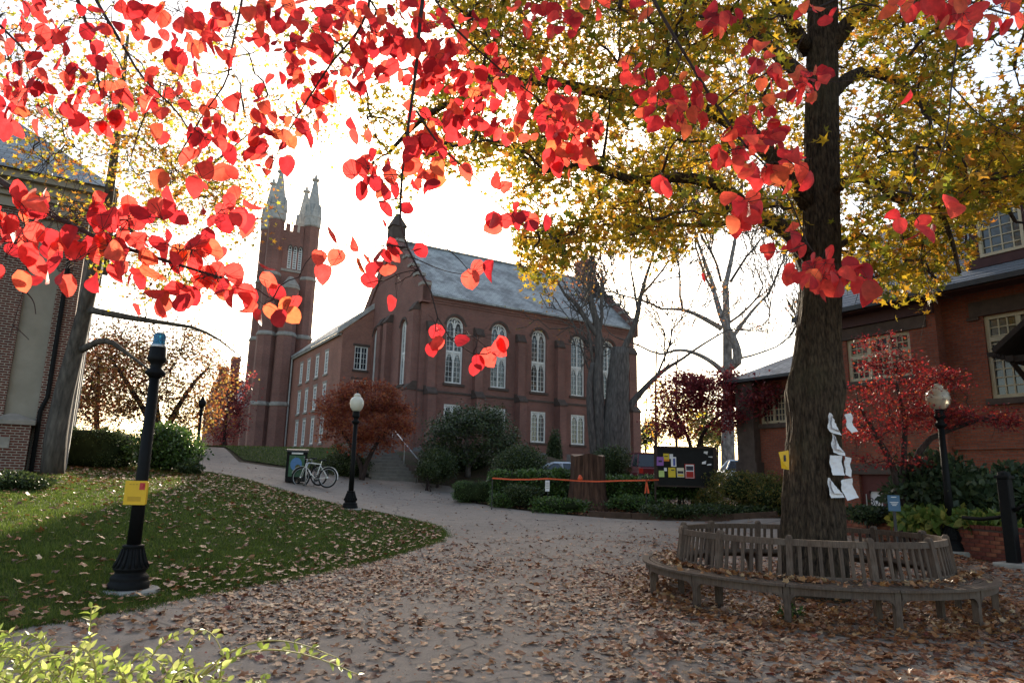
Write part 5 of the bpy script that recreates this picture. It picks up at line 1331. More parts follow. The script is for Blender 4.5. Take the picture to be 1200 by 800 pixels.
def bicycle(label, loc, rz, main='bike_white', lean=.0):
    t = thing('bicycle', label, 'bicycle', loc, rz); t.rotation_euler = (lean, 0, rz)
    WR = .335
    for x_ in (-.52, .52):
        m = MB(); nn = 36; rings = []
        for i in range(nn + 1):
            a = 2 * math.pi * i / nn; rings.append([(x_ + (WR + .030 * math.cos(b)) * math.cos(a), .026 * math.sin(b), WR + .02 + (WR + .030 * math.cos(b)) * math.sin(a)) for b in np.linspace(0, 2 * math.pi, 7)[:-1]])
        m.loft(rings, False, False); wh = m.build('wheel', 'rubber', t, True)
        m = MB(); rings = []
        for i in range(nn + 1):
            a = 2 * math.pi * i / nn; rings.append([(x_ + (WR - .038 + .009 * math.cos(b)) * math.cos(a), .012 * math.sin(b), WR + .02 + (WR - .038 + .009 * math.cos(b)) * math.sin(a)) for b in np.linspace(0, 2 * math.pi, 5)[:-1]])
        m.loft(rings, False, False); m.build('rim', 'galvanised', wh, True)
        m = MB()
        for i in range(18): a = 2 * math.pi * i / 18; m.tube([(x_, .02 * (-1) ** i, WR + .02), (x_ + (WR - .03) * math.cos(a), 0, WR + .02 + (WR - .03) * math.sin(a))], .0025, 3)
        m.tube([(x_, -.04, WR + .02), (x_, .04, WR + .02)], .025, 8); m.build('spokes', 'chrome', wh)
        m = MB(); rings = []
        for i in range(15):
            a = R(20) + R(150) * i / 14 + (R(20) if x_ < 0 else 0); rings.append([(x_ + (WR + .045) * math.cos(a), w_, WR + .02 + (WR + .045) * math.sin(a)) for w_ in (-.03, .03)] + [(x_ + (WR + .052) * math.cos(a), w_, WR + .02 + (WR + .052) * math.sin(a)) for w_ in (.03, -.03)])
        m.loft(rings); m.build('mudguard', main, t)
    hub = (WR + .02); BB = (-.06, 0, .30); ST = (-.2, 0, .82); HT = (.36, 0, .86); HB = (.40, 0, .70)
    m = MB(); m.tube([BB, ST], .018, 8); m.tube([ST, HT], .016, 8); m.tube([BB, HB], .02, 8); m.tube([HT, HB], .02, 8)
    for s_ in (-.05, .05): m.tube([(-.52, s_, hub), BB], .011, 6); m.tube([(-.52, s_, hub), (ST[0], 0, ST[2] - .06)], .010, 6)
    m.build('frame', main, t, True)
    m = MB()
    for s_ in (-.05, .05): m.tube([(.52, s_, hub), (.43, s_, .66), (.40, 0, .70)], .012, 6)
    m.build('fork', main, t, True)
    m = MB(); m.tube([(.36, 0, .86), (.35, 0, .98)], .014, 8); m.tube([(.30, -.29, 1.02), (.38, -.2, 1.0), (.39, 0, .98), (.38, .2, 1.0), (.30, .29, 1.02)], .013, 8); m.build('handlebar', 'chrome', t, True)
    m = MB(); m.tube([(-.2, 0, .8), (-.22, 0, .93)], .013, 8); m.build('seat_post', 'chrome', t)
    m = MB(); m.loft([[(-.36, -.085, .93), (-.36, .085, .93), (-.36, .08, .98), (-.36, -.08, .98)], [(-.22, -.07, .93), (-.22, .07, .93), (-.22, .06, .985), (-.22, -.06, .985)], [(-.08, -.02, .945), (-.08, .02, .945), (-.08, .018, .97), (-.08, -.018, .97)]]); m.build('saddle', 'rubber', t, True)
    m = MB(); m.lathe([(.09, -.006), (.09, .006)], 24); m.v = [(BB[0] + a, -.055 + c, BB[2] + b) for a, b, c in m.v]; m.build('chainring', 'dark_metal', t)
    m = MB(); m.tube([(BB[0], -.06, BB[2]), (BB[0] + .12, -.07, BB[2] - .11)], .012, 6); m.box(BB[0] + .07, BB[0] + .17, -.15, -.07, BB[2] - .125, BB[2] - .1); m.tube([(BB[0], .06, BB[2]), (BB[0] - .12, .07, BB[2] + .11)], .012, 6); m.box(BB[0] - .17, BB[0] - .07, .07, .15, BB[2] + .1, BB[2] + .125); m.build('crank', 'dark_metal', t)
    return t
bk = P(366, 581, 24.8); bk[2] = float(H(bk[0], bk[1])) - .01
bicycle('white framed bicycle with white mudguards leaning at a rack by the bin', bk, R(180 - 12), 'bike_white', R(5))
bk2 = P(358, 579, 25.25); bk2[2] = float(H(bk2[0], bk2[1])) - .01
bicycle('dark framed bicycle half hidden behind the white one', bk2, R(160), 'black_iron', R(-4))
rk = (bk + bk2) / 2; rko = thing('bike_rack', 'low metal bicycle rack between the two bicycles', 'rack', rk, R(80))
m = MB(); m.tube([(-.35, 0, -.1), (-.35, 0, .7), (-.25, 0, .82), (.25, 0, .82), (.35, 0, .7), (.35, 0, -.1)], .024, 8); m.build('hoop', 'galvanised', rko, True)

# ================================================================== STEPS AND RAILS
s0 = G(462, 563); 
stp = thing('stone_steps', 'grey stone steps climbing between the shrubs to the chapel', 'steps', s0, AZ)
for k in range(11): m = MB(); m.bevbox(-1.15, 1.15, k * .34, k * .34 + 1.2, -.6 + k * .165, .165 * (k + 1), .015); m.build('step', 'step_stone', stp)
hr = thing('handrail', 'thin galvanised handrail beside the stone steps', 'handrail', s0, AZ)
m = MB(); m.tube([(1.2, -.1, .95), (1.2, 3.6, 2.75)], .028, 8); m.build('rail', 'galvanised', hr, True)
for q in (.0, 1.8, 3.5): m = MB(); m.tube([(1.2, q, q * .49 - .3), (1.2, q, .95 + (q + .1) * .486)], .022, 6); m.build('post', 'galvanised', hr)
r0_ = G(232, 551); rl = thing('iron_railing', 'short black iron railing where the path meets the left hedge', 'railing', r0_, R(118))
m = MB(); m.tube([(0, 0, .82), (1.9, 0, 1.0)], .024, 6); m.tube([(0, 0, .45), (1.9, 0, .6)], .016, 6); m.build('rail', 'black_iron', rl)
for q in (0, .48, .96, 1.44, 1.9): m = MB(); m.tube([(q, 0, -.2), (q, 0, .82 + q * .095)], .018, 6); m.build('baluster', 'black_iron', rl)

# ================================================================== CARS
def car(label, loc, rz, paint, suv=True):
    t = thing('parked_car', label, 'car', loc, rz, 'cars in the parking lot')
    L, Wd = (4.6, 1.82) if suv else (4.5, 1.75)
    zb, zbelt, ztop = (.35, 1.0, 1.68) if suv else (.25, .86, 1.42)
    prof = [(-L / 2, .62, zb + .15, zbelt - .12), (-L / 2 + .12, .82, zb, zbelt - .02), (-L / 2 + .8, .9, zb, zbelt), (-.2, .91, zb, zbelt), (L / 2 - 1.5, .9, zb, zbelt - .02), (L / 2 - .5, .86, zb, zbelt - .14), (L / 2 - .08, .78, zb + .05, zbelt - .26), (L / 2, .6, zb + .15, zbelt - .38)]
    m = MB(); m.loft([[(x_, -w, z0), (x_, -w * 1.02, (z0 + z1) / 2), (x_, -w * .96, z1), (x_, w * .96, z1), (x_, w * 1.02, (z0 + z1) / 2), (x_, w, z0)] for x_, w, z0, z1 in prof]); m.build('body', paint, t, False)
    x0, x1 = (-L / 2 + .1, L / 2 - 1.55) if suv else (-L / 2 + .55, L / 2 - 1.45)
    r0, r1 = (x0 + .32, x1 - .75) if suv else (x0 + .75, x1 - .85)
    m = MB(); m.loft([[(x0, -.84, zbelt - .01), (x1, -.84, zbelt - .03), (x1, .84, zbelt - .03), (x0, .84, zbelt - .01)], [(r0, -.66, ztop - .05), (r1, -.66, ztop - .05), (r1, .66, ztop - .05), (r0, .66, ztop - .05)]]); m.build('glass', 'car_glass', t)
    m = MB(); m.loft([[(r0 - .04, -.69, ztop - .06), (r1 + .04, -.69, ztop - .06), (r1 + .04, .69, ztop - .06), (r0 - .04, .69, ztop - .06)], [(r0 + .08, -.6, ztop + .02), (r1 - .1, -.6, ztop + .02), (r1 - .1, .6, ztop + .02), (r0 + .08, .6, ztop + .02)]])
    m.build('roof', paint, t)
    for s_ in (-1, 1):
        for (a, b) in (((x0, zbelt), (r0, ztop - .05)), ((x1, zbelt - .02), (r1, ztop - .05)), (((x0 + x1) / 2 - .1, zbelt), ((r0 + r1) / 2, ztop - .05)), ((x0 + .9, zbelt), (r0 + .6, ztop - .05))):
            m = MB(); m.tube([(a[0], s_ * .845, a[1]), (b[0], s_ * .67, b[1])], .04, 4); m.build('pillar', paint, t)
    for x_ in (-L / 2 + .85, L / 2 - .9):
        for s_ in (-1, 1):
            m = MB(); m.lathe([(.2, -.1), (.31, -.1), (.335, -.07), (.335, .07), (.31, .1), (.2, .1)], 20); m.v = [(x_ + a, s_ * .82 + c, .335 + b) for a, b, c in m.v]; wh = m.build('wheel', 'rubber', t, True)
            m = MB(); m.lathe([(.02, -.105), (.2, -.09), (.2, .09), (.02, .105)], 14); m.v = [(x_ + a, s_ * .825 + c, .335 + b) for a, b, c in m.v]; m.build('rim', 'chrome', wh)
    for s_ in (-1, 1):
        m = MB(); m.box(-L / 2 - .01, -L / 2 + .12, s_ * .7 - .1, s_ * .7 + .1, zbelt - .35, zbelt - .1); m.build('taillight', 'lamp_red', t)
        m = MB(); m.box(L / 2 - .12, L / 2 + .005, s_ * .58 - .14, s_ * .58 + .12, zbelt - .46, zbelt - .34); m.build('headlight', 'chrome', t)
    for x_ in (-L / 2 - .05, L / 2 - .1): m = MB(); m.bevbox(x_, x_ + .16, -.8, .8, zb + .05, zb + .25, .03); m.build('bumper', 'dark_metal', t)
    return t
def lot_at(px_, d_): w = P(px_, 560, d_); return np.array([w[0], w[1], float(H(w[0], w[1]))])
car('bright red car parked just left of the notice board', lot_at(772, 37), R(115), 'car_red')
car('maroon car with pale rear window beside the red car', lot_at(748, 37), R(100), 'car_maroon')
car('silver estate car parked behind the notice board', lot_at(866, 41) + np.array([0, 0, .1]), R(235), 'car_silver', False)
car('pale blue car in front of the silver one, right of the board', lot_at(872, 36) + np.array([0, 0, .12]), R(250), 'car_blue', False)
car('pale car glimpsed between the yew and the stump', lot_at(644, 34) + np.array([0, 0, -.25]), R(185), 'car_silver', False)

# ================================================================== TREES AND SHRUBS
def to_local(o, pts): return [np.asarray(p, float) - np.array(o.location) for p in pts]
def pxs(pos):
    v = pos - CC[None]; d = np.maximum(v @ _F, .05)
    return 600 + 800 * (v @ CR) / d, 400 - 800 * (v @ CU) / d
class Lines:
    """growing set of branch polylines with a fast nearest-point search"""
    def __init__(s, lines): s.a = np.empty((1024, 3)); s.n = 0; [s.append(L) for L in lines]
    def append(s, L):
        L = np.asarray(L, float)
        while s.n + len(L) > len(s.a): s.a = np.concatenate([s.a, np.empty_like(s.a)])
        s.a[s.n:s.n + len(L)] = L; s.n += len(L)
def nearest_on(lines, p):
    a = lines.a[:lines.n]; d = np.sqrt(((a - p) ** 2).sum(1)) + .25 * np.maximum(0, a[:, 2] - p[2])
    k = d.argmin(); return d[k], a[k].copy(), k, None
def resample(pts, n):
    pts = np.array(pts, float); seg = np.r_[0, np.cumsum(np.linalg.norm(np.diff(pts, axis=0), axis=1))]
    t = np.linspace(0, seg[-1], n)
    return [np.array([np.interp(q, seg, pts[:, k]) for k in range(3)]) for q in t]
def smooth3(pts, n=24):
    p = [np.asarray(q, float) for q in pts]
    for _ in range(2):
        o = [p[0]]
        for a, b in zip(p[:-1], p[1:]): o += [a * .75 + b * .25, a * .25 + b * .75]
        p = o + [p[-1]]
    return resample(p, n)

# ---- the big sweetgum that the bench surrounds
TX, TY = BC[0] + .14, BC[1] + .05
gum = thing('sweetgum_tree', 'big old tree with dark furrowed trunk and yellow green star leaves, inside the bench', 'tree', (TX, TY, 0))
org = np.array([TX, TY, 0])
tpx = [(956, 715, 100), (956, 690, 90), (956, 640, 80), (955, 560, 72), (957, 500, 67), (959, 455, 68), (962, 400, 60), (965, 350, 54), (966, 300, 50), (966, 200, 48), (966, 100, 45), (967, 0, 42), (970, -110, 38), (975, -250, 30), (985, -450, 20), (990, -650, 8)]
trunk_axis = [np.array(P(x_ - 3, y_, TY)) - org for x_, y_, w_ in tpx]
trunk_r = [w_ / 2 * TY / 812 * .85 for x_, y_, w_ in tpx]
tp_ = smooth3(trunk_axis, 120)
za = [q[2] for q in trunk_axis]
m = MB(); rings = []; NTR = 110
for p in tp_:
    r0 = np.interp(p[2], za, trunk_r); ring = []
    for j in range(NTR):
        a = 2 * math.pi * j / NTR
        fl = .06 * math.exp(-max(p[2], 0) / .5) * math.sin(5 * a + 1) + .018 * math.sin(9 * a + p[2] * .6) + .012 * math.sin(17 * a - p[2] * 1.3)
        fl += .030 * (abs(math.sin(11 * a + 1.3 * math.sin(1.7 * p[2] + 2 * a) + .4 * math.sin(6.3 * p[2]))) - .5) + .012 * math.sin(31 * a + 2.5 * math.sin(3.1 * p[2]))
        kn = .10 * math.exp(-(((p[2] - 3.0) / .28) ** 2 + ((a - 3.3) / .5) ** 2)) + .06 * math.exp(-(((p[2] - 2.9) / .3) ** 2 + ((a - 5.4) / .5) ** 2))
        ring.append(p + np.array([math.cos(a), math.sin(a), 0]) * (r0 + fl * r0 * 2 + kn))
    rings.append(ring)
m.loft(rings); m.build('trunk', 'tree_bark', gum, True)
def limb_px(pts, r0, r1, n=20):
    w = smooth3([np.array(P(*q)) - org for q in pts], n)
    return w, np.linspace(r0, r1, n)
limb_def = [
    ([(948, 300, 10.3), (915, 262, 10.1), (890, 255, 9.9), (850, 220, 9.6), (800, 205, 9.3), (740, 215, 9), (690, 190, 8.8), (640, 200, 8.7)], .13, .035),
    ([(950, 240, 10.3), (905, 180, 10.2), (860, 140, 10.1), (820, 128, 10), (760, 120, 10), (690, 106, 10), (620, 90, 10), (560, 110, 10), (500, 130, 10.2), (455, 180, 10.4)], .17, .03),
    ([(952, 100, 10.3), (910, 62, 10.6), (870, 30, 11), (820, 0, 11.4), (760, -50, 12)], .13, .05),
    ([(970, 60, 10.3), (1000, 20, 10), (1050, -30, 9.6), (1100, -90, 9)], .15, .06),
    ([(958, 135, 10.3), (985, 95, 10.5), (1020, 80, 10.7), (1060, 100, 10.9), (1100, 140, 11), (1145, 185, 11.2), (1190, 260, 11.3)], .13, .03),
    ([(970, 230, 10.2), (1000, 205, 9.8), (1030, 215, 9.5), (1055, 240, 9.3), (1085, 225, 9.1), (1110, 260, 9), (1125, 320, 8.9)], .085, .02),
    ([(955, 330, 10.4), (980, 290, 10.9), (1010, 270, 11.4), (1040, 300, 11.9), (1065, 350, 12.2)], .07, .02),
    ([(950, 330, 10.4), (925, 275, 11.2), (890, 255, 12), (850, 262, 12.8), (800, 265, 13.5), (740, 255, 14)], .10, .03),
    ([(945, 60, 10.4), (900, -20, 9.2), (860, -120, 7.8), (820, -260, 6.5)], .13, .05),
    ([(960, 0, 10.4), (1000, -90, 11.8), (1060, -150, 13)], .12, .05),
]
limbs = []
for q, r0, r1 in limb_def:
    w, rr = limb_px(q, r0, r1); limbs.append(w)
    m = MB(); m.tube(w, rr, 9, rough=.05); m.build('limb', 'tree_bark', gum, True)
# crown: foliage clumps round the limbs, kept where the photo shows foliage
low_edge = np.array([(380, 60), (420, 120), (440, 270), (475, 280), (500, 200), (540, 215), (570, 225), (598, 270), (612, 345), (640, 352), (672, 300), (720, 290), (770, 325), (800, 300), (850, 268), (890, 262), (925, 300), (985, 330), (1020, 340), (1050, 372), (1085, 374), (1105, 330), (1140, 305), (1150, 270), (1175, 245), (1200, 235), (1400, 260)])
holes = [(1178, 55, 42, 55), (950, 120, 0, 0), (905, 205, 14, 25), (588, 130, 26, 22), (520, 60, 25, 30), (640, 20, 25, 18), (720, 60, 16, 14), (660, 240, 18, 20), (1000, 245, 14, 16), (1132, 110, 14, 14), (860, 75, 14, 18), (560, 265, 40, 60), (520, 300, 60, 70), (1075, 60, 10, 10), (745, 165, 16, 12), (480, 60, 40, 55), (700, 175, 12, 12), (820, 230, 15, 12)]
cents = []
tries = 0
while len(cents) < 900 and tries < 140000:
    tries += 1
    v = RNG.normal(size=3); v /= np.linalg.norm(v); rad = RNG.uniform(.25, 1) ** .5
    c = np.array([-.3, .3, 8.2]) + v * rad * np.array([7.4, 5.6, 5.0])
    w = c + org
    if w[1] < 5.2: continue
    u_, v_ = pxl(w)
    inframe = -40 < u_ < 1240 and v_ > -40
    if inframe:
        if v_ > np.interp(u_, low_edge[:, 0], low_edge[:, 1]) - 14: continue
        if u_ < 380: continue
        if u_ < 560 and RNG.uniform() < .35: continue
        if any(rx and ((u_ - hx) / (rx + 10)) ** 2 + ((v_ - hy) / (ry + 10)) ** 2 < 1 for hx, hy, rx, ry in holes) and RNG.uniform() < .8: continue
        if abs(u_ - 964) < 34 and w[1] < 10.3: continue
    elif RNG.uniform() < .62: continue
    if v_ > -40 and any(np.linalg.norm(c - q) < .27 for q in cents): continue
    cents.append(c)
cents = np.array(cents)
tw = MB(); lines = Lines(limbs + [[q for q in tp_ if q[2] > 5]])
order = np.argsort([nearest_on(lines, c)[0] for c in cents])
for i in order:
    c = cents[i]; d_, q, k, L = nearest_on(lines, c)
    pts = curve_pts(q, c, 6, -.05, .05)
    tw.tube(pts, np.linspace(.012 + .012 * min(d_, 2.5), .008, 7), 5, cap=False)
    lines.append(pts[2:])
    for _ in range(3):
        e = c + RNG.normal(size=3) * .32; tw.tube(curve_pts(c, e, 2, 0, .1), [.007, .006, .003], 3, cap=False)
tag(tw.build('twigs', 'thin_bark', gum, True), kind='stuff')
per = 66
pos = np.repeat(cents, per, 0) + RNG.normal(size=(len(cents) * per, 3)) * np.array([.34, .34, .26]) * RNG.uniform(.6, 1.3, (len(cents), 1)).repeat(per, 0)
u_, v_ = pxs(pos + org)
ok = ~((v_ > np.interp(u_, low_edge[:, 0], low_edge[:, 1]) + 6) & (v_ > 0) & (u_ > -60) & (u_ < 1260))
for hx, hy, rx, ry in holes:
    if rx: ok &= ~((((u_ - hx) / rx) ** 2 + ((v_ - hy) / ry) ** 2 < 1) & (RNG.uniform(size=len(pos)) < .55))
ok &= ~((np.abs(u_ - 964) < 27) & (pos[:, 1] < 0) & (RNG.uniform(size=len(pos)) < .93))
pos = pos[ok]; n = len(pos)
cloud('crown', T_GUM, pos, frames_up(n, .75, (0, -.35, .75)), RNG.uniform(.10, .175, n), 'gum_leaves', gum)

# ---- generic deciduous tree from clumps given in the photo
def clump_tree(name, label, cat, base, trunk, clumps, leaf, tpl, size, r0, bark='thin_bark', per=60, sig=.3, twig=.006, group=None, sub=2, nrm=(0, -.3, .8), trunk_r1=.35, extra=None, flat=.6):
    """base: ground point; trunk: polyline; clumps: (centre, radii, number)"""
    t = thing(name, label, cat, base, 0, group); o = np.array(base, float)
    lines = Lines([])
    tr_ = [smooth3([np.asarray(q, float) - o for q in L], 12) for L in (trunk if isinstance(trunk[0], list) else [trunk])]
    for li, L in enumerate(tr_):
        rl = r0 if np.linalg.norm(L[0]) < .3 else r0 * .36
        m = MB(); m.tube(L, np.linspace(rl, rl * trunk_r1, 12), 10, rough=.06); m.build('trunk', bark, t, True); lines.append(L[3:])
    m = MB(); P_ = []
    cl = []
    for (c, rad, k) in clumps:
        for _ in range(k):
            v = RNG.normal(size=3); v /= np.linalg.norm(v); cl.append(np.asarray(c) - o + v * RNG.uniform(.2, 1) ** .45 * np.asarray(rad))
    cl.sort(key=lambda c: nearest_on(lines, c)[0])
    for c in cl:
        d_, q, k, L = nearest_on(lines, c); pts = curve_pts(q, c, 5, -.06, .06)
        m.tube(pts, np.linspace(twig * 1.2 + twig * min(4, d_ / (sig * 2)), twig, 6), 4, cap=False); lines.append(pts[2:])
        for _ in range(sub): e = c + RNG.normal(size=3) * sig; m.tube(curve_pts(c, e, 2, 0, .1), [twig, twig * .8, twig * .5], 3, cap=False)
    if m.v: tag(m.build('branches', bark, t, True), kind='stuff')
    if per:
        cl = np.array(cl); pos = np.repeat(cl, per, 0) + RNG.normal(size=(len(cl) * per, 3)) * np.array([sig, sig, sig * flat])
        cloud('crown', tpl, pos, frames_up(len(pos), .7, nrm), RNG.uniform(*size, len(pos)), leaf, t)
    return t
def Pz(px_, py_, d_, dz=0): w = np.array(P(px_, py_, d_)); w[2] += dz; return w
def gz(px_, d_, py_=560): w = np.array(P(px_, py_, d_)); w[2] = float(H(w[0], w[1])) - .05; return w
def ell(px_, py_, d_, rpx, rpy, rd, k):
    s_ = d_ / 812.0; return (Pz(px_, py_, d_), (rpx * s_, rd, rpy * s_), k)

# orange Japanese maple by the steps
b = gz(424, 31.5)
clump_tree('japanese_maple', 'orange red Japanese maple with a domed crown before the brick annex', 'tree', b, [[b, b + [-.05, 0, .7], Pz(410, 520, 31.5), Pz(395, 495, 31.5)], [b, b + [.1, 0, .6], Pz(440, 520, 31.3), Pz(465, 490, 31)]],
           [ell(430, 490, 31.3, 58, 42, 2.2, 120), ell(432, 470, 31.5, 40, 22, 1.6, 40)], 'maple_orange', T_star(5, .4, .1), (.09, .15), .13, per=110, sig=.24)
# red Japanese maple in front of the hall
b = gz(1052, 15.2)
clump_tree('japanese_maple', 'bright red Japanese maple in front of the brick hall', 'tree', b, [[b, b + [.03, 0, .7], Pz(1048, 545, 15), Pz(1020, 500, 14.8), Pz(1005, 470, 14.7)], [b, b + [.05, 0, .6], Pz(1058, 540, 15), Pz(1062, 495, 14.8), Pz(1050, 450, 14.7)], [b, b + [.1, 0, .8], Pz(1075, 520, 14.9), Pz(1120, 500, 14.6), Pz(1170, 485, 14.4)]],
           [ell(1035, 415, 14.6, 32, 24, .7, 16), ell(1020, 500, 14.7, 38, 34, .9, 26), ell(1060, 460, 14.7, 55, 34, 1, 40), ell(1105, 445, 14.5, 28, 14, .6, 12), ell(1150, 490, 14.4, 58, 12, .8, 24), ell(1095, 490, 14.7, 40, 14, .8, 20), ell(1040, 540, 15, 35, 12, .7, 7)],
           'maple_red', T_star(5, .38, .1), (.05, .085), .10, per=58, sig=.17, flat=.45)
# dark red maple behind the bench
b = gz(812, 27.5)
clump_tree('red_maple', 'low spreading dark red maple between the notice board and the trunk', 'tree', b, [[b, Pz(812, 525, 27.3), Pz(800, 500, 27), Pz(785, 470, 27)], [b, Pz(816, 520, 27.3), Pz(835, 490, 27), Pz(870, 470, 26)]],
           [ell(798, 465, 27, 34, 28, 1.4, 44), ell(848, 458, 26.5, 45, 20, 1.5, 56), ell(895, 465, 25, 26, 24, 1, 36), ell(788, 500, 27, 24, 14, 1, 14), ell(870, 495, 25.5, 40, 14, 1, 18)],
           'maple_dark', T_star(5, .45, .1), (.09, .15), .12, per=85, sig=.27)
# leaning tree by the left building
b = gz(60, 19.6)
lt = clump_tree('leaning_tree', 'leaning tree with grey trunk and sparse yellow and orange leaves beside the left building', 'tree', b, [[b, Pz(66, 500, 19.5), Pz(85, 420, 19.3), Pz(103, 350, 19), Pz(125, 250, 18.4), Pz(140, 140, 17.8), Pz(150, 40, 17)], [Pz(100, 362, 19), Pz(140, 370, 19), Pz(190, 378, 19), Pz(240, 385, 19.2), Pz(285, 420, 19.3)], [Pz(95, 410, 19.2), Pz(125, 395, 19.2), Pz(150, 415, 19.2), Pz(185, 440, 19.2)], [Pz(118, 290, 18.6), Pz(180, 250, 18), Pz(240, 200, 17.2), Pz(300, 150, 16.5)]],
           [ell(150, 200, 16, 100, 90, 3, 60), ell(230, 160, 15.5, 90, 90, 3, 36), ell(120, 90, 15.5, 120, 80, 3, 30), ell(330, 110, 15, 70, 70, 2.5, 18), ell(60, 110, 16, 60, 80, 2, 14), ell(190, 320, 18, 70, 40, 2, 20), ell(280, 250, 16, 25, 50, 1.5, 10)],
           'maple_yellow', T_star(5, .42, .15), (.10, .16), .30, bark='grey_bark', per=50, sig=.42, twig=.009, sub=5, trunk_r1=.12)
# trees behind the left hedge
b = gz(185, 38)
clump_tree('copper_tree', 'sparse copper and yellow tree behind the left hedge', 'tree', b, [[b, Pz(186, 500, 38), Pz(180, 450, 38), Pz(190, 410, 38)], [b, Pz(175, 490, 38), Pz(150, 450, 38), Pz(130, 420, 38)], [b, Pz(200, 490, 38), Pz(225, 450, 38), Pz(245, 430, 38)]],
           [ell(150, 440, 38, 50, 45, 3, 70), ell(215, 440, 38, 45, 45, 3, 55), ell(180, 395, 38, 70, 25, 3, 30), ell(120, 480, 38, 40, 25, 2, 30), ell(215, 485, 38, 35, 25, 2, 30)], 'oak_brown', T_star(5, .45, .15), (.12, .22), .2, per=54, sig=.62, twig=.014, sub=4)
b = gz(110, 44)
clump_tree('copper_tree', 'rusty red tree glimpsed between the leaning trunk and the blue light post', 'tree', b, [[b, Pz(112, 480, 44), Pz(118, 420, 44)]],
           [ell(115, 450, 44, 45, 50, 3, 80), ell(140, 420, 44, 40, 30, 3, 40)], 'maple_orange', T_star(5, .45, .15), (.14, .24), .2, per=44, sig=.55, twig=.014, sub=3)
b = gz(262, 47)
clump_tree('red_maple', 'dark red maple in front of the far chimney building', 'tree', b, [[b, Pz(262, 510, 47), Pz(268, 470, 47)]], [ell(268, 485, 47, 24, 40, 1.8, 70), ell(275, 445, 47, 16, 20, 1.2, 24)], 'maple_dark', T_star(5, .45, .1), (.11, .19), .14, per=40, sig=.36, twig=.012)
# pollarded tree before the chapel
b = gz(722, 40.5)
def tree_bare(name, label, base, trunks, seeds, bark, depth=3, kids=(3, 5), leaf=None, group=None, leafn=0, lsize=(.1, .16), L=(2.6, 4.0), up=.25, r=.10, spread=.55):
    t = thing(name, label, 'tree', base, 0, group); o = np.array(base, float)
    for pts, r0, r1 in trunks:
        w = smooth3([np.asarray(q) - o for q in pts], 16); m = MB(); m.tube(w, np.linspace(r0, r1, 16), 12, rough=.05); m.build('trunk', bark, t, True)
    m = MB(); tips = []
    for p, d, l, rr in seeds: grow(m, np.asarray(p) - o, d, l * 1.3, rr, depth, tips, spread, up, 6, 4, kids, .76, .028)
    tag(m.build('branches', 'grey_bark', t, True), kind='stuff')
    if leaf:
        tips = np.array(tips); k = RNG.integers(len(tips), size=leafn); pos = tips[k] + RNG.normal(size=(leafn, 3)) * .35
        cloud('crown', T_star(5, .45, .15), pos, frames_up(leafn, .8, (0, -.4, .6)), RNG.uniform(*lsize, leafn), leaf, t)
    return t
D = 40.0
tree_bare('pollard_tree', 'thick sawn-off grey tree trunk with bare regrowth in front of the chapel', b,
          [([b, Pz(722, 500, D), Pz(724, 450, D), Pz(727, 408, D)], .95, .55), ([b + [-.8, 0, 0], Pz(703, 490, D), Pz(700, 440, D), Pz(704, 395, D), Pz(690, 345, D)], .45, .16), ([b + [-1.1, 0, 0], Pz(693, 500, D), Pz(690, 450, D), Pz(695, 425, D)], .30, .16), ([Pz(735, 480, D), Pz(750, 460, D), Pz(775, 435, D - .5), Pz(800, 420, D - 1)], .22, .08), ([Pz(706, 400, D), Pz(690, 380, D), Pz(675, 355, D), Pz(662, 345, D)], .2, .1), ([Pz(728, 415, D), Pz(745, 380, D), Pz(752, 340, D), Pz(765, 300, D)], .2, .07)],
          [(Pz(690, 345, D), (-.1, 0, 1), 3.0, .12), (Pz(662, 345, D), (-.6, 0, .8), 2.2, .08), (Pz(702, 390, D), (.2, .1, 1), 3.4, .12), (Pz(695, 425, D), (-.2, -.1, 1), 2.5, .10), (Pz(765, 300, D), (.2, 0, 1), 2.5, .08), (Pz(752, 345, D), (.6, 0, .8), 3.0, .08), (Pz(800, 420, D - 1), (.8, 0, .6), 2.6, .08), (Pz(770, 440, D - .5), (.5, 0, 1), 3.0, .07), (Pz(748, 370, D), (-.2, 0, 1), 3, .08), (Pz(700, 450, D), (-.7, -.2, .7), 2.6, .07), (Pz(745, 465, D), (.8, -.2, .5), 2.4, .07)],
          'grey_bark', 3, (2, 4), 'oak_brown', None, 4200, (.10, .17), r=.1, spread=.75)
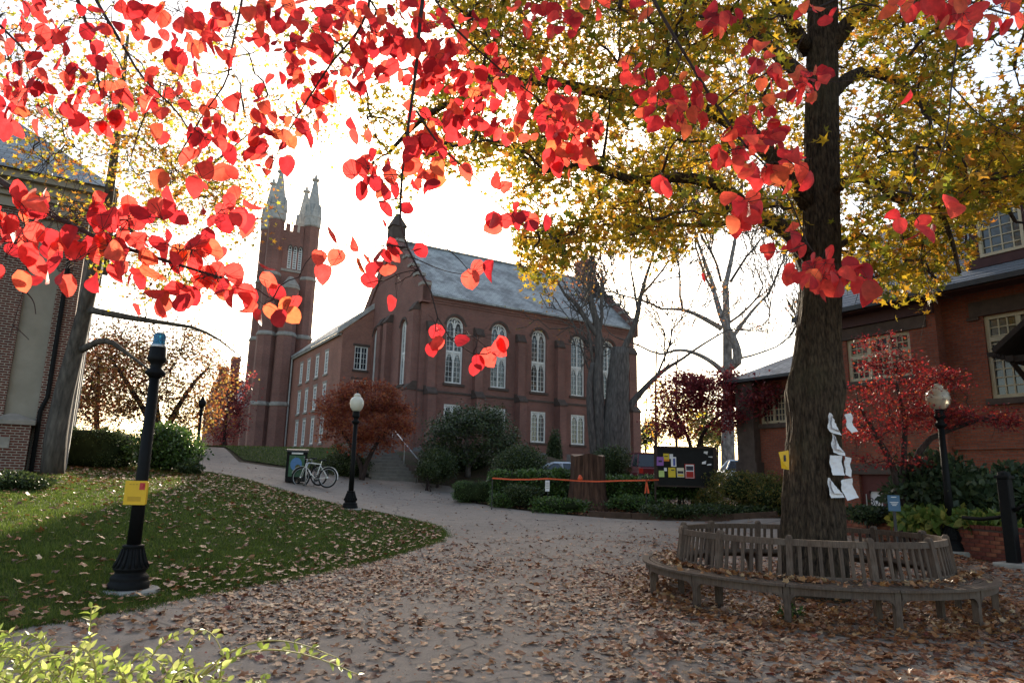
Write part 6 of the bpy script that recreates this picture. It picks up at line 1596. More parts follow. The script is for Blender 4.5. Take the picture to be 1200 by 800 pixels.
# bare sycamore
b = gz(853, 47); D = 46.0
tree_bare('bare_sycamore', 'bare pale sycamore with spreading limbs against the white sky', b,
          [([b, Pz(853, 500, D), Pz(853, 440, D), Pz(852, 390, D), Pz(850, 330, D)], .5, .2), ([Pz(853, 430, D), Pz(866, 425, D - 1), Pz(862, 400, D - 1), Pz(846, 375, D - 1), Pz(835, 335, D)], .34, .14), ([Pz(846, 385, D), Pz(820, 370, D), Pz(800, 362, D), Pz(775, 362, D)], .2, .07), ([Pz(853, 440, D), Pz(830, 420, D), Pz(800, 408, D), Pz(775, 415, D)], .2, .07), ([Pz(855, 400, D), Pz(880, 365, D), Pz(900, 345, D)], .16, .07), ([Pz(850, 335, D), Pz(858, 300, D), Pz(865, 260, D)], .2, .09), ([Pz(838, 340, D), Pz(825, 305, D), Pz(815, 275, D)], .15, .08)],
          [(Pz(775, 362, D), (-.8, 0, .5), 2.6, .09), (Pz(800, 362, D), (-.3, 0, 1), 3.0, .09), (Pz(775, 415, D), (-.9, 0, .2), 2.5, .08), (Pz(900, 345, D), (.7, 0, .7), 3, .09), (Pz(865, 260, D), (.2, 0, 1), 4, .1), (Pz(815, 275, D), (-.3, 0, 1), 3.6, .1), (Pz(835, 340, D), (-.5, 0, .9), 3.6, .1), (Pz(852, 380, D), (.8, 0, .6), 3.4, .09), (Pz(856, 330, D), (.6, 0, .8), 3.6, .1), (Pz(845, 330, D), (-.4, 0, 1), 3.6, .1), (Pz(866, 420, D - 1), (.9, 0, .1), 2.6, .08), (Pz(858, 300, D), (.5, 0, 1), 3.4, .09)],
          'pale_bark', 4)
# slender trees at the edge of the parking lot
for i, (q, d_, py_, leafm, lab) in enumerate([(768, 62, 440, 'maple_yellow', 'slender yellow tree beyond the chapel corner'), (792, 58, 455, 'maple_yellow', 'yellow leaved tree behind the notice board'), (822, 66, 480, 'azalea', 'olive green tree behind the low red maple'), (756, 80, 500, 'evergreen', 'dark conifer far beyond the parked red car'), (840, 75, 500, 'azalea', 'hazy green tree far behind the silver car')]):
    b = gz(q, d_)
    clump_tree('far_tree', lab, 'tree', b, [[b, Pz(q + 1, 520, d_), Pz(q, py_ + 10, d_), Pz(q + 2, py_ - 40, d_)], [Pz(q, 520, d_), Pz(q + 6, 480, d_), Pz(q + 14, 440, d_)]], [ell(q + 2, (py_ + 520) / 2, d_, 16, (530 - py_) / 2, 2, 40 if i < 2 else 90)], leafm, T_star(5, .5, .1), (.16, .3), .16, per=14 if i < 2 else 30, sig=.6, twig=.02, group='trees beyond the parking lot')

# ---- bushes: leaf shell round a dense twiggy core
def bush(name, label, cat, c, rad, leaf, n, size, tpl=T_SMALL, core=.80, noise=.16, group=None, base_z=None, jit=.8, boxy=False):
    c = np.asarray(c, float); rad = np.asarray(rad, float)
    gzv = float(H(c[0], c[1]))
    t = thing(name, label, cat, (c[0], c[1], gzv), 0, group)
    cl = c - np.array([c[0], c[1], gzv])
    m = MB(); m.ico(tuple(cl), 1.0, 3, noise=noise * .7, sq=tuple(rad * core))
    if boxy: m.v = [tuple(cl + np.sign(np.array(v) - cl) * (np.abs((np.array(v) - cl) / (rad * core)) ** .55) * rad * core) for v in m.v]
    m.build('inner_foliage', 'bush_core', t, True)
    v = RNG.normal(size=(n, 3)); v /= np.linalg.norm(v, axis=1, keepdims=True)
    if boxy: v = np.sign(v) * np.abs(v) ** .55
    ph = RNG.uniform(0, 6, 3)
    lump = 1 + noise * (np.sin(4 * v[:, 0] + ph[0]) + np.sin(5 * v[:, 1] + ph[1]) + np.sin(5 * v[:, 2] + ph[2])) / 2 + np.abs(RNG.normal(size=n)) ** 2 * .045 * (0 if boxy else 1) + RNG.normal(size=n) * .04
    r = np.clip(RNG.beta(6, 1.3, n), .5, 1) * lump
    pos = cl + v * r[:, None] * rad
    pos[:, 2] = np.maximum(pos[:, 2], .02)
    y = v + np.array([0, 0, .35]) + RNG.normal(size=(n, 3)) * jit; y /= np.linalg.norm(y, axis=1, keepdims=True)
    z = v + RNG.normal(size=(n, 3)) * .7; z -= y * np.sum(y * z, 1, keepdims=True); z /= np.linalg.norm(z, axis=1, keepdims=True) + 1e-9
    cloud('foliage', tpl, pos, np.stack([np.cross(y, z), y, z], 2), RNG.uniform(*size, n), leaf, t)
    m = MB()
    for k in range(5): e = cl + RNG.normal(size=3) * rad * .35; m.tube(curve_pts((RNG.normal() * .1, RNG.normal() * .1, -.1), e, 3, 0, .08), [.04, .03, .02, .012], 5)
    tag(m.build('stems', 'thin_bark', t), kind='stuff')
    return t
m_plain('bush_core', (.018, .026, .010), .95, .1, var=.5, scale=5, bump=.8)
def bush_px(name, label, cat, px_, py_, d_, rpx, rpy, rd, leaf, n, size, **kw):
    s_ = d_ / 812.0; return bush(name, label, cat, P(px_, py_, d_), (rpx * s_, rd, rpy * s_), leaf, n, size, **kw)
b = gz(548, 35)
clump_tree('holly_tree', 'dark green rounded holly tree in front of the chapel', 'tree', b, [[b, b + [.02, 0, .8], Pz(545, 525, 35.2), Pz(550, 495, 35.4)], [b + [.02, 0, .4], b + [.5, 0, 1.1], Pz(575, 520, 35.3)], [b + [0, 0, .8], Pz(525, 525, 35.2), Pz(515, 510, 35.2)]],
           [ell(552, 512, 35.4, 55, 32, 2.1, 190), ell(560, 492, 35.6, 36, 18, 1.5, 60), ell(600, 530, 35, 20, 12, 1, 24), ell(512, 530, 35, 16, 14, 1, 20)], 'evergreen', T_OVAL, (.09, .16), .16, bark='grey_bark', per=70, sig=.25)
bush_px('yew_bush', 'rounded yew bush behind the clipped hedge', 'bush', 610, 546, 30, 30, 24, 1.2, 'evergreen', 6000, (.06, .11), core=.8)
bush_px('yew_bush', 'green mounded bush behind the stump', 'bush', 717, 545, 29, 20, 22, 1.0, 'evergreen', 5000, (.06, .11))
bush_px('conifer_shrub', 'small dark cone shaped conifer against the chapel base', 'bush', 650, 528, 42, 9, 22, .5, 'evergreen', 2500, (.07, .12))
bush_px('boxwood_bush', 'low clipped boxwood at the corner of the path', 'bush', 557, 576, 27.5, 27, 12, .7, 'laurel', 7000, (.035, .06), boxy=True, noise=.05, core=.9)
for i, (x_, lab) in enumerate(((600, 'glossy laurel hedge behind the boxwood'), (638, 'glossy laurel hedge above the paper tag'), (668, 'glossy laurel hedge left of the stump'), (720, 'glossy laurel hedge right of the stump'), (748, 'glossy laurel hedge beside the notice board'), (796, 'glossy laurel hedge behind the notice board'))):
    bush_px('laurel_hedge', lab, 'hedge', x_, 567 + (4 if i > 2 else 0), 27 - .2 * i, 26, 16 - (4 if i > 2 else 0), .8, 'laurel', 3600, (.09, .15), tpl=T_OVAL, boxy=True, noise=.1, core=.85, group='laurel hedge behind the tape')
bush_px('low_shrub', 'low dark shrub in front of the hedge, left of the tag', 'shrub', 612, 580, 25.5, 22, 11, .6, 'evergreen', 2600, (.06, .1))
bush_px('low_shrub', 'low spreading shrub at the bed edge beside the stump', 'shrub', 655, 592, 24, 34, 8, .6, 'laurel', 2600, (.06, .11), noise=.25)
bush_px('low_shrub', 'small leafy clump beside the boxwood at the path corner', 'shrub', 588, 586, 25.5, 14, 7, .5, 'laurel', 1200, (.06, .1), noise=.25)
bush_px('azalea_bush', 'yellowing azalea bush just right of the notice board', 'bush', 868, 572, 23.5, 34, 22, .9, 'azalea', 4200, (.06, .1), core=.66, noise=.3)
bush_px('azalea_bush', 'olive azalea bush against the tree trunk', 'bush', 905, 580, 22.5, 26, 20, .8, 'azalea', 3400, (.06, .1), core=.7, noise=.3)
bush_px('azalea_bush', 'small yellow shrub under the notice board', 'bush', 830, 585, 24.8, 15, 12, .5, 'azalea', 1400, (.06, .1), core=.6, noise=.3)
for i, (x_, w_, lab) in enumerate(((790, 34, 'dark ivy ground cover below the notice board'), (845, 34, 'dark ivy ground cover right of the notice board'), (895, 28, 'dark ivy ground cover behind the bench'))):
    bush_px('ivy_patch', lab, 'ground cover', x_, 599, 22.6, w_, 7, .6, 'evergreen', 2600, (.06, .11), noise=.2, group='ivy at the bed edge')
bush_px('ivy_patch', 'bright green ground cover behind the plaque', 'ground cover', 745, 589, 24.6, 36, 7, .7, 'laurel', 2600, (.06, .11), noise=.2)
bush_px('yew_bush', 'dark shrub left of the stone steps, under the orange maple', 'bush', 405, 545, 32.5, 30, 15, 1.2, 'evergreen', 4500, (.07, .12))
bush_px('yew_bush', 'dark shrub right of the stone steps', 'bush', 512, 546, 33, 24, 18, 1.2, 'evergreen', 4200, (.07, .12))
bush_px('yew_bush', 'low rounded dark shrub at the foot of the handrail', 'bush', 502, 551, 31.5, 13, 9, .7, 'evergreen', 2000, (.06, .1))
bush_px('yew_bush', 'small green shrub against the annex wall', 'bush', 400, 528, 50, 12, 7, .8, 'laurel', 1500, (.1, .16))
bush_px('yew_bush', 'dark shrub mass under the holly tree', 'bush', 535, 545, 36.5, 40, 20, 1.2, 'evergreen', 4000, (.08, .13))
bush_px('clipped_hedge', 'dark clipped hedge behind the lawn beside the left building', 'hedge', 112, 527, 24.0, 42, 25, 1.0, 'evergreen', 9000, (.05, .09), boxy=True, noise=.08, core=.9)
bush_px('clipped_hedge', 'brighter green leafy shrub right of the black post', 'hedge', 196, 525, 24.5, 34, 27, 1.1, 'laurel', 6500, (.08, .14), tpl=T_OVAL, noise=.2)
bush_px('low_shrub', 'low grey green shrub at the foot of the iron railing', 'shrub', 222, 549, 24.0, 14, 8, .5, 'evergreen', 1400, (.06, .1))
bush_px('ivy_patch', 'dark ground ivy below the brick gate pier', 'ground cover', 18, 566, 15.5, 34, 12, .7, 'evergreen', 4200, (.05, .09), noise=.2)
# planter plants
bush_px('hydrangea_bush', 'large leaved dark hydrangea behind the lamp in the planter', 'bush', 1105, 578, 15.2, 62, 38, .9, 'hydrangea', 3600, (.12, .22), tpl=T_OVAL, core=.72, noise=.22)
bush_px('hydrangea_bush', 'dark leafy shrub behind the iron post', 'bush', 1185, 585, 15.6, 40, 38, .8, 'hydrangea', 2400, (.12, .22), tpl=T_OVAL, core=.72, noise=.22)
for i, (x_, y_, lab) in enumerate(((1072, 610, 'yellow green hosta at the bench end of the planter'), (1102, 610, 'yellow green hosta in front of the lamp pole'), (1132, 614, 'yellow green hosta in the middle of the planter'), (1160, 618, 'yellow green hosta beside the iron post'))):
    bush_px('hosta_plant', lab, 'plant', x_, y_ - 2, 14.75 - .3 * i, 19, 9, .4, 'hosta', 420, (.14, .26), tpl=T_leaf(2, .2, .4, .6), core=.6, noise=.2, group='hostas in the brick planter')
bush_px('low_shrub', 'greyish low plants between the bench and the basement door', 'shrub', 1020, 602, 16, 22, 9, .5, 'hydrangea', 1300, (.07, .12), noise=.25)
wp = G(928, 726); bush('weed_tuft', 'small green weed growing under the bench front', 'weed', wp + np.array([0, 0, .07]), (.13, .12, .1), 'laurel', 90, (.04, .08), tpl=T_OVAL, core=.3)

# ---- paper sheets stapled to the trunk and a yellow ribbon
def on_trunk(px_, py_):
    """point on the trunk surface seen at a photo point"""
    d = _F * 800 + (px_ - 600) * CR + (400 - py_) * CU; d = d / np.linalg.norm(d)
    a = d[0] ** 2 + d[1] ** 2; best = None
    for rr in (.47, .5, .55):
        b_ = 2 * (d[0] * (0 - TX) + d[1] * (0 - TY)); c_ = TX ** 2 + TY ** 2 - rr ** 2; disc = b_ * b_ - 4 * a * c_
        if disc > 0: t = (-b_ - math.sqrt(disc)) / (2 * a); return CC + d * t
    t = -b_ / (2 * a); return CC + d * t
sheets = [(975, 497, 'corner folded down, uppermost left', 1, -.25), (992, 496, 'curling off the trunk edge, uppermost right', 0, .2), (979, 521, 'folded sheet just below the uppermost pair', 1, -.2), (977, 545, 'flat sheet, left of the lower middle pair', 0, 0), (990, 546, 'creased sheet, right of the lower middle pair', 0, -.15), (976, 571, 'crumpled sheet, lowest left', 1, .05), (990, 573, 'slanted sheet, lowest right', 0, .22)]
for x_, y_, lab, fold, tl in sheets:
    w = on_trunk(x_, y_); s_ = w[1] / 812; an = math.atan2(w[0] - TX, -(w[1] - TY)) * .7
    o = thing('paper_sheet', 'white paper on the trunk: ' + lab, 'paper', w + np.array([0, -.03, 0]), an, 'white papers stapled to the big trunk')
    W2, H2 = .105, .138; m = MB(); gN = 7; g_ = []
    cu = RNG.uniform(.02, .06, 4)
    for i in range(gN):
        row = []
        for j in range(gN):
            a_, b_ = -1 + 2 * j / (gN - 1), -1 + 2 * i / (gN - 1)
            yy_ = -cu[0] * max(0, a_) ** 2 - cu[1] * max(0, -b_) ** 2 - cu[2] * max(0, -a_) ** 2 * .6 + .012 * math.sin(3 * a_ + 5 * b_ + x_)
            xx_, zz_ = a_ * W2, b_ * H2
            if fold:
                q_ = max(0, (a_ + b_) - .35)                              # the upper right corner creases over towards the viewer
                xx_ -= q_ * W2 * .95; zz_ -= q_ * H2 * .95; yy_ -= .045 * min(1, q_ * 3)
            row.append((xx_ * math.cos(tl) - zz_ * math.sin(tl), yy_, xx_ * math.sin(tl) + zz_ * math.cos(tl)))
        g_.append(row)
    for i in range(gN - 1):
        for j in range(gN - 1): m.quad(g_[i][j], g_[i][j + 1], g_[i + 1][j + 1], g_[i + 1][j])
    so = m.build('sheet', 'paper', o); md = so.modifiers.new('thickness', 'SOLIDIFY'); md.thickness = .0015
w = on_trunk(921, 538); w = w + np.array([-.02, -.02, 0]); o = thing('yellow_ribbon', 'yellow notice flapping at the left edge of the big trunk', 'paper', w)
m = MB(); m.loft([[(-.06, 0, -.13), (.04, -.02, -.15), (.04, -.018, -.15), (-.06, .002, -.13)], [(-.08, -.03, .0), (.05, -.02, .0), (.05, -.018, 0), (-.08, -.028, 0)], [(-.09, 0, .1), (.05, -.02, .13), (.05, -.018, .13), (-.09, .002, .1)]]); m.build('sheet', 'yellow_enamel', o)
m = MB(); m.box(-.03, .0, -.034, -.026, -.03, .06); m.build('print', 'print_dark', o)

# ================================================================== DOGWOOD OVERHEAD
dog = thing('dogwood_tree', 'overhanging dogwood branches with glowing red and coral leaves across the top', 'tree', (-3.2, -1.6, 0))
do = np.array([-3.2, -1.6, 0])
m = MB(); dt = smooth3([(0, 0, -.2), (.02, 0, .8), (.15, .1, 1.8), (.35, .3, 2.7)], 14); m.tube(dt, np.linspace(.16, .11, 14), 12, rough=.08); m.build('trunk', 'grey_bark', dog, True)
def dl(pts, n=18): return smooth3([np.array(P(*q)) - do for q in pts], n)
hub = dt[-1]
brs = []
def branch(pts, r0, r1, start=None, over=None):
    L = [np.array(P(*q)) - do for q in pts]
    w2 = smooth3(L, 20); rr2 = np.linspace(r0, r1, 20); w, rr = w2, rr2
    if start is None:
        mid = (hub + L[0]) / 2 + np.array([0, 0, .5 + .12 * np.linalg.norm(L[0] - hub)])
        w1 = smooth3([hub, hub * .6 + mid * .4, mid, L[0] * .8 + mid * .2, L[0]], 14)[:-1]; w = w1 + w2; rr = np.r_[np.linspace(max(.04, r0 * 2.5), r0 * 1.05, 13), rr2]
    m = MB(); m.tube(w, rr, 7, rough=.1); m.build('branch', 'thin_bark', dog, True); brs.append(w[-18:]); return w
branch([(-60, 170, 2.5), (0, 212, 2.5), (60, 252, 2.5), (120, 282, 2.5), (170, 298, 2.5), (225, 315, 2.55), (290, 335, 2.6)], .014, .004)
branch([(60, -60, 3.0), (95, 5, 3.0), (108, 55, 3.0), (118, 110, 3.0)], .012, .004)
branch([(70, -80, 3.0), (112, 0, 3.0), (145, 55, 3.0), (168, 95, 3.0), (210, 130, 3.1), (235, 180, 3.1)], .011, .003)
branch([(290, -70, 2.7), (285, 0, 2.7), (270, 60, 2.75), (268, 95, 2.8), (240, 130, 2.8), (205, 190, 2.8)], .007, .002)
branch([(400, -80, 2.6), (440, -10, 2.6), (420, 40, 2.7), (390, 70, 2.75), (365, 110, 2.8), (340, 150, 2.8), (315, 200, 2.9)], .008, .002)
branch([(510, -80, 2.6), (494, 0, 2.6), (488, 80, 2.6), (478, 150, 2.6), (470, 210, 2.6), (468, 262, 2.6), (475, 285, 2.6), (492, 320, 2.6), (508, 345, 2.6), (514, 382, 2.6), (535, 405, 2.6), (555, 415, 2.6)], .010, .002)
branch([(488, 130, 2.6), (510, 165, 2.65), (530, 185, 2.7), (560, 210, 2.8), (580, 235, 2.8), (600, 255, 2.8)], .005, .002, start=1)
branch([(490, 268, 2.6), (515, 285, 2.6), (535, 300, 2.6), (550, 318, 2.6)], .003, .0015, start=1)
branch([(470, -80, 3.0), (520, 20, 3.0), (550, 50, 3.0), (590, 85, 3.0), (630, 115, 3.1), (660, 140, 3.1), (680, 170, 3.1)], .008, .002)
branch([(720, -90, 2.9), (765, 0, 2.9), (800, 60, 2.95), (840, 125, 3.0), (875, 175, 3.0), (905, 200, 3.0), (930, 240, 3.0), (950, 300, 3.0), (985, 325, 3.0)], .011, .002)
branch([(800, 60, 2.95), (790, 90, 3.0), (770, 110, 3.0), (745, 90, 3.0)], .004, .002, start=1)
branch([(840, 125, 3.0), (870, 100, 3.0), (910, 80, 3.0), (945, 85, 3.0), (960, 95, 3.0)], .004, .002, start=1)
branch([(1020, -90, 2.4), (1080, -30, 2.4), (1130, 0, 2.4), (1170, 15, 2.4), (1200, 20, 2.4)], .008, .003)
branch([(1130, -60, 3.2), (1128, 20, 3.2), (1115, 90, 3.2), (1112, 150, 3.2), (1095, 205, 3.2), (1070, 250, 3.2)], .007, .002)
branch([(1115, 100, 3.2), (1150, 140, 3.2), (1200, 165, 3.2)], .004, .002, start=1)
branch([(-60, -30, 2.6), (0, 30, 2.6), (40, 70, 2.6), (60, 110, 2.7)], .008, .003)
branch([(180, 110, 3.1), (160, 160, 3.1), (150, 200, 3.1)], .004, .002, start=1)
#   x, y, rx, ry, n, depth
cl = [(60, 265, 70, 30, 34, 2.4), (150, 275, 60, 35, 40, 2.4), (105, 310, 60, 25, 20, 2.4), (210, 310, 50, 35, 34, 2.45), (275, 330, 35, 25, 18, 2.5), (230, 340, 60, 25, 14, 2.5), (320, 360, 25, 20, 10, 2.6), (180, 355, 30, 22, 9, 2.5), (20, 300, 28, 30, 12, 2.5), (255, 265, 50, 30, 12, 2.6), (25, 245, 30, 22, 8, 2.45),
      (25, 55, 40, 55, 18, 2.6), (75, 45, 40, 40, 14, 2.5), (45, 110, 50, 35, 16, 2.7), (115, 110, 40, 40, 14, 2.9), (20, 130, 28, 28, 9, 2.7), (130, 130, 50, 30, 9, 3.0),
      (165, 25, 30, 28, 9, 2.6), (210, 30, 40, 35, 16, 2.6), (165, 110, 22, 16, 4, 2.7), (195, 105, 30, 25, 6, 2.75), (235, 55, 35, 25, 9, 2.7), (255, 140, 25, 22, 7, 2.8), (195, 140, 25, 25, 4, 2.8), (245, 175, 22, 20, 5, 2.9), (275, 15, 40, 18, 8, 2.4), (225, 205, 40, 25, 7, 2.9), (330, 15, 35, 15, 6, 2.5),
      (305, 40, 26, 24, 6, 2.8), (340, 70, 32, 30, 14, 2.9), (375, 45, 40, 35, 14, 2.8), (380, 100, 30, 25, 12, 2.9), (330, 165, 32, 26, 14, 2.9), (310, 190, 24, 16, 5, 2.9), (300, 120, 25, 25, 7, 3.0), (280, 250, 18, 22, 5, 2.7), (360, 130, 26, 20, 6, 3.0), (415, 90, 24, 22, 7, 3.0), (395, 12, 26, 14, 7, 2.6),
      (440, 55, 32, 34, 18, 2.8), (470, 30, 28, 28, 14, 2.7), (500, 45, 26, 34, 12, 2.9), (420, 150, 14, 14, 3, 3), (480, 80, 28, 26, 10, 2.9), (515, 65, 28, 28, 11, 3.0), (540, 75, 26, 26, 10, 3.0), (520, 100, 24, 18, 8, 3.0), (570, 60, 20, 26, 6, 3.0), (545, 30, 20, 14, 4, 2.8), (585, 90, 20, 18, 6, 3.0), (610, 20, 22, 16, 5, 2.9), (650, 15, 26, 14, 8, 3.0), (710, 5, 20, 10, 4, 2.4), (655, 30, 16, 14, 4, 3.2),
      (560, 125, 24, 20, 10, 3.0), (540, 145, 20, 18, 7, 3.0), (500, 150, 30, 24, 14, 2.8), (480, 170, 22, 14, 8, 2.7), (590, 150, 14, 12, 6, 3.1), (625, 100, 28, 26, 13, 3.1), (660, 120, 24, 22, 10, 3.1), (640, 150, 30, 22, 14, 3.1), (680, 165, 24, 22, 12, 3.1), (665, 190, 26, 16, 9, 3.1), (695, 150, 14, 20, 6, 3.1),
      (440, 205, 30, 24, 14, 2.6), (500, 195, 30, 24, 12, 2.7), (415, 215, 16, 18, 5, 2.6), (470, 225, 22, 18, 7, 2.6), (530, 200, 18, 20, 5, 2.7), (440, 245, 18, 14, 4, 2.6),
      (590, 225, 14, 16, 3, 2.8), (600, 258, 26, 14, 7, 2.75), (625, 262, 14, 12, 3, 2.8), (556, 240, 6, 8, 1, 2.8), (575, 240, 8, 8, 1, 2.8), (560, 325, 14, 12, 5, 2.6),
      (395, 300, 24, 22, 8, 2.55), (365, 305, 8, 10, 2, 2.55), (440, 300, 24, 22, 8, 2.6), (470, 300, 20, 22, 6, 2.6), (430, 340, 18, 16, 4, 2.6), (463, 345, 10, 24, 5, 2.6), (480, 318, 10, 10, 2, 2.6),
      (510, 395, 16, 14, 5, 2.6), (560, 408, 24, 20, 10, 2.6), (545, 395, 10, 8, 2, 2.6), (580, 420, 10, 12, 3, 2.6),
      (745, 82, 16, 12, 6, 3.0), (775, 120, 28, 22, 14, 3.0), (805, 135, 18, 20, 7, 3.0), (780, 212, 10, 9, 2, 2.9), (760, 5, 14, 8, 2, 2.4), (830, 325, 6, 6, 1, 3),
      (835, 20, 22, 14, 6, 2.6), (850, 15, 14, 10, 3, 2.5), (893, 65, 16, 16, 5, 2.8), (910, 85, 20, 18, 6, 2.8), (945, 95, 26, 18, 9, 2.8), (895, 120, 18, 14, 5, 2.9), (935, 110, 16, 12, 4, 2.9), (815, 105, 18, 18, 6, 3.0), (885, 155, 28, 18, 10, 2.9), (905, 160, 16, 12, 4, 2.9), (865, 180, 24, 22, 10, 3.0), (860, 250, 24, 16, 6, 3.0), (895, 200, 24, 14, 6, 3.0), (935, 200, 22, 18, 7, 2.9), (880, 240, 20, 16, 5, 3.0), (925, 285, 24, 14, 5, 3.0), (905, 285, 10, 16, 2, 3.0), (880, 205, 14, 12, 3, 3),
      (945, 315, 22, 14, 7, 2.9), (975, 320, 26, 20, 12, 2.8), (1010, 335, 18, 16, 6, 2.8), (960, 340, 18, 14, 5, 2.8), (955, 18, 18, 10, 4, 2.9), (1015, 340, 14, 12, 3, 2.8),
      (1070, 10, 26, 16, 6, 2.2), (1120, 20, 30, 20, 10, 2.1), (1175, 20, 26, 22, 8, 2.2), (1140, 35, 12, 12, 2, 2.2), (1060, 105, 8, 8, 1, 2.9), (1060, 265, 20, 20, 3, 3.2), (1080, 280, 20, 16, 3, 3.2), (1115, 260, 10, 20, 2, 3.0), (1050, 2, 16, 8, 2, 2.3), (700, 0, 18, 8, 2, 2.4)]
cl += [(x_, y_, 70, 45, 16, d_) for x_, y_, d_ in ((-110, 60, 2.7), (-120, 230, 2.5), (-90, 320, 2.5), (-60, -110, 3.0), (120, -110, 3.0), (280, -100, 2.8), (420, -120, 2.7), (560, -110, 2.8), (700, -130, 2.9), (820, -100, 3.0), (960, -110, 3.0), (1110, -110, 2.6), (1290, 40, 2.6), (-240, 140, 2.8), (200, -260, 3.2), (500, -280, 3.0), (800, -300, 3.2))]
LP, LR, LS = [], [], []
bl = Lines(brs); nbl = 0
twg = MB()
for cx, cy, rx, ry, n, dep in cl:
    c = np.array(P(cx, cy - ry * .5, dep)) - do
    d_, q, k, L = nearest_on(bl, c)
    pts = curve_pts(q, c, 5, -.03, .05); twg.tube(pts, np.linspace(.0028, .0016, 6), 4, cap=False)
    nodes = pts[2:]
    for _ in range(max(1, n // 5)):
        e = np.array(P(cx + RNG.uniform(-.8, .8) * rx, cy + RNG.uniform(-.9, .5) * ry, dep + RNG.normal() * .10)) - do
        p2 = curve_pts(c, e, 4, -.05, .06); twg.tube(p2, np.linspace(.0020, .0012, 5), 3, cap=False); nodes = nodes + p2[1:]
    if nbl < 40: bl.append(pts[2:]); nbl += 1
    nodes = np.array(nodes)
    for _ in range(int(n * (1.6 if cx < 340 and cy > 225 else 1.45) + .5) if n > 3 else n):
        a = RNG.uniform(0, 2 * math.pi); rr = RNG.uniform() ** .5
        tgt = np.array(P(cx + 1.25 * rx * rr * math.cos(a), cy + 1.2 * ry * rr * math.sin(a), dep + RNG.normal() * .16)) - do
        nd = nodes[np.argmin(np.linalg.norm(nodes - tgt, axis=1) + RNG.uniform(0, .05, len(nodes)))]
        size = RNG.uniform(.068, .112) * (.80 if cy < 170 else 1.08 if cx < 360 else 1.02)
        tip = np.array([RNG.normal() * .55, RNG.normal() * .5, -1.0 + RNG.normal() * .35]) + (tgt - nd) * 6
        tip /= np.linalg.norm(tip)
        nz = np.array([RNG.normal() * .55, -1 + RNG.normal() * .5, RNG.normal() * .45]); nz -= tip * (nz @ tip); nz /= np.linalg.norm(nz) + 1e-9
        basep = tgt - tip * size * .5
        twg.tube([nd, (nd + basep) / 2 + np.array([0, 0, .006]), basep], [.0011, .0009, .0008], 3, cap=False)
        LP.append(basep + do); LR.append(np.stack([np.cross(tip, nz), tip, nz], 1)); LS.append(size)
tag(twg.build('twigs', 'thin_bark', dog, True), kind='stuff')
LP, LR, LS = np.array(LP), np.array(LR), np.array(LS)
def leaf_objects_at(o, *a):
    n0 = set(o.children); leaf_objects(*a)
    for ch_ in o.children:
        if ch_ not in n0: ch_.matrix_local = Matrix.Translation(-Vector(o.location)) @ ch_.matrix_local
leaf_objects_at(dog, 'leaf', T_DOG, LP, LR, LS, 'dogwood_leaf', 'dogwood_leaves', dog, 300, 'more_leaves')
# a few long hanging seed stalks
m = MB()
for q in ([(20, 228, 2.5), (35, 285, 2.5), (28, 340, 2.5), (18, 372, 2.5), (12, 395, 2.5)], [(28, 340, 2.5), (40, 352, 2.5), (42, 368, 2.5)], [(14, 380, 2.5), (26, 390, 2.5), (34, 398, 2.5)], [(-10, 250, 2.45), (20, 275, 2.45), (45, 300, 2.45), (50, 322, 2.45)], [(480, 300, 2.6), (520, 318, 2.6), (548, 322, 2.6)]): m.tube(smooth3([np.array(P(*a)) - do for a in q], 12), np.linspace(.0026, .0014, 12), 5)
tag(m.build('bare_twigs', 'thin_bark', dog), kind='stuff')

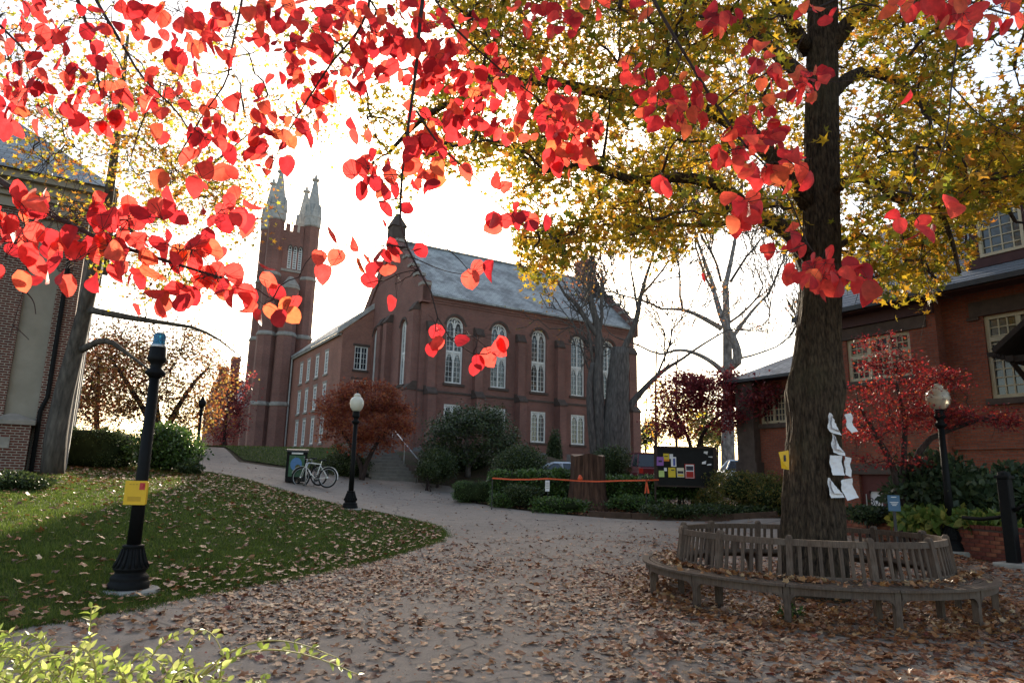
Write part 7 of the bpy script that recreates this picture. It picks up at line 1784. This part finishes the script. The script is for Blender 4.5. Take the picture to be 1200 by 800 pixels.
# ================================================================== SHRUB IN THE FOREGROUND
sh0 = P(150, 800, 2.6); sh0[2] = 0
shr = thing('privet_shrub', 'sunlit yellow green leafy shrub with arching stems in the lower left corner', 'shrub', (sh0[0], sh0[1], 0))
so_ = np.array([sh0[0], sh0[1], 0])
stems = [[(60, 860, 2.5), (62, 760, 2.5), (40, 700, 2.5)] if False else [(100, 880, 2.5), (104, 790, 2.45), (106, 735, 2.4), (107, 712, 2.4)], [(160, 880, 2.6), (200, 800, 2.6), (228, 735, 2.6), (250, 740, 2.6), (262, 768, 2.6)], [(180, 880, 2.5), (230, 790, 2.5), (300, 758, 2.45), (360, 765, 2.4), (420, 790, 2.4)], [(170, 880, 2.6), (240, 780, 2.6), (300, 748, 2.6), (350, 752, 2.6), (395, 770, 2.6)], [(40, 880, 2.5), (30, 790, 2.5), (12, 740, 2.5), (0, 738, 2.5)], [(80, 880, 2.4), (60, 800, 2.4), (30, 760, 2.4), (-10, 755, 2.4)], [(120, 880, 2.5), (140, 800, 2.5), (160, 765, 2.5), (190, 775, 2.5), (200, 800, 2.5)],
         [(60, 900, 2.3), (75, 820, 2.3), (60, 780, 2.3), (40, 790, 2.3)], [(120, 900, 2.35), (130, 830, 2.3), (110, 780, 2.3), (90, 770, 2.3)], [(200, 900, 2.5), (240, 820, 2.5), (255, 790, 2.5), (270, 800, 2.5)], [(20, 900, 2.3), (10, 820, 2.3), (-10, 780, 2.3)], [(150, 900, 2.3), (175, 820, 2.3), (200, 780, 2.3), (230, 790, 2.3)], [(140, 880, 2.6), (160, 800, 2.6), (185, 755, 2.6), (215, 740, 2.6)], [(100, 890, 2.6), (80, 810, 2.6), (60, 765, 2.6), (45, 742, 2.6)], [(180, 890, 2.45), (140, 830, 2.4), (150, 790, 2.4), (130, 760, 2.4)], [(240, 900, 2.45), (250, 850, 2.4), (235, 800, 2.4), (215, 770, 2.4)], [(0, 900, 2.6), (-10, 830, 2.6), (20, 780, 2.6), (30, 765, 2.6)],
         [(90, 900, 2.25), (60, 850, 2.2), (20, 800, 2.2), (-5, 790, 2.2)], [(170, 900, 2.25), (160, 850, 2.2), (120, 810, 2.2), (85, 800, 2.2)], [(210, 900, 2.3), (220, 850, 2.25), (190, 810, 2.25), (165, 800, 2.25)], [(290, 900, 2.5), (280, 840, 2.45), (290, 800, 2.45), (310, 795, 2.45)]]
SP, SRt, SS = [], [], []
for _ in range(38):
    x_ = RNG.uniform(-40, 270); dd_ = RNG.uniform(2.1, 2.7); tx = x_ + RNG.normal() * 45; ty = RNG.uniform(748, 800) + .2 * max(0, tx - 120)
    stems.append([(x_, 900, dd_), ((x_ + tx) / 2 + RNG.normal() * 12, 835, dd_), (tx, ty, dd_ - .05), (tx + RNG.normal() * 30, ty + RNG.uniform(-12, 14), dd_ - .08)])
for q in stems:
    w = smooth3([np.array(P(*a)) - so_ for a in q], 26)
    m = MB(); low = w[0].copy(); low[2] = max(low[2] - .4, -.05); low = low * np.array([.5, .5, 1]); m.tube([low] + w, np.r_[.006, np.linspace(.005, .0015, 26)], 5); m.build('stem', 'stem_green', shr, True)
    for i in range(4, 26):
        tdir = w[min(i + 1, 25)] - w[i - 1]; tdir /= np.linalg.norm(tdir) + 1e-9
        for sd in (-1, 1):
            if RNG.uniform() < .08: continue
            side = np.cross(tdir, np.array([RNG.normal() * .5, RNG.normal() * .5 - .5, 1.0])); side /= np.linalg.norm(side) + 1e-9
            y_ = side * sd + tdir * .5 + np.array([0, 0, .1]) + RNG.normal(size=3) * .25; y_ /= np.linalg.norm(y_)
            z_ = np.array([RNG.normal() * .5, -.4 + RNG.normal() * .5, .8]); z_ -= y_ * (y_ @ z_); z_ /= np.linalg.norm(z_)
            SP.append(w[i] + so_); SRt.append(np.stack([np.cross(y_, z_), y_, z_], 1)); SS.append(RNG.uniform(.026, .044))
leaf_objects_at(shr, 'leaf', [T_leaf(2, .2, .15, .55), T_leaf(2, .35, .3, .5)], np.array(SP), np.array(SRt), np.array(SS), 'shrub_leaf', 'shrub_leaves', shr, 300, 'more_leaves')
